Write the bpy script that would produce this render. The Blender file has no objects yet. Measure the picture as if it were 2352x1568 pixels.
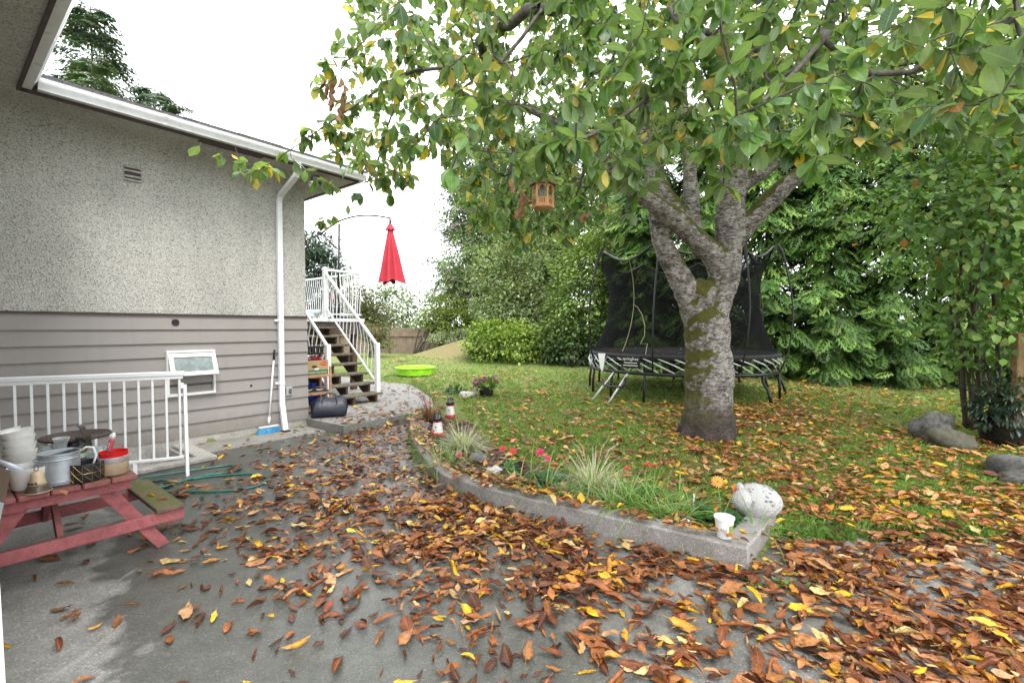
import bpy, math, random
import numpy as np
from mathutils import Vector, Matrix

# ------------------------------------------------------------------ camera, world, sun, exposure
S = bpy.context.scene
COL = S.collection
R = math.radians
random.seed(11)
rng = np.random.default_rng(11)

CAM_Z = 1.6
FPX = 1078.0                       # focal length in units of a 2352 px wide picture
PITCH = math.atan(33 / FPX)
cd = bpy.data.cameras.new('camera'); cam = bpy.data.objects.new('camera', cd); COL.objects.link(cam)
cd.sensor_width = 36.0; cd.lens = 16.5; cd.clip_start = 0.05; cd.clip_end = 2000
cam.location = (0, 0, CAM_Z); cam.rotation_euler = (R(90) - PITCH, 0, 0)
S.camera = cam

SUN_EL, SUN_AZ = R(58), R(150)     # a weak sun behind thick cloud, behind the camera to the right
w = bpy.data.worlds.new('World'); S.world = w; w.use_nodes = True
wn = w.node_tree; wn.nodes.clear()
wo = wn.nodes.new('ShaderNodeOutputWorld'); wb = wn.nodes.new('ShaderNodeBackground')
sky = wn.nodes.new('ShaderNodeTexSky'); sky.sky_type = 'NISHITA'; sky.sun_disc = False
sky.sun_elevation = SUN_EL; sky.sun_rotation = SUN_AZ; sky.dust_density = 3.0
wm = wn.nodes.new('ShaderNodeMix'); wm.data_type = 'RGBA'; wm.inputs[0].default_value = 0.9
wn.links.new(sky.outputs[0], wm.inputs[6]); wm.inputs[7].default_value = (11.4, 11.6, 11.9, 1)   # even cloud cover
wn.links.new(wm.outputs[2], wb.inputs[0]); wb.inputs[1].default_value = 0.12
wn.links.new(wb.outputs[0], wo.inputs[0])

sl = bpy.data.lights.new('sun', 'SUN'); sun = bpy.data.objects.new('sun', sl); COL.objects.link(sun)
sl.energy = 1.2; sl.angle = R(25); sl.color = (1.0, 0.97, 0.92)
sun.location = (0, 0, 30)
sdir = Vector((math.sin(SUN_AZ) * math.cos(SUN_EL), math.cos(SUN_AZ) * math.cos(SUN_EL), math.sin(SUN_EL)))
sun.rotation_euler = sdir.to_track_quat('Z', 'Y').to_euler()
S.view_settings.view_transform = 'Standard'; S.view_settings.look = 'None'
S.view_settings.exposure = 1.52; S.view_settings.gamma = 1.0
S.render.engine = 'CYCLES'
S.cycles.use_denoising = True
try:
    S.cycles.denoiser = 'OPENIMAGEDENOISE'; S.cycles.denoising_input_passes = 'RGB_ALBEDO_NORMAL'; S.cycles.denoising_prefilter = 'ACCURATE'
except Exception: pass
S.cycles.max_bounces = 5; S.cycles.diffuse_bounces = 3; S.cycles.glossy_bounces = 2
S.cycles.transmission_bounces = 3; S.cycles.transparent_max_bounces = 10; S.cycles.volume_bounces = 0
S.cycles.caustics_reflective = False; S.cycles.caustics_refractive = False
S.cycles.sample_clamp_indirect = 4

# ------------------------------------------------------------------ helpers: picking real places
_f = Vector((0, math.cos(PITCH), -math.sin(PITCH))); _u = Vector((0, math.sin(PITCH), math.cos(PITCH)))
def ray(px, py):
    return _f + Vector((1, 0, 0)) * ((px - 1176) / FPX) + _u * ((784 - py) / FPX)
def onz(px, py, z=0.0):
    d = ray(px, py); t = (z - CAM_Z) / d.z
    return Vector((d.x * t, d.y * t, z))
def aty(px, py, Y):
    d = ray(px, py); t = Y / d.y
    return Vector((d.x * t, Y, CAM_Z + d.z * t))
def proj(P):
    P = np.atleast_2d(np.asarray(P, float)); q = P - np.array([0, 0, CAM_Z])
    d = q @ np.array(_f); d = np.where(np.abs(d) < 1e-6, 1e-6, d)
    return np.stack([1176 + FPX * q[:, 0] / d, 784 - FPX * (q @ np.array(_u)) / d, d], 1)

# house frame: a along the long wall (away), b out from the wall
HC = Vector((-3.317, 7.56, 0)); HU = Vector((.6245, .781, 0)); HN = Vector((.781, -.6245, 0))
def hb(a, b, z=0.0):
    v = HC + HU * a + HN * b; return Vector((v.x, v.y, z))
def ab(p):
    d = Vector((p[0], p[1], 0)) - HC; return d.dot(HU), d.dot(HN)
HROT = Matrix((HU, HN * -1, Vector((0, 0, 1)))).transposed()      # local x = a, local y = -b

# ------------------------------------------------------------------ helpers: objects
ORG = {}
def tag(o, label=None, cat=None, group=None, kind=None):
    if label: o['label'] = label
    if cat: o['category'] = cat
    if group: o['group'] = group
    if kind: o['kind'] = kind
    return o
def thing(name, label, cat, loc=(0, 0, 0), group=None):
    o = bpy.data.objects.new(name, None); COL.objects.link(o); o.location = loc; o.empty_display_size = .1
    ORG[o.name] = Vector(loc); return tag(o, label, cat, group)
def link_mesh(name, me, parent=None, origin=None):
    o = bpy.data.objects.new(name, me); COL.objects.link(o)
    if parent is not None:
        o.parent = parent; ORG[o.name] = ORG[parent.name]
    else:
        org = Vector(origin) if origin is not None else Vector((0, 0, 0))
        o.location = org; ORG[o.name] = org
    return o
def np_mesh(name, V, faces, mat, parent=None, origin=None, smooth=True, col=None, lc=None):
    V = np.asarray(V, np.float32)
    org = ORG[parent.name] if parent is not None else Vector(origin if origin is not None else (0, 0, 0))
    V = V - np.array(org, np.float32)
    me = bpy.data.meshes.new(name)
    fl = [np.asarray(f, np.int32) for f in faces if len(f)]
    loops = np.concatenate([f.ravel() for f in fl])
    starts = []; c = 0
    for f in fl:
        starts.append(c + np.arange(len(f), dtype=np.int32) * f.shape[1]); c += f.size
    starts = np.concatenate(starts).astype(np.int32)
    me.vertices.add(len(V)); me.vertices.foreach_set('co', V.ravel())
    me.loops.add(len(loops)); me.loops.foreach_set('vertex_index', loops)
    me.polygons.add(len(starts)); me.polygons.foreach_set('loop_start', starts)
    if smooth: me.polygons.foreach_set('use_smooth', np.ones(len(starts), bool))
    if col is not None:
        a = me.attributes.new('col', 'FLOAT_COLOR', 'POINT')
        c4 = np.ones((len(V), 4), np.float32); c4[:, :3] = col; a.data.foreach_set('color', c4.ravel())
    if lc is not None:
        a = me.attributes.new('lc', 'FLOAT_VECTOR', 'POINT'); a.data.foreach_set('vector', np.asarray(lc, np.float32).ravel())
    me.update(calc_edges=True)
    if mat: me.materials.append(mat)
    return link_mesh(name, me, parent, origin)

class MB:
    """collects world-space pieces of ONE part, then links them as one mesh"""
    def __init__(s): s.v = []; s.f = []
    def add(s, vs, fs):
        b = len(s.v); s.v += [Vector(p) for p in vs]; s.f += [tuple(i + b for i in f) for f in fs]; return s
    def box(s, c, size, rot=None, bev=0.0):
        x, y, z = [q / 2 for q in size]; c = Vector(c)
        if bev <= 0:
            vs = [Vector((sx * x, sy * y, sz * z)) for sz in (-1, 1) for sy in (-1, 1) for sx in (-1, 1)]
            fs = [(0, 2, 3, 1), (4, 5, 7, 6), (0, 1, 5, 4), (2, 6, 7, 3), (0, 4, 6, 2), (1, 3, 7, 5)]
        else:
            b = min(bev, x * .45, y * .45, z * .45); vs = []; fs = []
            ring = [(x - b, y), (x, y - b), (x, -y + b), (x - b, -y), (-x + b, -y), (-x, -y + b), (-x, y - b), (-x + b, y)]
            inn = [(x - b, y - b)] * 2 + [(x - b, -y + b)] * 2 + [(-x + b, -y + b)] * 2 + [(-x + b, y - b)] * 2
            for zz, rr in ((-z, inn), (-z + b, ring), (z - b, ring), (z, inn)):
                vs += [Vector((p[0], p[1], zz)) for p in rr]
            for l in range(3):
                for i in range(8):
                    j = (i + 1) % 8; fs.append((l * 8 + j, l * 8 + i, l * 8 + 8 + i, l * 8 + 8 + j))
            fs.append((1, 3, 5, 7)); fs.append((31, 29, 27, 25))
        if rot is not None: vs = [rot @ p for p in vs]
        return s.add([c + p for p in vs], fs)
    def hbox(s, a0, a1, b0, b1, z0, z1, bev=0.0):
        c = hb((a0 + a1) / 2, (b0 + b1) / 2, (z0 + z1) / 2)
        return s.box(c, (abs(a1 - a0), abs(b1 - b0), abs(z1 - z0)), HROT, bev)
    def beam(s, p0, p1, wd, th, up=(0, 0, 1), bev=0.0):
        p0 = Vector(p0); p1 = Vector(p1); d = p1 - p0; L = d.length; x = d / L
        y = Vector(up).cross(x)
        if y.length < 1e-4: y = Vector((1, 0, 0)).cross(x)
        y.normalize(); z = x.cross(y)
        return s.box((p0 + p1) / 2, (L, wd, th), Matrix((x, y, z)).transposed(), bev)
    def tube(s, pts, r, n=8, cap=True, closed=False):
        pts = [Vector(p) for p in pts]; m = len(pts)
        rr = [r] * m if isinstance(r, (int, float)) else list(r)
        up = Vector((.13, .21, .97)); vs = []; fs = []; last = None
        for i, p in enumerate(pts):
            if closed: t = pts[(i + 1) % m] - pts[i - 1]
            else: t = pts[min(i + 1, m - 1)] - pts[max(i - 1, 0)]
            t.normalize()
            x = (last - t * last.dot(t)) if last is not None else up.cross(t)
            if x.length < 1e-4: x = Vector((1, 0, 0)).cross(t)
            x.normalize(); last = x; y = t.cross(x)
            vs += [p + (x * math.cos(2 * math.pi * k / n) + y * math.sin(2 * math.pi * k / n)) * rr[i] for k in range(n)]
        for i in range(m if closed else m - 1):
            j = (i + 1) % m
            for k in range(n):
                l = (k + 1) % n; fs.append((i * n + k, i * n + l, j * n + l, j * n + k))
        if cap and not closed:
            fs.append(tuple(range(n - 1, -1, -1))); fs.append(tuple((m - 1) * n + k for k in range(n)))
        return s.add(vs, fs)
    def lathe(s, c, prof, n=20, tilt=None, cap0=True, cap1=True):
        c = Vector(c); vs = []; fs = []
        for (r, z) in prof:
            for k in range(n):
                p = Vector((r * math.cos(2 * math.pi * k / n), r * math.sin(2 * math.pi * k / n), z))
                vs.append(c + (tilt @ p if tilt is not None else p))
        for i in range(len(prof) - 1):
            for k in range(n):
                l = (k + 1) % n; fs.append((i * n + k, i * n + l, (i + 1) * n + l, (i + 1) * n + k))
        if cap0: fs.append(tuple(range(n - 1, -1, -1)))
        if cap1: fs.append(tuple((len(prof) - 1) * n + k for k in range(n)))
        return s.add(vs, fs)
    def prism(s, poly, d):
        """flat polygon (list of points) pushed along d"""
        n = len(poly); d = Vector(d); p = [Vector(q) for q in poly]
        return s.add(p + [q + d for q in p], [tuple(range(n - 1, -1, -1)), tuple(range(n, 2 * n))] +
                     [(i, (i + 1) % n, n + (i + 1) % n, n + i) for i in range(n)])
    def blob(s, c, r, seed=0, amp=.15, n=10, m=14, flat=None, rot=0.0):
        rd = random.Random(seed); ph = [(rd.uniform(0, 6), rd.uniform(0, 6), rd.uniform(1.2, 3.0)) for _ in range(4)]
        vs = []; fs = []; c = Vector(c)
        for i in range(n + 1):
            th = math.pi * i / n
            for k in range(m):
                f = 2 * math.pi * k / m; d = Vector((math.sin(th) * math.cos(f), math.sin(th) * math.sin(f), math.cos(th)))
                g = 1 + amp * sum(math.sin(q[2] * (d.x * math.cos(q[0]) + d.y * math.sin(q[0])) * 2 + q[2] * d.z * 2 + q[1]) for q in ph) / 2
                z = d.z * r[2] * g
                if flat is not None: z = max(z, -flat)
                x_, y_ = d.x * r[0] * g, d.y * r[1] * g
                vs.append(c + Vector((x_ * math.cos(rot) - y_ * math.sin(rot), x_ * math.sin(rot) + y_ * math.cos(rot), z)))
        for i in range(n):
            for k in range(m):
                l = (k + 1) % m; fs.append((i * m + k, (i + 1) * m + k, (i + 1) * m + l, i * m + l))
        return s.add(vs, fs)
    def build(s, name, mat, parent=None, smooth=False, origin=None):
        if parent is not None: org = ORG[parent.name]
        elif origin is not None: org = Vector(origin)
        else:
            xs = [p.x for p in s.v]; ys = [p.y for p in s.v]; zs = [p.z for p in s.v]
            org = Vector(((min(xs) + max(xs)) / 2, (min(ys) + max(ys)) / 2, min(zs)))
        me = bpy.data.meshes.new(name)
        me.from_pydata([tuple(p - org) for p in s.v], [], s.f)
        me.validate()
        if mat: me.materials.append(mat)
        if smooth is True: me.polygons.foreach_set('use_smooth', [True] * len(me.polygons))
        elif smooth == 'auto':
            me.polygons.foreach_set('use_smooth', [True] * len(me.polygons))
            try: me.set_sharp_from_angle(angle=R(35))
            except Exception: pass
        me.update()
        return link_mesh(name, me, parent, org)
def text_part(name, body, mat, parent, origin, right, up, size, ext=0.0008):
    cu = bpy.data.curves.new(name, 'FONT'); cu.body = body; cu.size = size; cu.align_x = 'CENTER'; cu.align_y = 'CENTER'
    cu.extrude = ext; cu.resolution_u = 2
    tmp = bpy.data.objects.new(name + '_tmp', cu); COL.objects.link(tmp)
    dg = bpy.context.evaluated_depsgraph_get(); me = bpy.data.meshes.new_from_object(tmp.evaluated_get(dg))
    bpy.data.objects.remove(tmp); bpy.data.curves.remove(cu)
    x = Vector(right).normalized(); y = Vector(up); y = (y - x * y.dot(x)).normalized(); z = x.cross(y)
    m = Matrix((x, y, z)).transposed(); org = Vector(origin) - ORG[parent.name]
    for v in me.vertices: v.co = m @ v.co + org
    me.materials.clear(); me.materials.append(mat); me.name = name
    return link_mesh(name, me, parent)

# ------------------------------------------------------------------ helpers: materials
def node(nt, t, ins=None, **props):
    nd = nt.nodes.new(t)
    for k, v in props.items(): setattr(nd, k, v)
    for k, v in (ins or {}).items():
        if isinstance(v, bpy.types.NodeSocket): nt.links.new(v, nd.inputs[k])
        else: nd.inputs[k].default_value = v
    return nd
def c4(c): return (c[0], c[1], c[2], 1.0)
def mixc(nt, f, a, b, bt='MIX'):
    nd = nt.nodes.new('ShaderNodeMix'); nd.data_type = 'RGBA'; nd.blend_type = bt
    for i, v in ((0, f), (6, a), (7, b)):
        if isinstance(v, bpy.types.NodeSocket): nt.links.new(v, nd.inputs[i])
        elif i == 0: nd.inputs[0].default_value = v
        else: nd.inputs[i].default_value = c4(v)
    return nd.outputs[2]
def ramp(nt, fac, stops, interp='LINEAR'):
    nd = nt.nodes.new('ShaderNodeValToRGB'); nt.links.new(fac, nd.inputs[0]); cr = nd.color_ramp; cr.interpolation = interp
    while len(cr.elements) > len(stops): cr.elements.remove(cr.elements[-1])
    while len(cr.elements) < len(stops): cr.elements.new(1.0)
    for e, (p, c) in zip(cr.elements, stops):
        e.position = p; e.color = c4(c) if not isinstance(c, (int, float)) else (c, c, c, 1)
    return nd.outputs[0]
def math_(nt, op, a, b=None, clamp=False):
    nd = nt.nodes.new('ShaderNodeMath'); nd.operation = op; nd.use_clamp = clamp
    for i, v in enumerate((a, b)):
        if v is None: continue
        if isinstance(v, bpy.types.NodeSocket): nt.links.new(v, nd.inputs[i])
        else: nd.inputs[i].default_value = v
    return nd.outputs[0]
def noise(nt, vec, scale, detail=3, rough=.55, dist=0.0):
    return node(nt, 'ShaderNodeTexNoise', {'Vector': vec, 'Scale': scale, 'Detail': detail, 'Roughness': rough, 'Distortion': dist}).outputs[0]
def mapping(nt, vec, sc=(1, 1, 1), rot=(0, 0, 0)):
    return node(nt, 'ShaderNodeMapping', {'Vector': vec, 'Scale': sc, 'Rotation': rot}).outputs[0]
def newmat(name):
    m = bpy.data.materials.new(name); m.use_nodes = True; nt = m.node_tree; nt.nodes.clear()
    out = nt.nodes.new('ShaderNodeOutputMaterial'); bs = nt.nodes.new('ShaderNodeBsdfPrincipled')
    nt.links.new(bs.outputs[0], out.inputs[0])
    return m, nt, bs, out
def pos(nt): return nt.nodes.new('ShaderNodeNewGeometry').outputs['Position']
def bump(nt, bs, h, strength, dist=.01):
    b = node(nt, 'ShaderNodeBump', {'Height': h, 'Strength': strength, 'Distance': dist}); nt.links.new(b.outputs[0], bs.inputs['Normal']); return b
MATS = {}
def paint(name, c, rough=.55, var=.12, scale=6, dirt=0.0, dirtc=(.12, .1, .08), metal=0.0, bmp=0.0, spec=.5, fine=60):
    """plain surface with uneven tone, a little grime and fine relief"""
    if name in MATS: return MATS[name]
    m, nt, bs, out = newmat(name); p = pos(nt)
    n1 = noise(nt, p, scale, 4, .6)
    lo = tuple(x * (1 - var * 1.6) for x in c); hi = tuple(min(1, x * (1 + var * 1.2)) for x in c)
    col = ramp(nt, n1, [(.3, lo), (.7, hi)])
    if dirt > 0:
        n2 = noise(nt, p, scale * 3.1, 5, .7)
        f = ramp(nt, n2, [(.5 - dirt * .15, 0), (.72, dirt)]) if dirt < .9 else ramp(nt, n2, [(.4, 0), (.62, dirt)])
        col = mixc(nt, f, col, dirtc)
    nt.links.new(col, bs.inputs['Base Color']); bs.inputs['Metallic'].default_value = metal
    rg = ramp(nt, noise(nt, p, scale * 2.3, 3), [(.3, max(.05, rough - .1)), (.7, min(1, rough + .12))])
    nt.links.new(rg, bs.inputs['Roughness']); bs.inputs['Specular IOR Level'].default_value = spec
    if bmp > 0: bump(nt, bs, noise(nt, p, fine, 4, .6), bmp, .01)
    MATS[name] = m; return m

# ---- building surfaces
def m_stucco():
    m, nt, bs, out = newmat('stucco'); p = pos(nt)
    v = node(nt, 'ShaderNodeTexVoronoi', {'Vector': p, 'Scale': 78.0}); v2 = node(nt, 'ShaderNodeTexVoronoi', {'Vector': p, 'Scale': 130.0})
    r1 = node(nt, 'ShaderNodeSeparateColor', {'Color': v.outputs['Color']}).outputs[0]
    r2 = node(nt, 'ShaderNodeSeparateColor', {'Color': v2.outputs['Color']}).outputs[1]
    s1 = ramp(nt, r1, [(0, (.13, .13, .125)), (.12, (.24, .24, .23)), (.2, (.45, .44, .41)), (.7, (.56, .55, .51)), (1, (.72, .71, .67))])
    s2 = ramp(nt, r2, [(0, (.16, .16, .15)), (.22, (.45, .44, .41)), (1, (.62, .61, .57))])
    c = mixc(nt, .42, s1, s2)
    st = ramp(nt, noise(nt, mapping(nt, p, (1.2, 1.2, .35)), 1.6, 4, .6), [(.35, .90), (.65, 1.10)])
    c = mixc(nt, 1.0, c, st, 'MULTIPLY')
    nt.links.new(c, bs.inputs['Base Color']); bs.inputs['Roughness'].default_value = .95; bs.inputs['Specular IOR Level'].default_value = .15
    bump(nt, bs, v.outputs['Distance'], .9, .012); return m
def m_concrete(name, base, wetness=0.0, mode=None):
    m, nt, bs, out = newmat(name); p = pos(nt)
    big = noise(nt, p, .9, 5, .62, .6); mid = noise(nt, p, 7, 5, .65); fine = noise(nt, p, 90, 3, .7)
    vor = node(nt, 'ShaderNodeTexVoronoi', {'Vector': p, 'Scale': 150.0})
    sp = node(nt, 'ShaderNodeSeparateColor', {'Color': vor.outputs['Color']}).outputs[0]
    c = ramp(nt, mid, [(.28, tuple(x * .72 for x in base)), (.55, base), (.75, tuple(x * 1.25 for x in base))])
    c = mixc(nt, ramp(nt, sp, [(.84, 0), (.95, .4)]), c, tuple(min(.7, x * 2.0 + .06) for x in base))
    c = mixc(nt, ramp(nt, sp, [(.05, .5), (.16, 0)]), c, tuple(x * .45 for x in base))
    c = mixc(nt, 1.0, c, ramp(nt, fine, [(.3, .8), (.7, 1.15)]), 'MULTIPLY')
    gs = ramp(nt, noise(nt, p, 1.7, 5, .7, .3), [(.5, 0), (.72, .45)])
    c = mixc(nt, gs, c, (.075, .085, .05))                                   # green algae film
    rough = .85
    if mode == 'drive':
        sx = node(nt, 'ShaderNodeSeparateXYZ', {'Vector': p})
        X, Y = sx.outputs[0], sx.outputs[1]
        ln = math_(nt, 'ADD', math_(nt, 'MULTIPLY', math_(nt, 'SUBTRACT', 3.53, Y), .887), -3.1)
        d = math_(nt, 'SUBTRACT', X, ln)
        d = math_(nt, 'ADD', d, math_(nt, 'MULTIPLY', math_(nt, 'SUBTRACT', noise(nt, p, 2.4, 4, .6), .5), 1.1))
        wl = ramp(nt, d, [(0, 0), (.10, 1)])
        e = math_(nt, 'MULTIPLY', math_(nt, 'SUBTRACT', 2.2, X), .28)
        e = math_(nt, 'ADD', e, math_(nt, 'MULTIPLY', math_(nt, 'SUBTRACT', big, .5), 2.2))
        wr = ramp(nt, e, [(0.05, .12), (.5, 1)])
        wet = math_(nt, 'MULTIPLY', wl, wr)
        dark = mixc(nt, 1.0, c, (.40, .42, .40), 'MULTIPLY')
        c = mixc(nt, wet, c, dark)
        lines = noise(nt, mapping(nt, p, (3, .5, 1)), 2.2, 4, .6)
        c = mixc(nt, ramp(nt, lines, [(.66, 0), (.72, .25)]), c, (.42, .42, .40))
        nt.links.new(ramp(nt, wet, [(0, .85), (1, .34)]), bs.inputs['Roughness'])
    else:
        bs.inputs['Roughness'].default_value = rough
    nt.links.new(c, bs.inputs['Base Color']); bs.inputs['Specular IOR Level'].default_value = .4
    bump(nt, bs, math_(nt, 'ADD', fine, math_(nt, 'MULTIPLY', mid, .8)), .35, .008); return m
def m_wood(name, base, dark, grain=(1, 1, 1), rough=.8, moss=0.0, mossc=(.06, .08, .02), chip=None):
    m, nt, bs, out = newmat(name); p = pos(nt)
    q = mapping(nt, p, grain)
    g = noise(nt, q, 22, 5, .65, .4); b = noise(nt, p, 4, 4, .6)
    c = ramp(nt, g, [(.3, dark), (.62, base)])
    c = mixc(nt, 1.0, c, ramp(nt, b, [(.3, .75), (.7, 1.12)]), 'MULTIPLY')
    if chip:
        c = mixc(nt, ramp(nt, noise(nt, p, 26, 5, .72), [(.57, 0), (.66, .9)]), c, chip)
    if moss > 0:
        nz = node(nt, 'ShaderNodeSeparateXYZ', {'Vector': nt.nodes.new('ShaderNodeNewGeometry').outputs['Normal']}).outputs[2]
        f = math_(nt, 'MULTIPLY', ramp(nt, nz, [(.4, 0), (.8, 1)]), ramp(nt, noise(nt, p, 9, 5, .7), [(.42 - moss * .2, 0), (.62, moss)]))
        c = mixc(nt, f, c, mossc)
    nt.links.new(c, bs.inputs['Base Color']); bs.inputs['Roughness'].default_value = rough; bs.inputs['Specular IOR Level'].default_value = .25
    bump(nt, bs, g, .35, .006); return m
def m_bark():
    m, nt, bs, out = newmat('cherry_bark'); p = pos(nt)
    lent = noise(nt, mapping(nt, p, (9, 9, 34)), 1.5, 5, .75, .6)
    v = node(nt, 'ShaderNodeTexVoronoi', {'Vector': mapping(nt, p, (5, 5, 26)), 'Scale': 2.4}, feature='DISTANCE_TO_EDGE').outputs[0]
    c = ramp(nt, lent, [(.36, (.035, .029, .026)), (.46, (.13, .11, .10)), (.55, (.28, .255, .24)), (.66, (.50, .48, .46))])
    lich = noise(nt, p, 13, 6, .75)
    c = mixc(nt, ramp(nt, lich, [(.5, 0), (.6, .75)]), c, (.44, .435, .41))
    c = mixc(nt, ramp(nt, noise(nt, p, 4.2, 5, .7), [(.56, 0), (.68, .8)]), c, (.05, .038, .03))
    ge = nt.nodes.new('ShaderNodeNewGeometry')
    nx = node(nt, 'ShaderNodeSeparateXYZ', {'Vector': ge.outputs['Normal']}); px_ = node(nt, 'ShaderNodeSeparateXYZ', {'Vector': p})
    # dark damp foot of the trunk
    c = mixc(nt, math_(nt, 'MULTIPLY', ramp(nt, math_(nt, 'ADD', px_.outputs[2], math_(nt, 'MULTIPLY', noise(nt, p, 5, 4), .35)), [(.60, .85), (.88, 0)]), 1.0), c, (.045, .032, .025))
    lowm = math_(nt, 'SUBTRACT', 1.0, math_(nt, 'MULTIPLY', math_(nt, 'SUBTRACT', px_.outputs[2], 2.1), 2.5, True), True)
    up = math_(nt, 'ADD', math_(nt, 'MULTIPLY', nx.outputs[2], 1.5), math_(nt, 'MULTIPLY', math_(nt, 'MULTIPLY', nx.outputs[0], -.66), lowm))
    up = math_(nt, 'ADD', up, math_(nt, 'MULTIPLY', math_(nt, 'SUBTRACT', noise(nt, p, 2.6, 3, .5), .5), .9))
    up = math_(nt, 'ADD', up, math_(nt, 'MULTIPLY', math_(nt, 'SUBTRACT', noise(nt, p, 17, 6, .75), .5), .9))
    hl = ramp(nt, px_.outputs[2], [(.25, 0), (.7, 1)])
    f = math_(nt, 'MULTIPLY', ramp(nt, up, [(.26, 0), (.52, .97)]), hl)
    mc = ramp(nt, noise(nt, p, 70, 5, .75), [(.3, (.030, .034, .006)), (.55, (.085, .085, .014)), (.72, (.15, .14, .03))])
    c = mixc(nt, f, c, mc)
    nt.links.new(c, bs.inputs['Base Color']); bs.inputs['Roughness'].default_value = .9; bs.inputs['Specular IOR Level'].default_value = .2
    h = math_(nt, 'ADD', lent, math_(nt, 'MULTIPLY', noise(nt, p, 55, 4, .7), .6))
    bump(nt, bs, h, .8, .03); return m
def m_leaf(name, rough=.45, trans=.35, spots=0.0, spotc=(.09, .03, .012), vein=.35, veinc=(.45, .5, .2), spec=.4, under=1.25, mott=(.78, 1.16)):
    """leaf tissue: colour per leaf ('col'), midrib and side veins from the leaf's own coordinates ('lc')"""
    m, nt, bs, out = newmat(name); p = pos(nt)
    base = node(nt, 'ShaderNodeAttribute', attribute_name='col').outputs['Color']
    lc = node(nt, 'ShaderNodeSeparateXYZ', {'Vector': node(nt, 'ShaderNodeAttribute', attribute_name='lc').outputs['Vector']})
    au = math_(nt, 'ABSOLUTE', lc.outputs[0])
    mid = ramp(nt, au, [(.0, 1), (.13, 0)])
    sv = math_(nt, 'SINE', math_(nt, 'ADD', math_(nt, 'MULTIPLY', lc.outputs[1], 52.0), math_(nt, 'MULTIPLY', au, -9.0)))
    sv = ramp(nt, sv, [(.86, 0), (1.0, .5)])
    vf = math_(nt, 'MULTIPLY', math_(nt, 'MAXIMUM', mid, sv), vein)
    c = mixc(nt, 1.0, base, ramp(nt, noise(nt, p, 28, 4, .65), [(.3, mott[0]), (.7, mott[1])]), 'MULTIPLY')
    if spots > 0:
        sn = noise(nt, p, 75, 4, .75)
        edge = math_(nt, 'ADD', sn, math_(nt, 'MULTIPLY', math_(nt, 'MULTIPLY', au, au), .12))
        bl = noise(nt, p, 17, 3, .6)
        f = math_(nt, 'MAXIMUM', ramp(nt, edge, [(.60, 0), (.68, spots)]), ramp(nt, bl, [(.58, 0), (.72, spots)]))
        c = mixc(nt, f, c, spotc)
    c = mixc(nt, vf, c, veinc)
    bf = nt.nodes.new('ShaderNodeNewGeometry').outputs['Backfacing']
    c = mixc(nt, math_(nt, 'MULTIPLY', bf, .35), c, (.24 * under, .30 * under, .17 * under)) if under > 1.0 else c
    nt.links.new(c, bs.inputs['Base Color']); bs.inputs['Roughness'].default_value = rough; bs.inputs['Specular IOR Level'].default_value = spec
    tr = node(nt, 'ShaderNodeBsdfTranslucent', {'Color': mixc(nt, .5, c, mixc(nt, 1.0, c, (1.5, 1.5, .45), 'MULTIPLY'))})
    mx = node(nt, 'ShaderNodeMixShader', {0: trans}); nt.links.new(bs.outputs[0], mx.inputs[1]); nt.links.new(tr.outputs[0], mx.inputs[2])
    nt.links.new(mx.outputs[0], out.inputs[0]); return m
def m_lawn():
    m, nt, bs, out = newmat('lawn'); p = pos(nt)
    a = noise(nt, p, 1.1, 5, .65); b = noise(nt, p, 26, 5, .75); c_ = noise(nt, p, .38, 4, .6)
    c = ramp(nt, b, [(.25, (.06, .10, .022)), (.5, (.14, .20, .05)), (.75, (.22, .28, .09))])
    dry = ramp(nt, math_(nt, 'ADD', math_(nt, 'MULTIPLY', a, .5), math_(nt, 'MULTIPLY', c_, .6)), [(.50, 0), (.68, .8)])
    c = mixc(nt, dry, c, ramp(nt, b, [(.3, (.12, .105, .045)), (.7, (.30, .25, .12))]))
    sx = node(nt, 'ShaderNodeSeparateXYZ', {'Vector': p})
    # the dry mown bank at the back left, and bare soil under the hedge
    mx_ = math_(nt, 'ADD', math_(nt, 'MULTIPLY', sx.outputs[2], 1.0), math_(nt, 'MULTIPLY', noise(nt, p, 1.5, 5, .7), .5))
    c = mixc(nt, ramp(nt, mx_, [(.66, 0), (1.0, .7)]), c, ramp(nt, b, [(.25, (.15, .115, .055)), (.75, (.29, .225, .12))]))
    nt.links.new(c, bs.inputs['Base Color']); bs.inputs['Roughness'].default_value = .9; bs.inputs['Specular IOR Level'].default_value = .15
    bump(nt, bs, b, .9, .04); return m
def m_glass(name, tint=(.8, .85, .85), rough=.03, op=.18):
    """thin glass: see-through with a sky reflection"""
    m, nt, bs, out = newmat(name)
    bs.inputs['Base Color'].default_value = c4(tint); bs.inputs['Roughness'].default_value = rough; bs.inputs['Specular IOR Level'].default_value = .8
    tr = node(nt, 'ShaderNodeBsdfTransparent', {'Color': c4(tint)})
    fr = node(nt, 'ShaderNodeLayerWeight', {'Blend': .35})
    f = math_(nt, 'ADD', math_(nt, 'MULTIPLY', fr.outputs['Facing'], .7), op, True)
    mx = node(nt, 'ShaderNodeMixShader', {0: f}); nt.links.new(tr.outputs[0], mx.inputs[1]); nt.links.new(bs.outputs[0], mx.inputs[2])
    nt.links.new(mx.outputs[0], out.inputs[0]); return m
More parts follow.
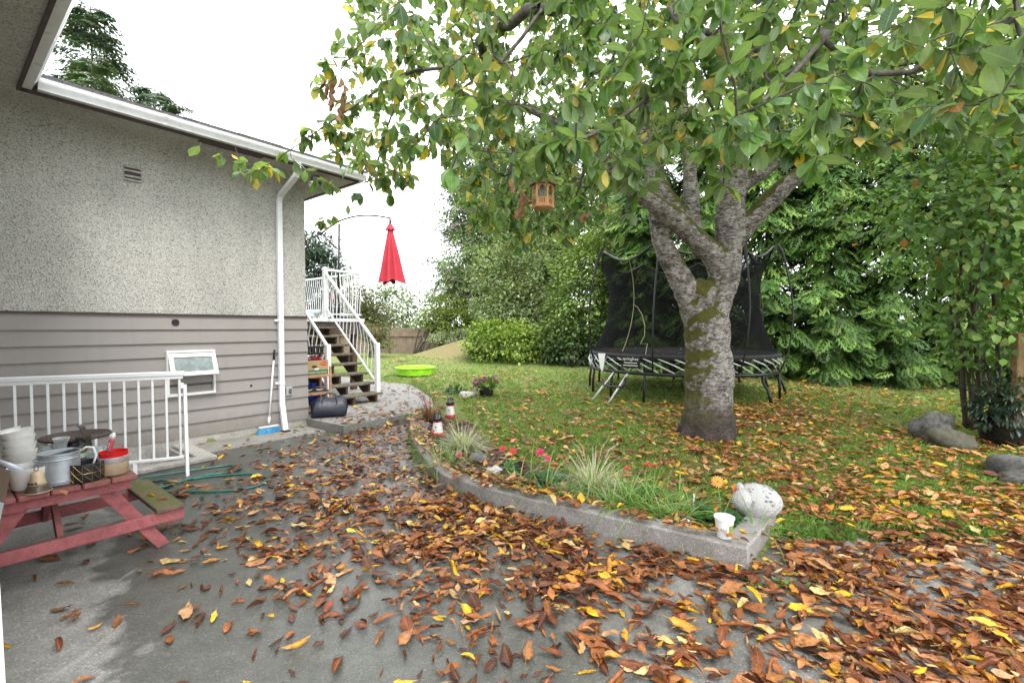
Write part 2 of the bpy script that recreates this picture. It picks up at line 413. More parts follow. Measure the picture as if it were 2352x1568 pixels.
def m_net():
    m, nt, bs, out = newmat('black_netting')
    bs.inputs['Base Color'].default_value = (.005, .005, .0055, 1); bs.inputs['Roughness'].default_value = .95; bs.inputs['Specular IOR Level'].default_value = .1
    tr = node(nt, 'ShaderNodeBsdfTransparent', {'Color': (1, 1, 1, 1)})
    fr = node(nt, 'ShaderNodeLayerWeight', {'Blend': .5})
    f = math_(nt, 'ADD', math_(nt, 'MULTIPLY', fr.outputs['Facing'], .25), .58, True)
    mx = node(nt, 'ShaderNodeMixShader', {0: f}); nt.links.new(tr.outputs[0], mx.inputs[1]); nt.links.new(bs.outputs[0], mx.inputs[2])
    nt.links.new(mx.outputs[0], out.inputs[0]); return m

STUCCO = m_stucco()
def m_siding():
    m, nt, bs, out = newmat('taupe_siding'); p = pos(nt)
    c = ramp(nt, noise(nt, p, 1.3, 4, .6), [(.3, (.265, .245, .233)), (.7, (.295, .275, .262))])
    st = ramp(nt, noise(nt, mapping(nt, p, (9, 9, .55)), 1.4, 5, .7), [(.52, 0), (.75, .30)]); c = mixc(nt, st, c, (.20, .178, .16))     # rain streaks
    z = node(nt, 'ShaderNodeSeparateXYZ', {'Vector': p}).outputs[2]
    sp = ramp(nt, math_(nt, 'ADD', z, math_(nt, 'MULTIPLY', noise(nt, p, 9, 5, .75), .45)), [(.34, .6), (.62, 0)]); c = mixc(nt, sp, c, (.15, .13, .105))   # splashed soil
    c = mixc(nt, ramp(nt, noise(nt, p, 34, 5, .8), [(.66, 0), (.72, .35)]), c, (.17, .15, .135))
    nt.links.new(c, bs.inputs['Base Color']); bs.inputs['Roughness'].default_value = .6; bs.inputs['Specular IOR Level'].default_value = .35
    bump(nt, bs, noise(nt, mapping(nt, p, (2, 2, 30)), 9, 4, .6), .12, .004); return m
SIDING = m_siding()
WHITE = paint('white_painted_metal', (.82, .83, .85), .38, .03, 5, .10, (.55, .54, .5))
WHITEPL = paint('white_plastic', (.80, .80, .78), .4, .03, 6, .08, (.6, .58, .52))
GUTTER = paint('white_gutter', (.78, .79, .81), .35, .04, 4, .22, (.5, .48, .44))
BROWN = paint('brown_fascia', (.055, .035, .032), .6, .1, 5)
SHINGLE = paint('asphalt_shingle', (.075, .07, .075), .95, .3, 30, .3, (.16, .15, .15), bmp=.5)
FOUND = m_concrete('foundation_concrete', (.40, .38, .35))
PATH = m_concrete('path_concrete', (.24, .23, .21))
SLAB = m_concrete('slab_concrete', (.24, .235, .22))
PLANT = m_concrete('planter_concrete', (.255, .24, .225))
DRIVE = m_concrete('driveway_concrete', (.215, .21, .195), mode='drive')
BLACK = paint('black_metal', (.012, .012, .014), .35, .2, 8)
RUBBER = paint('black_rubber', (.015, .015, .016), .8, .2, 8)
DARKG = paint('dark_grey_wicker', (.03, .032, .036), .6, .3, 40, bmp=.6, fine=120)
STEEL = paint('galvanised_steel', (.46, .50, .54), .42, .1, 18, .3, (.3, .33, .36), metal=.55)
ALU = paint('bare_aluminium', (.62, .62, .64), .3, .08, 8, metal=.6)
GLASS = m_glass('clear_glass')
SOIL = paint('garden_soil', (.06, .042, .03), .95, .35, 14, .4, (.11, .075, .05), bmp=.8, fine=40)
LAWN = m_lawn()
BARK = m_bark()
TWIG = paint('twig_bark', (.085, .072, .062), .9, .35, 20, .35, (.27, .27, .24), bmp=.4)
BARK2 = paint('brown_bark', (.07, .05, .038), .9, .3, 14, .3, (.16, .14, .12), bmp=.6)
LEAF_CH = m_leaf('cherry_leaf', .36, .46, .2, (.16, .07, .02), .4, (.40, .46, .20), .5, mott=(.7, 1.25))
LEAF_FALL = m_leaf('fallen_leaf', .46, .10, .8, (.055, .018, .010), .22, (.46, .25, .10), .38, under=0, mott=(.5, 1.45))
LEAF_SH = m_leaf('shrub_leaf', .5, .3, 0, vein=0, spec=.35, under=0)
LEAF_CONE = m_leaf('conifer_leaf', .6, .10, 0, vein=0, spec=.25, under=0)
GRASS = m_leaf('grass_blade', .6, .3, 0, vein=0, spec=.3, under=0)
PETAL = m_leaf('petal', .6, .3, 0, vein=0, spec=.2, under=0)

# ------------------------------------------------------------------ ground
def smooth(e0, e1, x):
    t = np.clip((x - e0) / (e1 - e0), 0, 1); return t * t * (3 - 2 * t)
def poly_in(X, Y, poly):
    X = np.asarray(X, float); Y = np.asarray(Y, float); ins = np.zeros(X.shape, bool); n = len(poly)
    for i in range(n):
        x0, y0 = poly[i]; x1, y1 = poly[(i + 1) % n]
        c = ((y0 > Y) != (y1 > Y)) & (X < (x1 - x0) * (Y - y0) / ((y1 - y0) or 1e-9) + x0); ins ^= c
    return ins
def poly_dist(X, Y, poly, closed=True):
    X = np.asarray(X, float); Y = np.asarray(Y, float); d = np.full(X.shape, 1e9); n = len(poly)
    for i in range(n if closed else n - 1):
        x0, y0 = poly[i]; x1, y1 = poly[(i + 1) % n]; dx, dy = x1 - x0, y1 - y0
        t = np.clip(((X - x0) * dx + (Y - y0) * dy) / (dx * dx + dy * dy + 1e-12), 0, 1)
        d = np.minimum(d, np.hypot(X - x0 - t * dx, Y - y0 - t * dy))
    return d
# face of the planter wall, from the slab round the curve to the near corner, then back
WALLPX = [(947, 972), (942, 990), (943, 1012), (950, 1040), (964, 1068), (986, 1095), (1015, 1121), (1060, 1141),
          (1130, 1163), (1250, 1196), (1400, 1232), (1550, 1270), (1715, 1312)]
wall_pts = [onz(x, y, 0) for x, y in WALLPX]
wc = wall_pts[-1]; wend = onz(1782, 1222, 0)
# smooth resample
def resample(pts, step):
    pts = [Vector(p) for p in pts]; out = []
    n = len(pts)
    for i in range(n - 1):
        p0 = pts[max(i - 1, 0)]; p1 = pts[i]; p2 = pts[i + 1]; p3 = pts[min(i + 2, n - 1)]
        k = max(1, int((p2 - p1).length / step))
        for j in range(k):
            t = j / k
            out.append(.5 * ((2 * p1) + (p2 - p0) * t + (2 * p0 - 5 * p1 + 4 * p2 - p3) * t * t + (3 * p1 - p0 - 3 * p2 + p3) * t ** 3))
    out.append(pts[-1].copy()); return out
wall_face = resample(wall_pts, .12)
slab_poly = [hb(a, b) for a, b in [(-.02, .0), (.05, .97), (1.45, .97), (2.05, .75), (2.72, -.08), (3.45, -1.34), (3.9, -2.2), (3.9, -6), (-.02, -6)]]
slab_poly = [(p.x, p.y) for p in slab_poly]
drive_poly = [(-14, -6), (12, -6), (12, 3.45), (6.0, 3.5), (3.6, 3.52), (wend.x + .05, wend.y), (wc.x, wc.y)]
drive_poly += [(p.x, p.y) for p in reversed(wall_face[:-1])]
drive_poly += [(hb(1.45, .97).x, hb(1.45, .97).y), (hb(.05, .97).x, hb(.05, .97).y), (hb(0, 0).x, hb(0, 0).y),
               (hb(-9, 0).x, hb(-9, 0).y)]
MOUND = (-2.6, 18.0)
def gz(X, Y):
    X = np.asarray(X, float); Y = np.asarray(Y, float)
    z = .03 + .025 * np.clip(Y - 3.5, 0, 14) + .004 * np.clip(Y - 17.5, 0, 200)
    z = z + .012 * np.sin(X * 1.7 + Y * .9) + .01 * np.sin(X * .8 - Y * 1.9)
    mx = smooth(-5.0, -1.2, X) * (1 - .5 * smooth(1, 5, X))
    my = np.exp(-((Y - 18.5) / 2.6) ** 2)
    return z + .78 * mx * my
def lawn_height(X, Y):
    ins = poly_in(X, Y, drive_poly) | poly_in(X, Y, slab_poly); d = np.minimum(poly_dist(X, Y, drive_poly), poly_dist(X, Y, slab_poly))
    z = gz(X, Y)
    return np.where(ins, np.where(d < .06, -.02, -.12), z)
def surf(X, Y):
    """height of whatever a fallen leaf would lie on"""
    X = np.asarray(X, float); Y = np.asarray(Y, float)
    z = np.where(poly_in(X, Y, drive_poly), 0.0, gz(X, Y))
    z = np.where(poly_in(X, Y, slab_poly), .125, z)
    return np.where(poly_in(X, Y, bed_poly), np.maximum(z, .115), z)

# garden bed outline: inner side of the wall, then a back edge on the lawn
def offset(path, d):
    out = []
    for i, p in enumerate(path):
        t = path[min(i + 1, len(path) - 1)] - path[max(i - 1, 0)]; t.normalize()
        out.append(p + Vector((-t.y, t.x, 0)) * d)
    return out
inner = offset(wall_face, .17)
e1 = (wend - wc).normalized()
inner = [p for p in inner if (p - wc).dot(e1) > -.2]
back_px = [(1774, 1208), (1690, 1184), (1560, 1150), (1430, 1116), (1290, 1083), (1190, 1055), (1110, 1012), (1078, 970), (1045, 930), (985, 925)]
bed_back = [onz(x, y, .11) for x, y in back_px]
bed_poly = [(p.x, p.y) for p in inner] + [(p.x, p.y) for p in bed_back]

def axis(parts):
    out = []
    for a, b, st in parts: out += list(np.arange(a, b, st))
    return np.array(out + [parts[-1][1]])
xs = axis([(-150, -30, 20), (-30, -9, 1.5), (-9, -4, .4), (-4, 8, .11), (8, 14, .4), (14, 30, 2), (30, 150, 20)])
ys = axis([(-30, -2, 4), (-2, 2.4, .6), (2.4, 12, .11), (12, 26, .3), (26, 50, 3), (50, 300, 25)])
GX, GY = np.meshgrid(xs, ys); GZ = lawn_height(GX, GY)
nx_, ny_ = len(xs), len(ys)
idx = np.arange(nx_ * ny_).reshape(ny_, nx_)
quads = np.stack([idx[:-1, :-1], idx[:-1, 1:], idx[1:, 1:], idx[1:, :-1]], -1).reshape(-1, 4)
cx = (GX[:-1, :-1] + GX[1:, 1:]).ravel() / 2; cy = (GY[:-1, :-1] + GY[1:, 1:]).ravel() / 2
ca = (cx - HC.x) * HU.x + (cy - HC.y) * HU.y; cb = (cx - HC.x) * HN.x + (cy - HC.y) * HN.y
keep = ~((ca > -4.6) & (ca < -1.5) & (cb > -.4) & (cb < 1.2))
lawn = np_mesh('lawn', np.stack([GX.ravel(), GY.ravel(), GZ.ravel()], 1), [quads[keep]], LAWN); tag(lawn, kind='structure')

def sheet(name, polys, z, mat):
    mb = MB()
    for poly in polys: mb.add([Vector((p[0], p[1], z)) for p in poly], [tuple(range(len(poly)))])
    o = mb.build(name, mat, origin=(0, 0, 0)); return tag(o, kind='structure')
hxy = lambda a, b: (hb(a, b).x, hb(a, b).y)
# driveway: everything outside the stairwell beside the house
dp = [p for p in drive_poly]
dp = dp[:-2] + [hxy(-1.72, 0.0), hxy(-1.72, .98), hxy(-9, .98)]
drive = sheet('driveway', [dp], 0.0, DRIVE)
strip = MB(); strip.hbox(-1.70, -.03, .005, .62, -.05, .012); strip = tag(strip.build('path', PATH), kind='structure')
sb = MB(); sb.prism([Vector((p[0], p[1], -.1)) for p in slab_poly], (0, 0, .225)); slab = tag(sb.build('patio', SLAB), kind='structure')
# expansion joints in the slab and driveway are thin recesses in the concrete
well = MB()
well.hbox(-3.9, -1.72, .98, 1.14, -1.2, -.004); well.hbox(-1.88, -1.70, .02, .98, -1.2, .01)
well.hbox(-3.9, -1.9, 0, .98, -1.3, -1.2)
for k in range(4): well.hbox(-1.9 - .27 * (k + 1), -1.9 - .27 * k, .02, .98, -1.2, -.2 - .22 * k)
tag(well.build('stairwell', FOUND), kind='structure')
kb = MB(); kb.hbox(-3.9, -1.66, .88, 1.02, .0, .055, .01); kb.hbox(-1.84, -1.66, .02, .88, .0125, .055, .008)
tag(kb.build('kerb', FOUND), kind='structure')
bed = sheet('garden_bed', [bed_poly], .112, SOIL)

# ------------------------------------------------------------------ planter wall
def planter_wall():
    h = .155; path = wall_face + [wc + (wend - wc) * t for t in (.2, .4, .6, .8, 1.0)]
    n = len(path); inn = []
    for i, p in enumerate(path):
        t0 = (path[i] - path[i - 1]).normalized() if i else (path[1] - path[0]).normalized()
        t1 = (path[i + 1] - path[i]).normalized() if i < n - 1 else t0
        n0 = Vector((-t0.y, t0.x, 0)); n1 = Vector((-t1.y, t1.x, 0)); m = (n0 + n1)
        m = m / max(m.length_squared, .7) * 2
        inn.append(p + m * .17)
    mb = MB(); rows = []; rd = random.Random(3)
    for p, q in zip(path, inn):
        d = (q - p).normalized(); j = rd.uniform(-.004, .004)
        rows += [p + Vector((0, 0, -.03)), p + Vector((0, 0, h - .012 + j)), p + d * .012 + Vector((0, 0, h + j)),
                 q - d * .012 + Vector((0, 0, h + j)), q + Vector((0, 0, h - .012 + j)), q + Vector((0, 0, -.03))]
    fs = []
    for i in range(n - 1):
        for k in range(5):
            fs.append((i * 6 + k, (i + 1) * 6 + k, (i + 1) * 6 + k + 1, i * 6 + k + 1))
    fs.append((5, 4, 3, 2, 1, 0)); b = (n - 1) * 6; fs.append((b, b + 1, b + 2, b + 3, b + 4, b + 5))
    mb.add(rows, fs)
    o = mb.build('planter_wall', PLANT, smooth='auto')
    return tag(o, 'low curved grey concrete wall edging the flower bed', 'garden wall')
planter_wall()

# ------------------------------------------------------------------ house
ZS0, ZS1, ZSOF = .125, 1.77, 3.95
def wall_a(px):
    r = (px - 1176) / FPX
    return (r * HC.y - HC.x) / (HU.x - r * HU.y)
def wall_pt(px, py, b=0.0):
    d = ray(px, py); o = Vector((0, 0, CAM_Z)); t = ((hb(0, b) - o).dot(HN)) / d.dot(HN)
    p = o + d * t; return ab(p)[0], p.z
house = thing('house', 'grey stucco and taupe siding bungalow with white gutters', 'house', hb(-4, -3, 0))
m = MB(); m.hbox(-9.5, 0, -7.5, 0, ZS1, 3.90); m.hbox(-9.5, -3.86, 0, 5.2, ZS1, 3.90)
# cove where the stucco turns into the soffit
cove = []
for k in range(7):
    t = k / 6 * math.pi / 2; cove.append((.22 * (1 - math.cos(t)), 3.73 + .22 * math.sin(t)))
vs = []; fs = []
for (bb, zz) in cove: vs += [hb(-3.86 + bb, bb + .001, zz), hb(.0 + bb, bb + .001, zz)]
for k in range(6): fs.append((2 * k, 2 * k + 1, 2 * k + 3, 2 * k + 2))
m.add(vs, fs)
m.build('stucco_wall', STUCCO, house)
m = MB(); m.hbox(-3.9, .6, .22, .6, ZSOF, 3.99); m.hbox(0.0, .6, -7.5, .22, ZSOF, 3.99); m.hbox(-3.86, -3.2, .6, 5.8, ZSOF, 3.99)
m.build('soffit', STUCCO, house)
m = MB(); m.hbox(-9.5, -.03, -7.5, -.035, -.3, ZS1 - .03); m.hbox(-9.5, -3.9, -.02, 5.2, -.3, ZS1 - .03); m.build('basement_wall', SIDING, house)
m = MB(); m.hbox(-9.5, .0, -.034, .012, -1.2, ZS0 + .02); m.build('foundation', FOUND, house)
m = MB(); m.hbox(-3.86, .012, 0.0, .028, ZS1 - .018, ZS1 + .004); m.build('drip_flashing', BROWN, house)
nb = 9; ex = (ZS1 - .02 - ZS0) / nb
for k in range(nb):
    z0 = ZS0 + k * ex; z1 = z0 + ex + .012
    m = MB(); prof = [(-.03, z1), (.0, z1), (.024, z0), (.012, z0 - .001), (-.03, z0 + .01)]
    m.prism([hb(-3.86, b, z) for b, z in prof], hb(.016, 0, 0) - hb(-3.86, 0, 0)); m.build('siding_board', SIDING, house)
    m = MB(); m.prism([hb(-3.9 + b, 0.03, z) for b, z in prof], hb(0, 5.2, 0) - hb(0, 0.03, 0)); m.build('siding_board', SIDING, house)
# roof: hipped, shingle edge proud of the gutter
m = MB(); zr = 4.07; sl_ = .33
E = [hb(.68, .68, zr), hb(.68, -8.2, zr), hb(-10, -8.2, zr), hb(-10, .68, zr)]
T = [hb(-3.8, -3.76, zr + 4.44 * sl_), hb(-6, -3.76, zr + 4.44 * sl_)]
m.add(E + T, [(0, 1, 4), (1, 2, 5, 4), (2, 3, 5), (3, 0, 4, 5)])
W = [hb(-3.12, 6, zr + .001), hb(-3.12, -3, zr + .001), hb(-6.6, -3, zr + 3.48 * sl_), hb(-6.6, 6, zr + 3.48 * sl_)]
m.add(W, [(0, 1, 2, 3)])
rf = m.build('roof', SHINGLE, house)
rd = random.Random(5)
for k in range(13):                                                    # shingle tabs along the visible eave
    a1 = .70 - k * .3; m = MB()
    dz = rd.uniform(0, .01); m.hbox(a1 - .293, a1, .50, .70 + rd.uniform(-.012, .016), 4.075 + dz, 4.093 + dz); m.build('shingle', SHINGLE, rf)
    m = MB(); m.hbox(a1 - .44, a1 - .15, .46, .685, 4.096 + dz, 4.112 + dz); m.build('shingle', SHINGLE, rf)
m = MB(); m.hbox(-3.2, .60, .585, .612, 3.925, 4.06); m.hbox(-3.218, -3.19, .59, 6, 3.925, 4.06); m.hbox(.588, .612, -8, .585, 3.93, 4.06); m.build('fascia', BROWN, house)
def gutter_profile(): return [(0, 4.065), (0, 3.955), (.075, 3.955), (.085, 3.985), (.105, 4.01), (.118, 4.035), (.118, 4.062), (.124, 4.066), (.112, 4.07), (.108, 4.05), (.02, 4.05), (.012, 4.065)]
gp = gutter_profile()
m = MB(); m.prism([hb(-3.2 + .124, .613 + b, z) for b, z in gp], hb(.66, 0, 0) - hb(-3.2 + .124, 0, 0)); m.build('gutter', GUTTER, house, smooth='auto')
m = MB(); m.prism([hb(-3.188 + b, .616, z) for b, z in gp], hb(0, 6, 0) - hb(0, .616, 0)); m.build('gutter', GUTTER, house, smooth='auto')
m = MB(); m.prism([hb(.613 + b, .60, z) for b, z in gp], hb(0, -8, 0) - hb(0, .60, 0)); m.build('gutter', GUTTER, house, smooth='auto')
for a_ in (-2.05, -.2):
    m = MB(); m.prism([hb(a_, .6125 + b * 1.02, z - .002 if z < 4 else z + .003) for b, z in gp], HU * .045); m.build('gutter_joint', GUTTER, house)
# downspout
ad = wall_a(640)
path = [(.672, 3.955), (.66, 3.86), (.61, 3.78), (.12, 3.58), (.075, 3.5), (.07, 1.0), (.07, .42), (.10, .30), (.165, .03)]
m = MB(); vs = []; fs = []
for i, (b, z) in enumerate(path):
    p0 = path[max(i - 1, 0)]; p1 = path[min(i + 1, len(path) - 1)]
    tb, tz = p1[0] - p0[0], p1[1] - p0[1]; L = math.hypot(tb, tz); nb_, nz_ = -tz / L, tb / L
    if nb_ < 0: nb_, nz_ = -nb_, -nz_
    for (sa, sn) in ((-1, -1), (1, -1), (1, 1), (-1, 1)):
        vs.append(hb(ad + sa * .036, b + sn * nb_ * .028, z + sn * nz_ * .028))
for i in range(len(path) - 1):
    for k in range(4):
        l = (k + 1) % 4; fs.append((i * 4 + k, i * 4 + l, i * 4 + 4 + l, i * 4 + 4 + k))
m.add(vs, fs); ds = m.build('downspout', GUTTER, house)
for z in (1.70, .74):
    m = MB(); m.hbox(ad - .042, ad + .042, .03, .104, z - .022, z + .022, .004); m.hbox(ad - .075, ad - .04, .02, .045, z - .018, z + .018, .004); m.build('strap', WHITE, ds)
for a_ in (-1.7, ):
    pass
m = MB(); m.hbox(ad - .05, ad + .05, .12, .24, .012, .03, .006); m.build('drain_collar', RUBBER, house)
# wall vent
va, vz = wall_pt(304, 400)
vent = MB(); vent.hbox(va - .088, va + .088, -.01, .006, vz - .085, vz + .085); vt = vent.build('wall_vent', BROWN, house)
for z in (-.08, .03, -.035, .08):
    m = MB(); m.hbox(va - .085, va + .085, .0062, .022, vz + z - .012, vz + z + .012, .003); m.build('slat', paint('vent_paint', (.42, .4, .37), .7, .2, 20), vt)
for s_ in (-1, 1):
    m = MB(); m.hbox(va + s_ * .088 - .006, va + s_ * .088 + .006, .0064, .02, vz - .09, vz + .09, .002); m.build('vent_frame', MATS['vent_paint'], vt)
# soffit slot vent and floodlight
m = MB(); m.hbox(-1.62, -.85, .44, .54, ZSOF - .008, ZSOF + .002); m.build('soffit_vent', BROWN, house)
fl = hb(.03, .30, ZSOF)
fx = MB(); fx.lathe(fl, [(.06, -.022), (.06, .0)], 14); fd = fx.build('floodlight', paint('lamp_grey', (.09, .1, .11), .5), house, smooth='auto')
for s_ in (-1, 1):
    tip = fl + HU * (s_ * .085) + HN * .05 + Vector((0, 0, -.13)); dr = (HN * .6 + HU * s_ * .35 + Vector((0, 0, -.55))).normalized()
    m = MB(); m.tube([fl + HU * s_ * .03 + Vector((0, 0, -.01)), fl + HU * s_ * .07 + Vector((0, 0, -.05)), tip - dr * .05], .013, 8)
    m.tube([tip - dr * .07, tip - dr * .04, tip - dr * .01], [.02, .026, .034], 12); m.build('lamp_arm', MATS['lamp_grey'], fd, smooth=True)
    m = MB(); m.tube([tip - dr * .012, tip + dr * .05, tip + dr * .075, tip + dr * .078], [.032, .058, .06, .03], 16); m.build('bulb', paint('bulb_glass', (.75, .76, .78), .12, .05, 8, metal=.4), fd, smooth=True)
# siding hole, notch and outlet
ha, hz = wall_pt(403, 740, .02)
m = MB(); m.tube([hb(ha, -.02, hz), hb(ha, .03, hz)], .042, 14); m.build('pipe_stub', RUBBER, house)
ha, hz = wall_pt(577, 884, .02)
m = MB(); m.tube([hb(ha, -.02, hz), hb(ha, .026, hz - .01)], .016, 8); m.build('pipe_hole', RUBBER, house)
oa, oz = wall_pt(663, 898, .02)
m = MB(); m.hbox(oa - .05, oa + .05, .012, .045, oz - .065, oz + .065, .006); ot = m.build('outlet_box', paint('grey_plastic', (.42, .42, .42), .5), house)
m = MB(); m.hbox(oa - .012, oa + .035, .046, .052, oz - .04, oz + .04, .003); m.build('cover', paint('dark_plastic', (.10, .10, .10), .4), ot)
# basement window, top sash pushed out
wa0, wz1 = wall_pt(381, 806, .03); wa1, _ = wall_pt(493, 804, .03); _, wz0 = wall_pt(440, 907, .03); wzm = wz0 + (wz1 - wz0) * .5
win = MB(); 
for (a0, a1, z0, z1) in ((wa0, wa1, wz1 - .03, wz1), (wa0, wa1, wz0, wz0 + .035), (wa0, wa0 + .028, wz0 + .035, wz1 - .03), (wa1 - .028, wa1, wz0 + .035, wz1 - .03), (wa0 + .028, wa1 - .028, wzm - .02, wzm + .012)):
    win.hbox(a0, a1, -.02, .055, z0, z1, .004)
wn_ = win.build('window', WHITEPL, house)
FROST = paint('window_dark_glass', (.05, .062, .06), .12, .25, 5, .2, (.14, .16, .16), spec=.8)
m = MB(); m.hbox(wa0 + .028, wa1 - .028, -.012, .006, wz0 + .035, wzm - .02); m.build('pane', FROST, wn_)
m = MB(); m.hbox(wa0 + .02, wa1 - .02, -.15, -.14, wz0, wz1); m.build('dark_interior', RUBBER, wn_)
m = MB(); ts = R(24); pv = (.06, wz1 - .045); Ls = (wz1 - wzm) * 1.02
def sash(a, d, off=0.0): return hb(a, pv[0] + math.sin(ts) * d + math.cos(ts) * off, pv[1] - math.cos(ts) * d + math.sin(ts) * off)
def sashbox(mb, a0, a1, d0, d1, o0, o1):
    vs = [sash(a, d, o) for o in (o0, o1) for d in (d0, d1) for a in (a0, a1)]
    mb.add(vs, [(0, 1, 3, 2), (4, 6, 7, 5), (0, 4, 5, 1), (2, 3, 7, 6), (0, 2, 6, 4), (1, 5, 7, 3)])
a0, a1 = wa0 + .01, wa1 - .01
for q in ((a0, a1, 0, .05), (a0, a1, Ls - .05, Ls), (a0, a0 + .05, .05, Ls - .05), (a1 - .05, a1, .05, Ls - .05)): sashbox(m, *q, -.014, .016)
sh_ = m.build('sash', WHITEPL, wn_)
m = MB(); sashbox(m, a0 + .05, a1 - .05, .05, Ls - .05, -.004, .004)
m.build('pane', paint('frosted_glass', (.20, .25, .25), .25, .25, 9, .35, (.4, .43, .43), spec=.7), wn_)
m = MB()
ba, bz = wall_pt(428, 888, .0); m.blob(hb(ba, -.06, bz), (.03, .03, .035), 4, .1, 8, 10); m.build('candle', paint('candle_wax', (.7, .5, .38), .5), wn_, smooth=True)

# ------------------------------------------------------------------ stairwell railing
def rail_pt(s, z): return Vector((RP0.x + (RP1.x - RP0.x) * s, RP0.y + (RP1.y - RP0.y) * s, z))
RP0 = onz(418, 1078, .055); q = aty(0, 862, 4.42); RP1 = Vector((q.x, q.y, 0)); RP1 = RP0 + (RP1 - RP0) * 1.45
zt = 1.10
rail = thing('stairwell_railing', 'white metal railing with plain square balusters guarding the basement stairwell', 'railing', (RP0.x, RP0.y, .055))
m = MB(); m.beam(rail_pt(-.02, zt), rail_pt(1, zt), .052, .05, bev=.008); m.beam(rail_pt(-.012, zt - .04), rail_pt(1, zt - .04), .036, .03); m.build('top_rail', WHITE, rail)
m = MB(); m.beam(rail_pt(-.01, .19), rail_pt(1, .19), .03, .03, bev=.004); m.build('bottom_rail', WHITE, rail)
Lr = (RP1 - RP0).length; k = 0; sp = .118
while k * sp < Lr:
    s_ = k * sp / Lr + .004; m = MB(); m.beam(rail_pt(s_, .2), rail_pt(s_, zt - .05), .02, .02, up=HU); m.build('baluster', WHITE, rail); k += 1
for s_ in (.2, .62, .97):
    m = MB(); m.beam(rail_pt(s_, .055), rail_pt(s_, .176), .025, .035, up=HU); m.build('foot', WHITE, rail)
br = hb(*[ab(RP0)[0] + .02, ab(RP0)[1] + .06])
m = MB(); m.beam(rail_pt(-.012, .98) + HU * .015, Vector((br.x, br.y, .055)) + HN * .04 + Vector((0, 0, -.055)), .03, .03, up=HU); m.beam(rail_pt(-.006, .94), rail_pt(-.006, 1.0), .04, .03, up=HU); m.build('brace', WHITE, rail)

# ------------------------------------------------------------------ stairs, deck and their railings
OLD = m_wood('weathered_step_wood', (.21, .18, .14), (.07, .055, .04), (1, 1, 1), .85, .25, (.07, .08, .03))
STR = m_wood('brown_stringer_wood', (.115, .075, .048), (.045, .03, .02), (1, 1, 1), .85)
stairs = thing('porch_stairs', 'weathered wooden steps with open risers climbing to the porch', 'stairs', hb(1.2, -.5, .125))
SA0, SA1 = .68, 1.76; b0 = -.50; run = .237; rise = .185
for k in range(8):
    z = .125 + rise * (k + 1); bb = b0 - run * k; m = MB()
    m.hbox(SA0 - .03, SA1 + .08, bb - .145, bb - .01, z - .042, z, .006); m.hbox(SA0 - .03, SA1 + .08, bb - .29, bb - .155, z - .042, z, .006); m.build('tread', OLD, stairs)
for a_ in (SA0 + .1, (SA0 + SA1) / 2 - .02, SA1 - .06):
    poly = []
    for k in range(8):
        z = .125 + rise * (k + 1) - .043; bb = b0 - .03 - run * k
        if k == 0: poly.append((bb, .125))
        poly += [(bb, z), (bb - run, z)]
    poly += [(b0 - .03 - run * 8, 1.5), (b0 - .03 - run * 8, 1.30), (b0 - .03 - run * .9, .125)]
    m = MB(); m.prism([hb(a_ - .02, b, z) for b, z in poly], hb(.04, 0, 0) - hb(0, 0, 0)); m.build('stringer', STR, stairs)
deck = thing('porch', 'raised wooden porch with grey boards and brown fascia at the stair top', 'porch', hb(1.3, -4, .1))
ZD = 1.79; DB0 = b0 - run * 8 - .05; DA1 = 2.68
DECK = paint('grey_deck_paint', (.36, .355, .345), .7, .1, 6, .3, (.2, .19, .17))
nbd = 20; dw = 3.0 / nbd
for k in range(nbd):
    m = MB(); m.hbox(.02, DA1, DB0 - dw * (k + 1) + .006, DB0 - dw * k, ZD - .03, ZD, .003); m.build('deck_board', DECK, deck)
m = MB(); m.hbox(.02, DA1 + .03, DB0 + .002, DB0 + .03, ZD - .07, ZD + .004, .003); m.build('edge_trim', WHITE, deck)
m = MB(); m.hbox(.02, DA1, DB0 - .04, DB0 - .002, ZD - .36, ZD - .072); m.hbox(DA1 - .04, DA1, DB0 - 3, DB0 - .04, ZD - .36, ZD - .032); m.build('fascia', paint('brown_deck_paint', (.085, .06, .055), .7, .15, 8), deck)
for (a_, b_) in ((1.85, DB0 - .5), (2.5, DB0 - .12), (2.5, DB0 - 2.8), (.8, DB0 - .5)):
    m = MB(); m.hbox(a_ - .06, a_ + .06, b_ - .06, b_ + .06, .06, ZD - .032); m.build('post', STR, deck)
def belly(p0, p1, out, mb, bul=.055, n=9, r=.0085):
    """S-curved baluster from p0 (bottom) to p1 (top), bellied towards out"""
    pts = []
    for i in range(n + 1):
        t = i / n; g = math.sin(min(1, max(0, (t - .08) / .8)) * 2 * math.pi) * .35 - math.sin(min(1, max(0, t / .75)) * math.pi) * .75
        pts.append(Vector(p0).lerp(Vector(p1), t) + Vector(out) * (-g * bul))
    mb.tube(pts, r, 6)
def rail_run(root, P0, P1, h0=.12, h1=1.02, out=None, sp=.105, r=.0085, first=.06, bul=.055):
    P0 = Vector(P0); P1 = Vector(P1); d = P1 - P0; L = Vector((d.x, d.y, 0)).length; z = Vector((0, 0, 1))
    m = MB(); m.beam(P0 + z * h1, P1 + z * h1, .055, .045, bev=.006); m.build('top_rail', WHITE, root)
    m = MB(); m.beam(P0 + z * h0, P1 + z * h0, .035, .03, bev=.004); m.build('bottom_rail', WHITE, root)
    k = 0
    while first + k * sp < L - .04:
        p = P0 + d * ((first + k * sp) / L); m = MB(); belly(p + z * h0, p + z * (h1 - .01), out, m, bul, 9, r); m.build('baluster', WHITE, root, smooth=True); k += 1
def newel(root, p, z0, z1, s_=.085):
    m = MB(); m.box((p[0], p[1], (z0 + z1) / 2), (s_, s_, z1 - z0), HROT, .006); m.build('newel_post', WHITE, root)
zt1 = .125 + rise
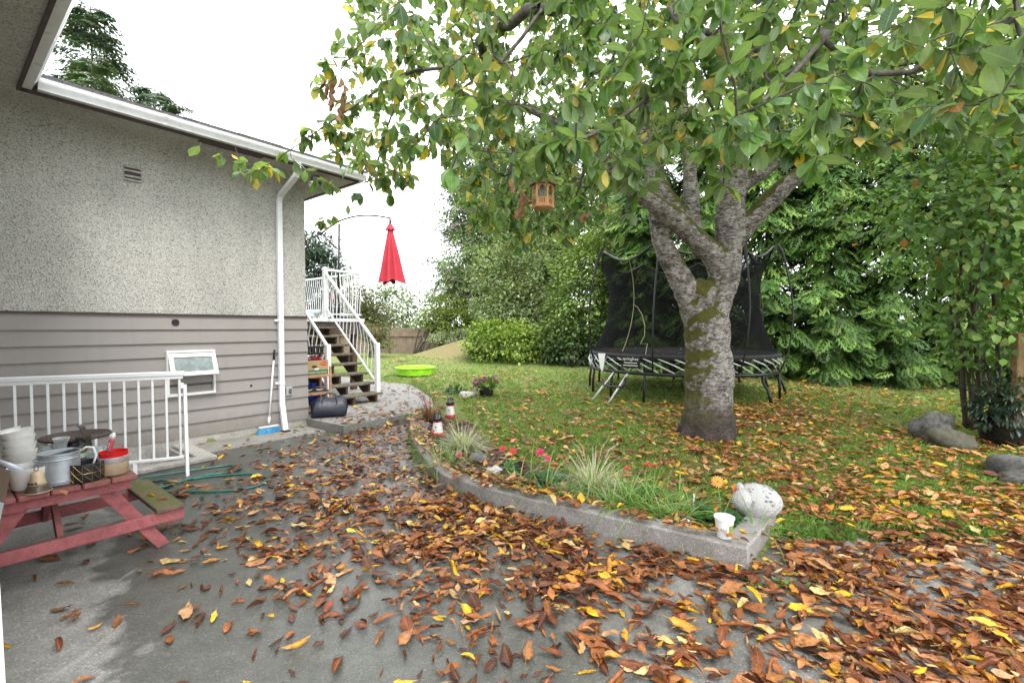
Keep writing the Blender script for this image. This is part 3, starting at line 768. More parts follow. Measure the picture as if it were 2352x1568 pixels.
bt = b0 - .07
for a_, o_ in ((SA1 - .01, HU), (SA0 + .02, HU * -1)):
    lo = hb(a_, bt, zt1); hi = hb(a_, DB0 + .02, ZD)
    newel(stairs, lo, zt1, zt1 + .98); 
    if a_ > 1: newel(deck, hb(a_, DB0 - .03), ZD - .02, ZD + 1.14)
    m = 0
    rail_run(stairs, lo + Vector((0, 0, 0.0)), hi + Vector((0, 0, .06)), .16, .93, o_, .125, .009, .1)
nd = hb(SA1 - .01, DB0 - .03, ZD); nc = hb(DA1 - .03, DB0 - .03, ZD); ne = hb(DA1 - .03, DB0 - 2.95, ZD)
rail_run(deck, nd, nc, .1, 1.08, HN, .1, .0085)
rail_run(deck, nc, ne, .1, 1.08, HU, .1, .0085)
rail_run(deck, ne, hb(.02, DB0 - 2.95, ZD), .1, 1.08, HN * -1, .1, .0085)

# ------------------------------------------------------------------ children's picnic table
REDW = m_wood('faded_red_paint', (.37, .115, .12), (.25, .08, .085), (1, 1, 1), .7, .5, (.06, .06, .035), (.13, .07, .06))
REDTOP = m_wood('mossy_red_boards', (.33, .11, .11), (.20, .07, .07), (1, 1, 1), .75, .75, (.075, .08, .03), (.11, .07, .055))
MOSSY = m_wood('mossy_seat_boards', (.20, .13, .10), (.10, .07, .05), (1, 1, 1), .8, 1.0, (.085, .10, .03))
TB0, TB1, ZT, TAC = 2.36, 3.30, .59, -3.30
tab = thing('picnic_table', "small faded red wooden children's picnic table with mossy benches", 'table', hb(TAC, 2.83, 0))
for k in range(5):
    a1 = -2.94 - k * .145; m = MB(); j = [.0, .006, -.004, .003, 0][k]
    m.hbox(a1 - .139, a1, TB0, TB1 + j, ZT - .036, ZT + j * .3, .008); m.build('table_board', REDTOP, tab)
for s_ in (1, -1):
    ac = TAC + s_ * .55; m = MB(); m.hbox(ac - .085, ac + .085, TB0 + .0, TB1 - .02, .268, .302, .006); m.build('seat', MOSSY, tab)
for bb in (TB1 - .10, TB0 + .12):
    for s_ in (1, -1):
        m = MB(); m.beam(hb(TAC + s_ * .52, bb, .0), hb(TAC + s_ * .17, bb, ZT - .04), .034, .085, up=HU); 
        # cut flush with the ground
        for v in m.v: v.z = max(v.z, .002)
        m.build('leg', REDW, tab)
    m = MB(); m.beam(hb(TAC - .64, bb + .037, .225), hb(TAC + .64, bb + .037, .225), .034, .082, bev=.004); m.build('cross_bar', REDW, tab)
    m = MB(); m.beam(hb(TAC - .33, bb + .037, ZT - .07), hb(TAC + .33, bb + .037, ZT - .07), .03, .06); m.build('top_batten', REDW, tab)
for s_, bb in ((1, TB1 - .12), (-1, TB0 + .14)):
    m = MB(); m.beam(hb(TAC - .02, bb, .21), hb(TAC - .02, bb - s_ * .36, ZT - .05), .085, .03, up=HU); m.build('brace', REDW, tab)

def tpt(px, py, z=None): return onz(px, py, ZT + .004 if z is None else z)
# ---- things on the table
def shell(c, r0, r1, h, n=28, th=.004, tilt=None, base=.004):
    return MB().lathe(c, [(r0 * .96, 0), (r0, .004), (r1, h - .004), (r1 + .002, h), (r1 - th, h), (r0 - th, base + .004), (.001, base)], n, tilt, True, False)
cbowl = tpt(72, 1117)
o = shell(cbowl, .088, .105, .135).build('ribbed_planter', WHITEPL, smooth='auto'); tag(o, 'white ribbed plastic planter under the leaning stack of white bowls', 'planter')
# leaning stack of four bowls beside it
base = tpt(55, 1088); lean = Matrix.Rotation(R(-9), 3, 'Y') @ Matrix.Rotation(R(5), 3, 'X')
names = ['bottom', 'second', 'third', 'top']
for k in range(4):
    c = base + Vector((-.006 * k, 0, .06 + k * .052)) ; o = shell(c, .06, .086, .09, tilt=lean).build('white_bowl', WHITEPL, smooth='auto')
    tag(o, ['white plastic bowl at the bottom of the leaning stack', 'white plastic bowl second from the bottom of the leaning stack',
            'white plastic bowl third from the bottom of the leaning stack', 'white plastic bowl on top of the leaning stack'][k], 'bowl', 'stack of white bowls on the table')
m = shell(base + Vector((0, 0, 0)), .075, .085, .09); o = m.build('white_pot', WHITEPL, smooth='auto'); tag(o, 'squat white pot holding up the leaning bowl stack', 'pot')
base2 = tpt(16, 1085); lean2 = Matrix.Rotation(R(-14), 3, 'Y') @ Matrix.Rotation(R(6), 3, 'X')
for k in range(3):
    o = shell(base2 + Vector((-.012 * k, .03, .0 + .07 * k + .03)), .07, .098, .12, tilt=lean2).build('white_pot', WHITEPL, smooth='auto')
    tag(o, ['lowest of three nested white pots beside the cardboard box', 'middle of three nested white pots beside the cardboard box', 'uppermost of three nested white pots, tilted beside the cardboard box'][k], 'pot', 'nested white pots on the table')
# watering can
wcn = tpt(128, 1110) + Vector((.0, .03, 0))
can = thing('watering_can', 'galvanised metal watering can with long spout and hoop handle', 'watering can', wcn)
m = MB().lathe(wcn, [(.098, 0), (.10, .004), (.10, .02), (.103, .024), (.10, .028), (.10, .185), (.104, .19), (.104, .2), (.10, .2), (.095, .185), (.095, .01), (.001, .01)], 32, None, True, False); m.build('body', STEEL, can, smooth='auto')
m = MB().prism([wcn + Vector((.1 * math.cos(t), .1 * math.sin(t), .197)) for t in np.linspace(math.pi * .45, math.pi * 1.55, 14)], (0, 0, .004)); m.build('half_lid', STEEL, can)
sd = Vector((-.80, -.55, 0)).normalized()
m = MB().tube([wcn + sd * .095 + Vector((0, 0, .05)), wcn + sd * .2 + Vector((0, 0, .125)), wcn + sd * .32 + Vector((0, 0, .21))], [.026, .02, .014], 12); sp_ = m.build('spout', STEEL, can, smooth=True)
e = wcn + sd * .32 + Vector((0, 0, .21)); ax = (sd * .82 + Vector((0, 0, .57))).normalized()
m = MB().tube([e, e + ax * .03, e + ax * .045, e + ax * .046], [.014, .032, .036, .001], 16); m.build('rose', STEEL, sp_, smooth='auto')
m = MB().tube([wcn + Vector((-.115 * math.cos(t), -.10 * math.sin(t) - .02 * math.sin(t), .165 + .0 * t)) for t in np.linspace(0, math.pi, 14)], .006, 6); m.build('carrying_handle', STEEL, can, smooth=True)
hd = sd * -1
m = MB().tube([wcn + hd * .098 + Vector((0, 0, .185)), wcn + hd * .13 + Vector((0, 0, .21)), wcn + hd * .165 + Vector((0, 0, .205)), wcn + hd * .18 + Vector((0, 0, .15)), wcn + hd * .165 + Vector((0, 0, .09)), wcn + hd * .1 + Vector((0, 0, .06))], .007, 8); m.build('handle', paint('white_enamel', (.7, .71, .7), .4), can, smooth=True)
# bell
bl = tpt(87, 1128)
bell = thing('bell', 'tan ceramic bell with dark rim and cord loop', 'bell', bl)
CER = paint('tan_ceramic', (.50, .38, .24), .35, .1, 14); DKC = paint('brown_glaze', (.07, .05, .035), .3, .2, 20)
MB().lathe(bl, [(.045, .045), (.036, .062), (.032, .085), (.030, .108), (.022, .122), (.001, .126)], 22, None, True, False).build('dome', CER, bell, smooth=True)
MB().lathe(bl, [(.064, .0), (.066, .006), (.062, .010), (.050, .03), (.0455, .0452)], 22, None, True, True).build('skirt', DKC, bell, smooth=True)
MB().lathe(bl, [(.067, -.0), (.068, .003), (.066, .0055)], 22, None, True, True).build('rim', CER, bell, smooth=True)
MB().tube([bl + Vector((.014 * math.sin(t) - .006, 0, .126 + .02 * (1 - math.cos(t)))) for t in np.linspace(0, 2 * math.pi, 12)], .0022, 5).build('cord', DKC, bell)
for k in range(4):
    t = R(-120 + k * 22); p = bl + Vector((.0425 * math.cos(t), .0425 * math.sin(t), .058))
    MB().box(p, (.012, .006, .014), Matrix.Rotation(t + R(90), 3, 'Z'), .002).build('relief', DKC, bell)
# black pot with gold lines
bp = tpt(199, 1100)
pot = thing('geometric_pot', 'black ceramic pot with gold triangle lines', 'pot', bp)
NAVY = paint('blue_black_ceramic', (.018, .02, .028), .3, .15, 10); GOLD = paint('gold_line', (.62, .43, .12), .3, .1, 20, metal=.8)
MB().lathe(bp, [(.088, 0), (.0905, .004), (.0925, .115), (.09, .118), (.086, .115), (.084, .01), (.001, .008)], 36, None, True, False).build('body', NAVY, pot, smooth='auto')
for z in (.058, ):
    MB().tube([bp + Vector((.0922 * math.cos(t), .0922 * math.sin(t), z)) for t in np.linspace(0, 2 * math.pi, 40)[:-1]], .0012, 4, closed=True).build('gold_band', GOLD, pot)
for k in range(12):
    t = 2 * math.pi * k / 12
    MB().tube([bp + Vector((.0918 * math.cos(t), .0918 * math.sin(t), .004)), bp + Vector((.0932 * math.cos(t), .0932 * math.sin(t), .114))], .0012, 4).build('gold_line', GOLD, pot)
    for z0, z1 in ((.058, .004), (.114, .058)):
        pts = [bp + Vector((.0928 * math.cos(t + s_ * math.pi / 6), .0928 * math.sin(t + s_ * math.pi / 6), z0 + (z1 - z0) * s_)) for s_ in np.linspace(0, 1, 6)]
        MB().tube(pts, .0012, 4).build('gold_line', GOLD, pot)
# tan bucket with red insert and brush
bk = tpt(262, 1086)
bucket = thing('bucket', 'tan bucket with silver band and bright red inner tub', 'bucket', bk)
MB().lathe(bk, [(.074, 0), (.078, .004), (.082, .085)], 30, None, True, False).build('body', paint('tan_paper', (.42, .31, .21), .7, .1, 20), bucket, smooth=True)
MB().lathe(bk, [(.083, .085), (.087, .09), (.089, .122), (.085, .124), (.08, .122)], 30, None, False, False).build('band', ALU, bucket, smooth='auto')
MB().lathe(bk, [(.079, .11), (.081, .15), (.083, .153), (.078, .153), (.074, .09), (.001, .09)], 30, None, False, False).build('tub', paint('red_plastic', (.62, .012, .012), .35, .05), bucket, smooth='auto')
br0 = bk + Vector((-.02, -.02, .14)); bd = Vector((.22, .1, .97)).normalized()
brush = thing('dish_brush', 'pink and white brush handle standing in the red bucket', 'brush', br0)
MB().tube([br0 - bd * .045, br0, br0 + bd * .005], [.01, .008, .008], 8).build('stem', WHITEPL, brush, smooth=True)
MB().tube([br0 + bd * .004, br0 + bd * .03, br0 + bd * .09, br0 + bd * .105], [.011, .016, .0155, .013], 10).build('grip', paint('pink_rubber', (.52, .08, .11), .5), brush, smooth=True)
MB().tube([br0 + bd * .105, br0 + bd * .125, br0 + bd * .14, br0 + bd * .146], [.013, .0135, .009, .004], 10).build('tip', WHITEPL, brush, smooth=True)
text_part('lettering', 'vileda', WHITEPL, brush, br0 + bd * .06 + Vector((.002, -.0175, 0)), bd, Vector((-1, 0, 0)), .017)
# bottle, jars, vase
bo = tpt(184, 1065)
bottle = thing('bottle', 'black plastic bottle with red and green label', 'bottle', bo)
MB().lathe(bo, [(.04, 0), (.044, .005), (.044, .13), (.04, .145), (.018, .155), (.016, .18)], 20).build('body', BLACK, bottle, smooth='auto')
MB().lathe(bo, [(.02, .172), (.021, .174), (.021, .195), (.019, .197)], 16).build('cap', RUBBER, bottle, smooth='auto')
MB().tube([bo + Vector((0, 0, .05)), bo + Vector((0, 0, .085))], .0448, 20, False).build('label', paint('white_label', (.7, .7, .68), .5), bottle, smooth=True)
MB().tube([bo + Vector((0, 0, .0855)), bo + Vector((0, 0, .1))], .0449, 20, False).build('label_stripe', paint('green_print', (.05, .25, .05), .5), bottle, smooth=True)
MB().tube([bo + Vector((0, 0, .101)), bo + Vector((0, 0, .112))], .0449, 20, False).build('label_stripe', paint('red_print', (.45, .03, .03), .5), bottle, smooth=True)
for (px, py, r, h, lab) in ((218, 1066, .047, .13, 'wide clear glass jar between the black bottle and the red bucket'), (240, 1060, .04, .12, 'small clear glass jar behind the red bucket'),
                            (108, 1062, .042, .13, 'clear glass jar behind the watering can, beside the white bowls'), (160, 1060, .038, .11, 'clear glass jar between the vase and the black bottle')):
    c = tpt(px, py); o = MB().lathe(c, [(r * .9, 0), (r, .006), (r, h * .75), (r * .8, h * .85), (r * .8, h), (r * .76, h), (r * .76, h * .86), (r * .94, h * .74), (r * .94, .012), (.001, .012)], 22, None, True, False).build('glass_jar', GLASS, smooth='auto')
    tag(o, lab, 'jar', 'glass jars on the table')
c = tpt(142, 1062); o = MB().lathe(c, [(.045, 0), (.05, .01), (.047, .05), (.03, .11), (.034, .14), (.05, .185), (.048, .186), (.031, .14), (.027, .11), (.043, .05), (.045, .012), (.001, .01)], 26, None, True, False).build('glass_vase', GLASS, smooth=True)
tag(o, 'clear flared glass vase behind the watering can', 'vase')
# round coiled tray leaning behind, and a bent dark metal strap
TRAY = paint('dark_wicker', (.065, .045, .038), .75, .3, 60, .4, (.13, .1, .085), bmp=.6)
c = tpt(128, 1062) + Vector((-.03, .20, .10)); tr = thing('coiled_tray', 'round dark coiled wicker tray lying behind the bowls', 'tray', c)
for k in range(9):
    rr = .03 + k * .022
    MB().tube([c + Vector((rr * math.cos(t), rr * math.sin(t), .03 + rr * .12)) for t in np.linspace(0, 2 * math.pi, 33)[:-1]], .012, 6, closed=True).build('coil', TRAY, tr, smooth=True)
MB().lathe(c + Vector((0, 0, -.098)), [(.10, 0), (.06, .02), (.06, .12)], 16).build('base', TRAY, tr)
c = tpt(196, 1060); pts = [c + Vector((.01, .02, 0)), c + Vector((.03, .01, .1)), c + Vector((.02, 0, .19)), c + Vector((-.015, -.005, .26)), c + Vector((-.03, -.005, .275))]
m = MB()
for i in range(4): m.beam(pts[i], pts[i + 1] + (pts[i + 1] - pts[i]).normalized() * .004, .003, .048, up=(0, -1, 0))
o = m.build('metal_strap', paint('dark_brown_metal', (.04, .03, .026), .4), smooth=False); tag(o, 'bent dark brown metal strap standing behind the black bottle', 'strap')
# cardboard box with a printed leaflet at the table end
KRAFT = paint('brown_cardboard', (.25, .18, .13), .85, .1, 8, .2, (.16, .11, .08))
bx0 = aty(25, 1080, 2.5); bup = (aty(25, 1080, 2.5) - aty(-6, 1245, 2.5)).normalized(); bl_ = Vector((-bup.z, 0, bup.x)).normalized(); bdp = Vector((-.85, .55, 0)).normalized()
A = bx0 - bup * .44
box = thing('cardboard_box', 'brown cardboard box tipped on its corner beside the table', 'box', A)
for (p, e, f_) in ((A, bl_ * .46, bup * .44), (A + bdp * .3, bl_ * .46, bup * .40)):
    m = MB(); m.prism([p, p + e, p + e + f_, p + f_], bdp * .005); m.build('panel', KRAFT, box)
for p in (A, A + bl_ * .456): m = MB(); m.prism([p + bdp * .006, p + bdp * .3, p + bdp * .3 + bup * .40, p + bdp * .006 + bup * .43], bl_ * .004); m.build('panel', KRAFT, box)
m = MB(); m.prism([A + bdp * .006, A + bdp * .3, A + bdp * .3 + bl_ * .46, A + bdp * .006 + bl_ * .46], bup * .005); m.build('panel', KRAFT, box)
PRW = paint('print_white', (.72, .76, .8), .5, .04, 5); PRB = paint('print_blue', (.12, .36, .55), .5, .1, 6)
nb_ = bdp * -1
m = MB(); q_ = A + nb_ * .004; m.prism([q_ + bl_ * .006 + bup * .26, q_ + bl_ * .012 + bup * .02, q_ + bl_ * .43 + bup * .02, q_ + bl_ * .43 + bup * .26], nb_ * .002); lf = m.build('printed_panel', PRW, box)
m = MB(); q_ = A + nb_ * .0075; m.prism([q_ + bl_ * .02 + bup * .13, q_ + bl_ * .02 + bup * .03, q_ + bl_ * .4 + bup * .03, q_ + bl_ * .18 + bup * .08], nb_ * .001); m.build('blue_wave', PRB, lf)
sc_t = A + bl_ * .26 + bdp * .16; hz_ = A.z + .20 * bl_.z - .004
stool = thing('low_stool', 'plain low wooden stool under the tipped cardboard box', 'stool', (sc_t.x, sc_t.y, 0))
MB().box((sc_t.x, sc_t.y, hz_ - .015), (.3, .24, .03), None, .005).build('seat', REDW, stool)
for sx_ in (-1, 1):
    for sy_ in (-1, 1): MB().box((sc_t.x + sx_ * .12, sc_t.y + sy_ * .09, (hz_ - .03) / 2), (.035, .035, hz_ - .03)).build('leg', REDW, stool)
# edge of a white board at the left
p0 = aty(5, 1600, 1.42)
o = MB().beam((p0.x, 1.42, 0), (p0.x - .04, 1.44, .80), .03, .02, up=(0, 1, 0), bev=.003).build('white_stake', WHITE); tag(o, 'thin white painted stake leaning at the edge of the concrete', 'stake')

# ------------------------------------------------------------------ garden hose, broom
HOSE = paint('green_hose', (.012, .13, .105), .35, .12, 10, spec=.6)
def ground_path(pxs, z=.012): return [onz(x, y, z) for x, y in pxs]
hp = [(75, 1188), (140, 1182), (200, 1166), (260, 1152), (330, 1128), (400, 1108), (470, 1096), (540, 1090), (590, 1088), (612, 1096), (600, 1112), (550, 1124), (470, 1130), (390, 1131), (320, 1126), (300, 1115), (330, 1100), (400, 1088), (470, 1076), (525, 1068), (548, 1068), (552, 1076), (520, 1086), (460, 1096), (400, 1112), (350, 1124), (320, 1120), (330, 1108), (370, 1103), (395, 1108), (385, 1118), (350, 1124)]
pts = resample(ground_path(hp), .06)
for i, p in enumerate(pts): p.z = .012 + .012 * (.5 + .5 * math.sin(i * .35)) * (1 if i > 40 else .2)
o = MB().tube(pts, .0105, 8).build('garden_hose', HOSE, smooth=True); tag(o, 'green garden hose coiled loosely on the wet concrete', 'hose')
bf = onz(617, 994, .012); bt_ = hb(wall_a(627) + .0, .045, 1.26)
broom = thing('broom', 'broom with white handle and blue bristles leaning on the siding', 'broom', bf)
f0 = bf + Vector((0, 0, .10)); dv = (bt_ - f0)
MB().tube([f0 + dv * .06, f0 + dv * .86], .0125, 10).build('handle', WHITE, broom, smooth=True)
MB().tube([f0 + dv * .86, f0 + dv * .995, bt_], [.0145, .0145, .008], 10).build('grip', RUBBER, broom, smooth=True)
MB().tube([f0 + dv * .03, f0 + dv * .12], .02, 8).build('socket', WHITEPL, broom, smooth=True)
hx = HU.copy(); m = MB(); m.beam(f0 - hx * .145 + Vector((0, 0, -.005)), f0 + hx * .145 + Vector((0, 0, -.005)), .05, .035, bev=.008); m.build('head', paint('grey_white_plastic', (.55, .55, .55), .5), broom)
BRI = paint('blue_bristles', (.06, .33, .58), .6, .25, 90, bmp=.8, fine=300)
m = MB(); rd = random.Random(2)
for k in range(60):
    t = -.14 + .28 * k / 59
    for j in range(3):
        p = f0 + hx * t + HN * (-.015 + .015 * j) + Vector((0, 0, -.02)); e_ = bf + hx * (t * 1.22 + rd.uniform(-.006, .006)) + HN * (-.03 + .035 * j) + Vector((0, 0, rd.uniform(-.008, .004)))
        m.beam(p, e_, .005, .003)
m.build('bristles', BRI, broom)

# ------------------------------------------------------------------ porch corner: shelf, crates, bag
PINE = m_wood('pale_pine', (.48, .27, .16), (.32, .17, .1), (1, 1, 1), .7)
sa0, sa1, sb0, sb1 = .04, .585, -.62, -.30
shf = thing('shoe_shelf', 'pale pine slatted shelf standing between the house corner and the stairs', 'shelf', hb(.3, -.45, .125))
for a_ in (sa0, sa1):
    for b_ in (sb0, sb1):
        m = MB(); m.hbox(a_ - .018, a_ + .018, b_ - .014, b_ + .014, .125, .92, .003); m.build('post', PINE, shf)
for z in (.2, .47, .77):
    for k in range(4):
        b_ = sb0 + .03 + k * (sb1 - sb0 - .06) / 3; m = MB(); m.hbox(sa0 + .019, sa1 - .019, b_ - .03, b_ + .03, z - .009, z + .009, .002); m.build('slat', PINE, shf)
    m = MB(); m.hbox(sa0 + .02, sa1 - .02, sb1 + .015, sb1 + .03, z - .03, z + .012, .002); m.build('rail', PINE, shf)
# banana carton
bx = thing('banana_carton', 'tan banana carton with green print on the top shelf', 'carton', hb(.33, -.45, .78))
m = MB(); z0 = .782; z1 = 1.03
for (a0, a1, b0_, b1_) in ((.075, .555, -.315, -.309), (.075, .555, -.6, -.594), (.075, .081, -.594, -.315), (.549, .555, -.594, -.315)): m.hbox(a0, a1, b0_, b1_, z0, z1)
m.hbox(.08, .55, -.594, -.315, z0, z0 + .006); m.build('carton_body', paint('carton_tan', (.40, .27, .13), .8, .08, 9), bx)
m = MB(); m.hbox(.078, .552, -.3088, -.3068, z0 + .01, z0 + .085); m.build('green_band', paint('carton_green', (.02, .16, .10), .6, .1), bx)
YEL = paint('carton_yellow', (.62, .50, .18), .6, .08)
text_part('lettering', 'premium bananas', YEL, bx, hb(.315, -.3060, z0 + .047), HU, (0, 0, 1), .062)
m = MB(); m.prism([hb(.47 + .065 * math.cos(t), -.3085, z1 - .06 + .036 * math.sin(t)) for t in np.linspace(0, 2 * math.pi, 20)[:-1]], HN * .002); m.build('red_oval', paint('logo_red', (.48, .05, .05), .6), bx)
text_part('lettering', 'Del Monte', YEL, bx, hb(.47, -.3058, z1 - .06), HU, (0, 0, 1), .026)
m = MB(); m.prism([hb(.30 + .05 * math.cos(t), -.3086, z1 - .105 + .02 * math.sin(t)) for t in np.linspace(0, 2 * math.pi, 16)[:-1]], HN * .002); m.build('hand_hole', RUBBER, bx)
m = MB(); m.hbox(.30, .38, -.3066, -.3050, z0 + .088, z0 + .112); m.build('sticker', PRW, bx)
RED = paint('red_tin', (.42, .03, .05), .3, .2, 12)
for k, (a_, b_, lab) in enumerate(((.20, -.40, 'red drink can lying on its side at the house end of the banana carton'), (.33, -.42, 'red drink can lying tilted in the middle of the banana carton'), (.44, -.40, 'red and white drink can at the stair end of the banana carton'))):
    c = hb(a_, b_, z1 + .025 + .012 * (k % 2)); d = (HU * [.6, .9, .3][k] + HN * [.7, .4, .9][k] + Vector((0, 0, .1))).normalized()
    cn = thing('drink_can', lab, 'can', c, 'drink cans in the banana carton'); 
    MB().tube([c - d * .065, c - d * .058, c + d * .058, c + d * .065], [.026, .034, .034, .026], 14).build('can_body', RED, cn, smooth='auto')
    MB().tube([c + d * .064, c + d * .067], [.027, .027], 14).build('lid', ALU, cn)
# black plastic crate on top, behind
m = MB(); 
for q in ((.06, .50, -.345, -.335), (.06, .50, -.60, -.59), (.06, .07, -.59, -.345), (.49, .50, -.59, -.345)):
    m.hbox(*q, 1.13, 1.15); m.hbox(*q, 1.24, 1.265)
    for k in range(6):
        t0, t1 = k / 6, (k + .35) / 6
        if q[1] - q[0] > .1: m.hbox(q[0] + (q[1] - q[0]) * t0, q[0] + (q[1] - q[0]) * t1, q[2], q[3], 1.15, 1.24)
        else: m.hbox(q[0], q[1], q[2] + (q[3] - q[2]) * t0, q[2] + (q[3] - q[2]) * t1, 1.15, 1.24)
m.hbox(.07, .49, -.59, -.345, 1.128, 1.136); m.hbox(.075, .10, -.45, -.42, 1.031, 1.128); m.hbox(.46, .49, -.45, -.42, 1.031, 1.128)
o = m.build('plastic_crate', RUBBER); tag(o, 'black open plastic crate above the banana carton', 'crate')
# shoes on the middle slats
def shoe(c, d, lab):
    d = Vector(d).normalized(); s_ = Vector((-d.y, d.x, 0)); t = thing('sneaker', lab, 'shoe', c, 'sneakers on the shelf')
    prof = [(-.13, .03, .085), (-.10, .036, .10), (-.05, .037, .095), (0, .037, .075), (.05, .042, .055), (.10, .04, .045), (.14, .025, .03)]
    m = MB(); vs = []; fs = []
    for x, hw, h in prof:
        for k in range(8):
            th = math.pi * k / 7; vs.append(Vector(c) + d * x + s_ * hw * math.cos(th) + Vector((0, 0, .018 + (h - .018) * math.sin(th) ** .7)))
    for i in range(len(prof) - 1):
        for k in range(7): fs.append((i * 8 + k, i * 8 + 8 + k, i * 8 + 9 + k, i * 8 + 1 + k))
    fs.append(tuple(range(8))); fs.append(tuple(range((len(prof) - 1) * 8 + 7, (len(prof) - 1) * 8 - 1, -1)))
    m.add(vs, fs); m.build('upper', RUBBER, t, smooth=True)
    m = MB(); m.prism([Vector(c) + d * x + s_ * y for x, y in ((-.14, -.03), (-.05, -.038), (.05, -.044), (.12, -.036), (.15, 0), (.12, .036), (.05, .044), (-.05, .038), (-.14, .03))], (0, 0, .02)); m.build('sole', paint('dark_rubber_sole', (.05, .05, .05), .7), t)
    n_ = s_ if s_.dot(Vector((0, -1, 0))) > 0 else -s_
    m = MB(); pp = [Vector(c) + n_ * (.0385 + .002) + d * x + Vector((0, 0, z)) for x, z in ((-.06, .05), (-.02, .034), (.02, .04), (.07, .062), (.02, .05), (-.02, .046), (-.05, .058))]
    m.prism(pp, n_ * .003); m.build('swoosh', WHITEPL, t)
shoe(hb(.25, -.42, .48), HU, 'black sneaker with white side mark, at the house end of the middle slats')
shoe(hb(.42, -.36, .48), HU + HN * .4, 'black sneaker with white side mark, at the stair end of the middle slats')
# blue bin and a sack behind the shelf
bb_ = hb(.78, -1.25, .125)
o = MB().lathe(bb_, [(.17, 0), (.18, .02), (.24, .40), (.25, .41), (.25, .43), (.23, .43), (.16, .03), (.001, .03)], 4, Matrix.Rotation(R(20), 3, 'Z'), True, False).build('recycling_bin', paint('blue_plastic', (.02, .06, .42), .4)); tag(o, 'blue plastic recycling bin under the porch stairs', 'bin')
o = MB().lathe(hb(.32, -.22, .125), [(.1, 0), (.12, .02), (.135, .18), (.13, .19), (.12, .18), (.11, .02), (.001, .02)], 18, None, True, False).build('grow_bag', paint('black_sack', (.02, .022, .02), .7), smooth='auto'); tag(o, 'black pot-shaped sack behind the duffel bag', 'sack')
# navy duffel bag
LEA = paint('navy_leather', (.007, .009, .024), .45, .25, 9, bmp=.35, fine=22, spec=.6)
bc = hb(.33, .13, .125); bdv = (HU * .55 + HN * .83).normalized(); bdv = Vector((.94, .34, 0)).normalized(); bs_ = Vector((-bdv.y, bdv.x, 0))
bag = thing('duffel_bag', 'navy leather duffel bag slumped on the concrete by the house corner', 'bag', bc)
m = MB(); vs = []; fs = []; prof = [(-.30, .5, .5), (-.305, .9, .85), (-.27, 1, 1.05), (-.18, 1, 1.12), (-.1, 1.02, 1.02), (.0, 1.06, .95), (.09, 1.05, 1.0), (.18, 1, 1.12), (.26, .95, 1.06), (.30, .85, .8), (.31, .4, .45)]
for i, (x, sw, sh) in enumerate(prof):
    for k in range(20):
        th = 2 * math.pi * k / 20; cx_ = math.copysign(abs(math.cos(th)) ** .5, math.cos(th)); cz_ = math.copysign(abs(math.sin(th)) ** .5, math.sin(th))
        wob = 1 + .07 * math.sin(i * 2.1 + k * 1.3) + .05 * math.sin(k * 2.7 + i)
        vs.append(bc + bdv * (x * .9 * (1 - .14 * max(0, cz_)) + .02 * cz_) + bs_ * (cx_ * .15 * sw * wob * (1 - .62 * max(0, cz_) ** 1.3 - .25 * max(0, cz_))) + Vector((0, 0, max(.0, .158 + cz_ * .158 * sh * (wob if cz_ > 0 else 1)))))
for i in range(len(prof) - 1):
    for k in range(20): fs.append((i * 20 + k, i * 20 + (k + 1) % 20, i * 20 + 20 + (k + 1) % 20, i * 20 + 20 + k))
fs.append(tuple(range(19, -1, -1))); fs.append(tuple((len(prof) - 1) * 20 + k for k in range(20)))
m.add(vs, fs); ob = m.build('body', LEA, bag, smooth=True)
for s_ in (-1, 1):
    pts = [bc + bdv * x + bs_ * s_ * y + Vector((0, 0, z)) for x, y, z in ((-.13, .12, .16), (-.125, .08, .27), (-.10, .05, .35), (-.04, .04, .385), (.03, .04, .38), (.08, .05, .35), (.10, .08, .27), (.11, .12, .16))]
    MB().tube(pts, .009, 7).build('strap', LEA, bag, smooth=True)
MB().tube([bc + bdv * x + Vector((0, 0, z)) for x, z in ((-.27, .265), (-.1, .292), (.1, .288), (.27, .262))], .006, 6).build('zip', RUBBER, bag)

# ------------------------------------------------------------------ porch things
# cantilever umbrella
up_ = hb(2.35, DB0 - .75); UY = up_.y
um = thing('patio_umbrella', 'closed red cantilever umbrella on a black curved pole', 'umbrella', (up_.x, up_.y, ZD))
pb = Vector((aty(776, 640, UY).x, UY, ZD)); ptop = aty(779, 514, UY)
MB().lathe(pb, [(.24, 0), (.24, .05), (.05, .07), (.04, .11)], 20).build('base', RUBBER, um, smooth='auto')
MB().tube([pb + Vector((0, 0, .05)), Vector((ptop.x, UY, ptop.z))], .026, 10).build('pole', BLACK, um, smooth=True)
arm = [(738, 536), (752, 525), (779, 508), (806, 499), (835, 495), (866, 496), (896, 501)]
ap = resample([aty(x, y, UY) for x, y in arm], .1)
MB().tube(ap, .02, 8).build('arm', BLACK, um, smooth=True)
MB().tube([aty(740, 537, UY), aty(775, 572, UY)], .017, 8).build('strut', BLACK, um, smooth=True)
hc = aty(734, 536, UY); MB().tube([hc + Vector((0, -.05, 0)), hc + Vector((0, .05, 0))], .045, 12).build('crank', BLACK, um, smooth='auto')
MB().tube([aty(777, 568, UY) + Vector((.02, -.03, .05)), aty(784, 578, UY), aty(782, 592, UY)], .01, 6).build('crank_handle', BLACK, um)
ct = aty(896, 501, UY); MB().tube([ct, ct + Vector((0, 0, -.13))], [.022, .03], 10).build('finial', BLACK, um, smooth=True)
c0 = aty(896, 513, UY); zb = aty(898, 647, UY).z; Lc = c0.z - zb
REDF = paint('faded_red_fabric', (.44, .048, .062), .9, .08, 5, bmp=.1, spec=.1)
m = MB(); NN = 48; rows = [(0, .018), (.03, .03), (.10, .055), (.3, .10), (.55, .155), (.8, .21), (1.0, .265)]
vs = []; fs = []
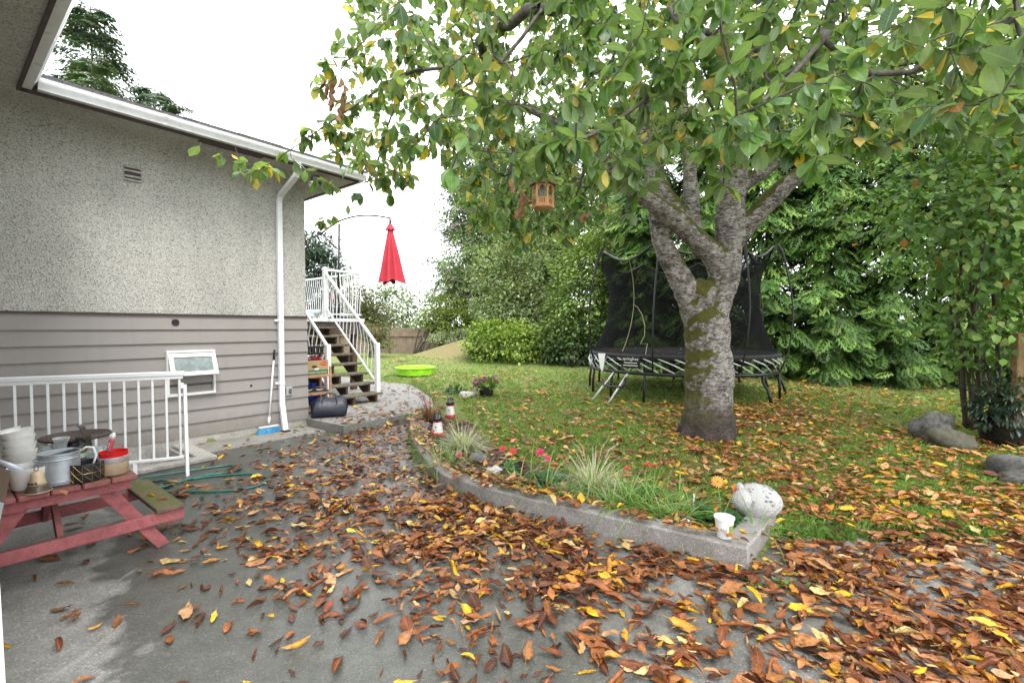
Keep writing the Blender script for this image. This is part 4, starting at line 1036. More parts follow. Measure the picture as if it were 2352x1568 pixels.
for i, (t, r) in enumerate(rows):
    for k in range(NN):
        th = 2 * math.pi * k / NN; f = 1 + (.30 * math.cos(8 * th) + .09 * math.cos(5 * th + 1) + .06 * math.cos(13 * th)) * min(1, t * 2.2)
        z = c0.z - Lc * t - (.035 * math.cos(8 * th) + .02 * math.cos(3 * th)) * (t ** 3)
        vs.append(Vector((c0.x + .012 * t + r * f * math.cos(th), UY + r * f * math.sin(th), z)))
for i in range(len(rows) - 1):
    for k in range(NN): fs.append((i * NN + k, i * NN + NN + k, i * NN + NN + (k + 1) % NN, i * NN + (k + 1) % NN))
m.add(vs, fs); cp = m.build('canopy', REDF, um, smooth=True)
m = MB(); vs = []; fs = []
for i, (t, r) in enumerate(((0, .022), (.07, .075), (.125, .115))):
    for k in range(32):
        th = 2 * math.pi * k / 32; f = 1 + .12 * math.cos(8 * th) * (t * 8); vs.append(Vector((c0.x + r * f * math.cos(th), UY + r * f * math.sin(th), c0.z + .012 - Lc * t + .02 * math.cos(8 * th) * t * 6)))
for i in range(2):
    for k in range(32): fs.append((i * 32 + k, i * 32 + 32 + k, i * 32 + 32 + (k + 1) % 32, i * 32 + (k + 1) % 32))
m.add(vs, fs); m.build('vent_cap', REDF, cp, smooth=True)
# wicker chair
ch = hb(.62, DB0 - .55, ZD); chair = thing('wicker_chair', 'dark grey wicker chair on the porch behind the house corner', 'chair', ch)
for a_ in (-.26, .26):
    for b_ in (-.24, .24): m = MB(); m.hbox(.62 + a_ - .025, .62 + a_ + .025, DB0 - .55 + b_ - .025, DB0 - .55 + b_ + .025, ZD, ZD + .4); m.build('leg', DARKG, chair)
m = MB(); m.hbox(.32, .92, DB0 - .85, DB0 - .25, ZD + .3, ZD + .42, .03); m.build('seat', DARKG, chair)
for a_ in (.32, .86): m = MB(); m.hbox(a_, a_ + .06, DB0 - .83, DB0 - .27, ZD + .42, ZD + .62, .02); m.build('arm', DARKG, chair)
m = MB(); m.beam(hb(.90, DB0 - .40, ZD + .40), hb(1.06, DB0 - .40, ZD + .80), .5, .06, up=HN, bev=.02); m.build('backrest', DARKG, chair)
# wire side table
wt = hb(1.22, DB0 - .35, ZD); tw = thing('wire_table', 'round dark wire side table on the porch beside the wicker chair', 'side table', wt)
MB().lathe(wt + Vector((0, 0, .32)), [(.17, 0), (.17, .02)], 20).build('top', BLACK, tw)
for k in range(10):
    t = 2 * math.pi * k / 10; MB().tube([wt + Vector((.16 * math.cos(t), .16 * math.sin(t), 0)), wt + Vector((.16 * math.cos(t), .16 * math.sin(t), .32))], .006, 5).build('rod', BLACK, tw)
MB().tube([wt + Vector((.16 * math.cos(t), .16 * math.sin(t), .01)) for t in np.linspace(0, 2 * math.pi, 20)[:-1]], .007, 5, closed=True).build('ring', BLACK, tw)
o = MB().blob(hb(1.5, DB0 - .16, ZD + .085), (.16, .1, .1), 8, .3, 12, 18, .084).build('plastic_bag', paint('pale_blue_film', (.62, .72, .76), .25, .15, 20), smooth=True); tag(o, 'crumpled pale plastic bag on the porch edge', 'bag')
# red cordyline in a pot
cl_ = hb(2.2, DB0 - .38, ZD)
cord = thing('cordyline', 'spiky dark red cordyline in a black pot on the porch', 'potted plant', cl_)
MB().lathe(cl_, [(.11, 0), (.15, .24), (.16, .25), (.16, .27), (.14, .27), (.13, .22), (.001, .22)], 20, None, True, False).build('pot', RUBBER, cord, smooth='auto')
rd = random.Random(9)
def blade_strip(p, d, L, w_, droop, n=5):
    """one strap leaf as (verts, quads)"""
    d = Vector(d).normalized(); s_ = d.cross(Vector((0, 0, 1)))
    if s_.length < .05: s_ = Vector((1, 0, 0))
    s_.normalize(); vs = []
    for i in range(n + 1):
        t = i / n; q = Vector(p) + d * (L * t) + Vector((0, 0, -droop * L * t * t)); ww = w_ * (1 - t) ** .6 * (.6 + .4 * min(1, t * 4)) + .0006
        vs += [q - s_ * ww / 2, q + s_ * ww / 2]
    return vs, [(2 * i, 2 * i + 1, 2 * i + 3, 2 * i + 2) for i in range(n)]
CORD = paint('burgundy_leaf', (.16, .02, .03), .45, .3, 14)
for k in range(34):
    th = rd.uniform(0, 6.28); el = rd.uniform(.5, 1.5); m = MB(); m.add(*blade_strip(cl_ + Vector((0, 0, .3)), (math.cos(th) * math.cos(el), math.sin(th) * math.cos(el), math.sin(el)), rd.uniform(.4, .65), .035, rd.uniform(.05, .35))); m.build('strap_leaf', CORD, cord, smooth=True)
LIME = paint('lime_foliage', (.13, .26, .04), .6, .25, 20)
m = MB()
for k in range(60):
    th = rd.uniform(0, 6.28); rr = rd.uniform(.03, .16); p = cl_ + Vector((rr * math.cos(th), rr * math.sin(th), .25 + rd.uniform(0, .16))); m.add(*blade_strip(p, (math.cos(th), math.sin(th), rd.uniform(-.2, .8)), .09, .05, .3, 2))
m.build('underplanting', LIME, cord, smooth=True)

# ------------------------------------------------------------------ lawn things
pp = onz(945, 866, .26); pool = thing('paddling_pool', 'lime green plastic paddling pool on the grass', 'paddling pool', (pp.x, pp.y + .5, float(gz(pp.x, pp.y + .5))))
PZ = float(gz(pp.x, pp.y + .5)); PC = Vector((pp.x, pp.y + .5, PZ)); LG = paint('lime_plastic', (.33, .75, .03), .35, .06, 6)
m = MB(); vs = []; fs = []; NP = 40
for r, z in ((.46, 0), (.5, .02), (.53, .19), (.56, .21), (.54, .225), (.51, .205), (.47, .03), (.01, .02)):
    for k in range(NP):
        th = 2 * math.pi * k / NP; f = 1 + (.018 * (1 if math.sin(10 * th) > 0 else -1) if .48 < r < .535 and z < .2 else 0); vs.append(PC + Vector((r * f * math.cos(th), r * f * math.sin(th), z)))
for i in range(7):
    for k in range(NP): fs.append((i * NP + k, i * NP + (k + 1) % NP, i * NP + NP + (k + 1) % NP, i * NP + NP + k))
m.add(vs, fs); m.build('shell', LG, pool, smooth='auto')
MB().lathe(PC + Vector((0, 0, .03)), [(.46, 0), (.47, .03)], 32, None, False, True).build('water', paint('pool_water', (.25, .55, .12), .06, .1, 3, spec=.7), pool)
m = MB(); rd = random.Random(8); sp0 = onz(918, 834, .36)
for k in range(220):
    th = rd.uniform(0, 6.28); rr = abs(rd.gauss(0, .3)); p = Vector((sp0.x + rr * math.cos(th), sp0.y + .6 * rr * math.sin(th), 0)); p.z = float(gz(p.x, p.y)) + max(.01, .12 - rr * .25) * rd.uniform(.2, 1)
    m.add(*blade_strip(p, (rd.uniform(-1, 1), rd.uniform(-1, 1), rd.uniform(-.2, .4)), rd.uniform(.05, .1), .03, .2, 1))
o = m.build('wood_chips', paint('pale_chips', (.55, .40, .2), .8, .2, 20)); tag(o, 'small heap of pale wood chips on the grass', 'wood chips', kind='stuff')

# trampoline
TC = Vector((3.70, 10.36, 0)); TZ = float(gz(TC.x, TC.y)); TR = 1.96; ZF, ZM, ZN = .72, 1.08, 3.20
tramp = thing('trampoline', 'large round black trampoline with net enclosure and white rods', 'trampoline', (TC.x, TC.y, TZ))
def tp(r, th, z): return Vector((TC.x + r * math.cos(th), TC.y + r * math.sin(th), z))
MATM = paint('black_mat', (.014, .014, .015), .75, .2, 30, bmp=.2, fine=200)
MB().lathe(TC + Vector((0, 0, ZM)), [(TR - .02, -.10), (TR, -.06), (TR, -.01), (TR - .04, .002), (TR - .25, -.006), (.001, -.03)], 64, None, False, False).build('mat', MATM, tramp, smooth=True)
MB().tube([tp(TR - .02, t, ZF) for t in np.linspace(0, 2 * math.pi, 65)[:-1]], .034, 10, closed=True).build('frame_ring', BLACK, tramp, smooth=True)
ROD = paint('white_fibreglass', (.62, .63, .66), .4, .05)
NR = 42
for k in range(NR):
    t = 2 * math.pi * k / NR; d = .33
    MB().tube([tp(TR - .02, t, ZF + .02), tp(TR + .02, t - d * .5, (ZF + ZM) / 2), tp(TR - .02, t - d, ZM - .06)], .0115, 6).build('rod', ROD, tramp, smooth=True)
NL = 16
for k in range(NL):
    t = 2 * math.pi * (k + .3) / NL; z0 = float(gz(*tp(TR, t, 0)[:2])); kick = .16 if k in (13, 15, 1, 0) else .0
    pts = [tp(TR - .02, t, ZF), tp(TR - .02, t, ZF - .14), tp(TR - .0 + kick * .5, t, (ZF + z0) / 2), tp(TR + kick, t, z0)]
    MB().tube(pts, .027, 8).build('leg', BLACK, tramp, smooth=True)
PT0 = R(236.5)
NETM = m_net()
NA, NZ = 96, 14; V = []; 
for i in range(NZ + 1):
    v = i / NZ
    for k in range(NA):
        th = 2 * math.pi * k / NA; ph = ((th - PT0) / (math.pi / 4)) % 1.0; sc = math.sin(math.pi * ph)
        top = ZN - .26 * sc; z = ZM + (top - ZM) * v
        r = TR - .06 - .34 * math.sin(math.pi * min(1, v * .92)) ** .8 + (.0 - .10 * sc) * v ** 2
        V.append(tp(r, th, z))
idx = np.arange((NZ + 1) * NA).reshape(NZ + 1, NA); nxt = np.roll(idx, -1, 1)
F4 = np.stack([idx[:-1], nxt[:-1], nxt[1:], idx[1:]], -1).reshape(-1, 4)
np_mesh('safety_net', np.array([tuple(p) for p in V]), [F4], NETM, tramp)
MB().tube([V[NZ * NA + k] for k in range(NA)], .022, 6, closed=True).build('top_hem', BLACK, tramp)
for k in range(8):
    th = PT0 + k * math.pi / 4
    prof = [(TR - .02, ZF), (TR + .07, ZF + .22), (TR + .15, 1.35), (TR + .18, 1.95), (TR + .10, 2.55), (TR - .03, 3.12), (TR - .10, 3.24)]
    pl = resample([tp(r, th + .06 * i / 6, z) for i, (r, z) in enumerate(prof)], .2)
    p_ = MB().tube(pl, .016, 7).build('net_pole', BLACK, tramp, smooth=True)
    MB().tube(pl[-3:], .03, 8).build('pole_sleeve', RUBBER, p_)
ZIP = paint('yellow_piping', (.27, .25, .14), .7)
def net_pt(th, v, off=.015):
    ph = ((th - PT0) / (math.pi / 4)) % 1.0; sc = math.sin(math.pi * ph); top = ZN - .26 * sc; z = ZM + (top - ZM) * v
    r = TR - .06 - .34 * math.sin(math.pi * min(1, v * .92)) ** .8 - .10 * sc * v ** 2; return tp(r + off, th, z)
th0 = R(216)
MB().tube([net_pt(th0, v) for v in np.linspace(.02, 1, 14)], .008, 5).build('door_piping', ZIP, tramp)
MB().tube([net_pt(th0 + a_, v) for a_, v in ((0, .52), (.06, .49), (.14, .40), (.20, .28), (.22, .18), (.19, .10), (.27, .10), (.28, .0))], .008, 5).build('door_piping', ZIP, tramp)
MB().tube([tp(TR - .03, th0 + t, ZM - .02 - .02 * math.sin(t * 10)) for t in np.linspace(0, .30, 8)], .014, 5).build('door_piping', ZIP, tramp)
ts_ = R(225); sgn = Vector((-math.sin(ts_), math.cos(ts_), 0)); nrm = Vector((math.cos(ts_), math.sin(ts_), 0))
sc_ = tp(TR + .075, ts_, 0.94); m = MB(); m.beam(sc_ - sgn * .20, sc_ + sgn * .20, .02, .23, bev=.004); sg = m.build('sign_panel', BLACK, tramp)
text_part('lettering', 'springfree', WHITEPL, sg, sc_ + nrm * .013 + Vector((0, 0, .055)), sgn, (0, 0, 1), .085)
for z_, w_ in ((-.02, .14), (-.07, .16)):
    m = MB(); m.beam(sc_ + nrm * .0125 - sgn * w_ + Vector((0, 0, z_)), sc_ + nrm * .0125 + sgn * w_ + Vector((0, 0, z_)), .002, .014); m.build('small_print', WHITEPL, sg)
tt = R(203); sgn = Vector((-math.sin(tt), math.cos(tt), 0)); tq = tp(TR + .07, tt, 0.9); nrm = Vector((math.cos(tt), math.sin(tt), 0))
MB().prism([tq - sgn * .13 + Vector((0, 0, .16)), tq + sgn * .13 + Vector((0, 0, .17)), tq + sgn * .08 + Vector((0, 0, -.1)), tq + sgn * .02 + Vector((0, 0, -.22)), tq - sgn * .05 + Vector((0, 0, -.12))], nrm * .006).build('warning_tag', WHITEPL, tramp)
# step hung on the front, and transport wheels
for t in (R(212), R(222)):
    a_ = tp(TR + .02, t, ZF - .02); b_ = tp(TR + .48, t - R(3), float(gz(*tp(TR + .48, t, 0)[:2])) + .0); MB().tube([a_, b_], .018, 7).build('ladder_leg', ROD, tramp, smooth=True)
MB().tube([tp(TR + .0, R(212), ZF - .03), tp(TR + .24, R(210), ZF - .25), tp(TR + .26, R(216), ZF - .28), tp(TR + .24, R(223), ZF - .25), tp(TR, R(221), ZF - .03)], .024, 8).build('ladder_step', BLACK, tramp, smooth=True)
for dx in (0, .45):
    c = tp(TR - .25, R(266), 0) + Vector((dx, dx * .9, 0)); c.z = float(gz(c.x, c.y)) + .125
    MB().tube([c + Vector((-.03, .01, 0)), c + Vector((.03, -.01, 0))], .125, 20).build('wheel', RUBBER, tramp, smooth='auto')
    MB().tube([c, Vector((c.x, c.y, ZF))], .02, 6).build('wheel_fork', BLACK, tramp)

# ------------------------------------------------------------------ fence, pole at the back
FEN = m_wood('grey_brown_fence', (.24, .185, .135), (.13, .095, .07), (6, 6, .6), .9)
fz = .36; FP0 = Vector((-10.5, 22.2, 0)); FP1 = Vector((-.8, 21.0, 0)); FL = (FP1 - FP0).length; fd_ = (FP1 - FP0) / FL
fence = thing('board_fence', 'brown vertical board fence at the far end of the garden', 'fence', FP0)
kb_ = 0
while kb_ * .15 < FL:
    p = FP0 + fd_ * (kb_ * .15 + .07); p.z = 0; j = .012 * math.sin(kb_ * 7.3)
    m = MB(); m.beam(Vector((p.x, p.y, fz - .4)), Vector((p.x, p.y, 1.56 + j)), .138, .02, up=(fd_.y, -fd_.x, 0)); m.build('fence_board', FEN, fence); kb_ += 1
m = MB(); m.beam(FP0 + Vector((0, -.04, 1.22)), FP1 + Vector((0, -.04, 1.22)), .05, .09); m.build('fence_rail', FEN, fence)
for k in range(5):
    p = FP0 + fd_ * (k * 2.42); m = MB(); m.beam((p.x, p.y - .07, fz - .3), (p.x, p.y - .07, 1.6), .1, .1, up=(0, 1, 0)); m.build('fence_post', FEN, fence)
pu = aty(926, 760, 46); o = thing('utility_pole', 'grey wooden utility pole with crossarm far behind the fence', 'pole', (pu.x, 46, .5))
MB().tube([Vector((pu.x, 46, .5)), Vector((pu.x, 46, aty(926, 661, 46).z))], [.16, .12], 8).build('shaft', paint('grey_pole', (.42, .4, .38), .8), o, smooth=True)
zc = aty(926, 664, 46).z; MB().beam((pu.x - .2, 46, zc), (pu.x + .45, 46, zc), .12, .12).build('crossarm', MATS['grey_pole'], o)
# post at the right edge
pr = aty(2342, 850, 5.9); o = MB().beam((pr.x, 5.9, .05), (pr.x, 5.9, aty(2342, 765, 5.9).z), .16, .1, up=(0, 1, 0), bev=.01).build('timber_post', m_wood('brown_post_wood', (.3, .2, .1), (.16, .1, .05), (5, 5, .7)))
tag(o, 'brown upright timber post among the shrub leaves', 'post')

# ------------------------------------------------------------------ things in the flower bed
STONE = paint('grey_stone', (.17, .17, .165), .85, .35, 16, .5, (.06, .06, .05), bmp=.6, fine=40)
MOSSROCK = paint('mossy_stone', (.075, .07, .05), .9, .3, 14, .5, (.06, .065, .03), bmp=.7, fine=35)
PALE = paint('pale_stone', (.50, .48, .44), .85, .2, 25, .4, (.25, .24, .22), bmp=.6, fine=60)
def stone(px, py, z, w_, h, lab, mat, seed, name='stone', dep=.8, rot=0, amp=.22):
    c = onz(px, py, z); o = MB().blob(c + Vector((0, w_ * dep * .3, h * .42)), (w_ / 2, w_ / 2 * dep, h * .6), seed, amp, 12, 18, h * .45, rot).build(name, mat, smooth=True); return tag(o, lab, 'stone')
stone(1097, 1066, .11, .2, .11, 'smooth rounded grey stone beside the green tufts', STONE, 3, amp=.1)
stone(1140, 1090, .11, .2, .06, 'flat pale speckled stone in front of the red flowers', PALE, 5)
stone(1577, 1212, .12, .085, .06, 'small white stone on the planter edge near the orange flowers', paint('white_stone', (.62, .6, .57), .8, .1, 30), 6)
stone(1072, 920, .12, .32, .17, 'cream seashell-like rock behind the lighthouses', PALE, 8, name='rock')
stone(975, 985, .11, .14, .09, 'dark rounded stone near the curved planter end', STONE, 13)
o = stone(1299, 1127, .12, .11, .075, 'painted pink and yellow stone under the striped grass', paint('painted_pink', (.50, .12, .24), .5, .1, 8, .9, (.65, .5, .15)), 9, name='painted_stone', amp=.06)
def lighthouse(c, lab):
    t = thing('lighthouse_ornament', lab, 'garden ornament', c, 'toy lighthouses in the bed'); n = 8
    rr = Matrix.Rotation(R(12), 3, 'Z')
    REDL = paint('red_ornament', (.55, .02, .02), .4, .08); WHL = paint('white_ornament', (.78, .77, .74), .5, .05)
    MB().lathe(c, [(.085, 0), (.085, .008), (.078, .05)], n, rr).build('base_band', REDL, t)
    MB().lathe(c, [(.0775, .05), (.055, .19)], n, rr).build('tower', WHL, t)
    MB().lathe(c, [(.0555, .19), (.054, .205)], n, rr).build('upper_band', REDL, t)
    MB().lathe(c, [(.05, .205), (.072, .218), (.074, .24), (.07, .244), (.066, .232)], 16).build('gallery', BLACK, t, smooth='auto')
    for k in range(6):
        th = k * math.pi / 3; MB().tube([c + Vector((.042 * math.cos(th), .042 * math.sin(th), .235)), c + Vector((.042 * math.cos(th), .042 * math.sin(th), .30))], .0035, 5).build('lantern_bar', BLACK, t)
    MB().lathe(c, [(.03, .235), (.03, .298)], 12, None, False, False).build('lantern_glass', GLASS, t, smooth=True)
    MB().lathe(c, [(.055, .30), (.05, .308), (.02, .335), (.004, .34)], 16).build('lantern_roof', BLACK, t, smooth='auto')
    for z in (.13, ): MB().box(c + Vector((-.015, -.066, z)), (.014, .006, .02), Matrix.Rotation(R(-14), 3, 'X')).build('window', RUBBER, t)
lighthouse(onz(1005, 1000, .115), 'red, white and black toy lighthouse standing before the striped grass')
lighthouse(onz(1034, 958, .13), 'red, white and black toy lighthouse half hidden behind the red grass')
# yoghurt tub
yc = onz(1663, 1232, .156); tub = thing('plastic_tub', 'white plastic tub with green label standing on the wall top', 'tub', yc)
MB().lathe(yc, [(.046, 0), (.048, .003), (.062, .128), (.067, .13), (.067, .142), (.063, .142), (.058, .128), (.045, .01), (.001, .008)], 28, None, True, False).build('cup', WHITEPL, tub, smooth='auto')
def arc_panel(c, r0, r1, z0, z1, t0, t1, n=10):
    vs = []; 
    for i in range(n + 1):
        t = t0 + (t1 - t0) * i / n; vs += [c + Vector((r0 * math.cos(t), r0 * math.sin(t), z0)), c + Vector((r1 * math.cos(t), r1 * math.sin(t), z1))]
    return MB().add(vs, [(2 * i, 2 * i + 2, 2 * i + 3, 2 * i + 1) for i in range(n)])
arc_panel(yc, .0515, .0600, .025, .098, R(-100), R(-20)).build('label_green', paint('olive_print', (.22, .28, .04), .5), tub, smooth=True)
st_ = arc_panel(yc, .0550, .0606, .05, .095, R(-150), R(-85)).build('label_white', PRW, tub, smooth=True)
for k in range(7):
    t = R(-140 + k * 7); arc_panel(yc, .0568, .0592, .056, .074, t, t + R([2, 4, 1.5, 3, 2, 4, 2][k]), 1).build('barcode_bar', RUBBER, st_)
# stone animal
sc0 = onz(1748, 1190, .14); sc0.y += .08
ani = thing('stone_animal', 'pale stone hedgehog-like garden statue on the planter corner', 'statue', sc0)
PEB = paint('pebble_cast_stone', (.50, .49, .47), .9, .15, 60, .9, (.27, .27, .27), bmp=.9, fine=55)
MB().blob(sc0 + Vector((.01, 0, .10)), (.178, .14, .14), 2, .03, 16, 24, .1).build('body', PEB, ani, smooth=True)
MB().blob(sc0 + Vector((-.115, -.03, .12)), (.085, .09, .085), 3, .04, 10, 14).build('head', PEB, ani, smooth=True)
MB().blob(sc0 + Vector((-.125, .0, .212)), (.03, .024, .034), 4, .05, 8, 10).build('ear', PEB, ani, smooth=True)
MB().blob(sc0 + Vector((-.10, .06, .205)), (.026, .022, .026), 5, .05, 8, 10).build('ear', PEB, ani, smooth=True)
rd = random.Random(4); PB2 = paint('grey_pebble', (.24, .25, .26), .8, .2, 30)
for k in range(90):
    th = rd.uniform(0, 6.28); el = rd.uniform(.1, 1.45); d = Vector((math.cos(th) * math.cos(el), math.sin(th) * math.cos(el), math.sin(el)))
    p = sc0 + Vector((d.x * .172, d.y * .142, .10 + d.z * .137)); MB().blob(p, (.015, .013, .0075), k, .1, 4, 6).build('pebble', PB2, ani, smooth=True)
# planter with plain labels: small white plant tag
o = MB().prism([onz(1592, 1160, .115) + Vector(v) for v in ((0, 0, 0), (.012, 0, 0), (.012, 0, .10), (0, 0, .10))], (0, .002, 0)).build('plant_tag', WHITEPL); tag(o, 'thin white plant tag stuck in the soil', 'plant tag')
# ------------------------------------------------------------------ right-hand rocks, pot
BOULD = paint('shaded_mossy_boulder', (.105, .10, .095), .9, .4, 18, .6, (.045, .045, .03), bmp=.8, fine=30)  # stone grey darkened for the shade the boulders stand in, with mossy blotches
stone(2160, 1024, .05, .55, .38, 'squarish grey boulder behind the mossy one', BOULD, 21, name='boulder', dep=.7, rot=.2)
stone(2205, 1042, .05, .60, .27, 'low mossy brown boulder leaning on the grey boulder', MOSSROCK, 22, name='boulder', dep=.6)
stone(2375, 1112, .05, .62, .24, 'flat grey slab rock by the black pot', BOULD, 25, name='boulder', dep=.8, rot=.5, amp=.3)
stone(2258, 1058, .05, .1, .06, 'small round grey pebble beside the flat slab rock', STONE, 26, name='pebble', amp=.05)
stone(2275, 1066, .05, .1, .07, 'small pinkish pebble touching the flat slab rock', PALE, 27, name='pebble', amp=.05)
stone(2283, 1078, .04, .085, .06, 'small purple and yellow painted stone by the flat slab rock', paint('painted_purple', (.22, .02, .2), .4, .1, 8, .9, (.7, .5, .05)), 28, name='painted_stone', amp=.05)
bpc = onz(2362, 1040, .05); bpc.y += .25; bpot = thing('black_pot', 'big black plastic pot under the dark evergreen leaves', 'pot', bpc)
MB().lathe(bpc, [(.24, 0), (.30, .30), (.32, .31), (.32, .35), (.30, .35), (.27, .28), (.001, .27)], 28, None, True, False).build('pot_wall', paint('glossy_black_plastic', (.012, .012, .013), .25, .2, 8), bpot, smooth='auto')
# steel dog bowl by the flower tub
dbp = onz(1086, 912, .15); o = MB().lathe(dbp, [(.12, 0), (.10, .07), (.105, .075), (.095, .07), (.085, .015), (.001, .012)], 24, None, True, False).build('steel_bowl', STEEL, smooth='auto'); tag(o, 'shallow steel bowl on the grass beside the flower tub', 'bowl')
# purple flower tub (pot now, plants below)
fpc = onz(1117, 913, .17); ftub = thing('flower_tub', 'black tub of purple flowers and light green leaves on the lawn', 'potted plant', fpc)
MB().lathe(fpc, [(.12, 0), (.155, .2), (.165, .21), (.165, .235), (.15, .235), (.14, .19), (.001, .19)], 24, None, True, False).build('tub', RUBBER, ftub, smooth='auto')

# ------------------------------------------------------------------ bird feeder
FY = 4.3; fb = aty(1247, 478, FY); fW = .092; fh = .235
feed = thing('bird_feeder', 'wooden gazebo bird feeder hanging from the cherry tree', 'bird feeder', fb)
CED = m_wood('cedar_feeder_wood', (.62, .34, .17), (.44, .22, .10), (1, 1, .3), .7); CED2 = m_wood('dark_roof_wood', (.16, .10, .06), (.08, .05, .03), (1, 1, 1), .8)
r30 = Matrix.Rotation(R(-8), 3, 'Z')
MB().lathe(fb, [(fW * .7, -.012), (fW + .012, .0), (fW + .012, .02), (fW + .004, .022)], 6, r30).build('floor', CED, feed)
for k in range(6):
    th = k * math.pi / 3 + R(-8); c = fb + Vector((fW * math.cos(th), fW * math.sin(th), 0)); th2 = th + math.pi / 3; c2 = fb + Vector((fW * math.cos(th2), fW * math.sin(th2), 0))
    MB().beam(c + Vector((0, 0, .02)), c + Vector((0, 0, .21)), .014, .014, up=(math.cos(th), math.sin(th), 0)).build('corner_post', CED, feed)
    dd = (c2 - c); z = Vector((0, 0, 1)); m = MB(); m.beam(c + z * .047, c2 + z * .047, .008, .054); m.build('low_panel', CED, feed)
    for j in (.3, .5, .7): MB().beam(c.lerp(c2, j) + z * .03 + (c.lerp(c2, j) - fb).normalized() * .005, c.lerp(c2, j) + z * .068 + (c.lerp(c2, j) - fb).normalized() * .005, .003, .006, up=dd).build('groove_slat', CED2, feed)
    MB().beam(c + z * .078, c2 + z * .078, .014, .008).build('sill', CED, feed)
    # arch: two posts are there; fill the spandrels
    e = dd.normalized(); L = dd.length; m = MB(); top = .21; poly = [c + e * .006 + z * .14]
    for j in range(9):
        t = math.pi * (1 - j / 8); poly.append(c + e * (L / 2 + (L / 2 - .018) * math.cos(t)) + z * (.15 + .04 * math.sin(t)))
    poly += [c + e * (L - .006) + z * .14, c + e * (L - .006) + z * top, c + e * .006 + z * top]
    nn = (c.lerp(c2, .5) - fb); nn.z = 0; m.prism([p - nn.normalized() * .004 for p in poly], nn.normalized() * .008); m.build('arch_panel', CED, feed)
rf_ = MB().lathe(fb, [(fW + .035, .200), (fW + .035, .212), (fW + .018, .216), (fW + .012, .226), (fW - .008, .230), (fW - .014, .240), (fW - .04, .244), (fW - .05, .256), (.02, .262), (.016, .275)], 6, r30).build('roof', CED2, feed)
MB().lathe(fb, [(.008, .27), (.016, .283), (.012, .296), (.004, .30)], 10).build('finial', CED2, feed, smooth=True)
MB().lathe(fb, [(.03, .02), (.03, .2)], 12, None, False, False).build('seed_tube', GLASS, feed, smooth=True)
FEED_TOP = fb + Vector((0, 0, .30)); hang = FEED_TOP + Vector((.03, .02, .34))
MB().tube([FEED_TOP, hang], .002, 4).build('hanging_wire', BLACK, feed)

# ================================================================== vegetation
def leaf_grid(nl, wd, fold=.0, bend=.0, curl=.0, twist=0.0, tipp=1.0, wave=0.0, wide_at=.45, seed=0, half=1, jag=0.0):
    """a leaf of length 1 along +Y with normal +Z: rows of 2*half+1 points. returns V, quads, lc"""
    rd = random.Random(seed); m = 2 * half + 1; V = []; LC = []
    for i in range(nl + 1):
        t = i / nl
        w_ = wd * (math.sin(math.pi * min(1, t ** (math.log(.5) / math.log(wide_at)))) ** .85) * .5 if 0 < t < 1 else (.008 if t == 0 else .004)
        a = bend * t; cy, cz = (math.sin(a) / bend if abs(bend) > 1e-4 else t), ((1 - math.cos(a)) / bend if abs(bend) > 1e-4 else 0)
        nyv = Vector((0, math.cos(a), math.sin(a))); nzv = Vector((0, -math.sin(a), math.cos(a)))
        tw = twist * (t - .5)
        for k in range(m):
            u = (k - half) / half; s_ = abs(u) * w_ * (1 - jag * rd.random() ** 2 if abs(u) == 1 else 1)
            cu = curl
            if abs(cu) > 1e-3: sx = math.sin(cu * s_ / wd * 2) / (cu / wd * 2); sz = (1 - math.cos(cu * s_ / wd * 2)) / (cu / wd * 2)
            else: sx, sz = s_, 0
            sz += fold * s_; sx *= (1 if u >= 0 else -1)
            sz += wave * wd * math.sin(t * 14 + (2 if u > 0 else 0)) * abs(u)
            x_ = sx * math.cos(tw) - sz * math.sin(tw); z_ = sx * math.sin(tw) + sz * math.cos(tw)
            p = Vector((0, cy, cz)) + Vector((x_, 0, 0)) + nzv * z_
            V.append(tuple(p)); LC.append((u, t, 0))
    F = []
    for i in range(nl):
        for k in range(m - 1): F.append((i * m + k, i * m + k + 1, (i + 1) * m + k + 1, (i + 1) * m + k))
    return np.array(V, np.float32), np.array(F, np.int32), np.array(LC, np.float32)
def add_stalk(tpl, L=.25, w_=.012):
    V, F, LC = tpl; n = len(V)
    sv = np.array([(-w_, .01, 0), (w_, .01, 0), (-w_ * .7, -L, .02), (w_ * .7, -L, .02)], np.float32)
    return np.vstack([V, sv]), np.vstack([F, [[n + 2, n + 3, n + 1, n]]]).astype(np.int32), np.vstack([LC, np.zeros((4, 3), np.float32)])
def frames(Yd, Nh):
    """matrices (n,3,3) whose columns are x, y (=Yd), z for leaves pointing along Yd with normal near Nh"""
    y = Yd / (np.linalg.norm(Yd, axis=1, keepdims=True) + 1e-9)
    x = np.cross(y, Nh); ln = np.linalg.norm(x, axis=1, keepdims=True); x = np.where(ln < 1e-4, np.array([[1., 0, 0]]), x / (ln + 1e-9))
    z = np.cross(x, y); return np.stack([x, y, z], 2)
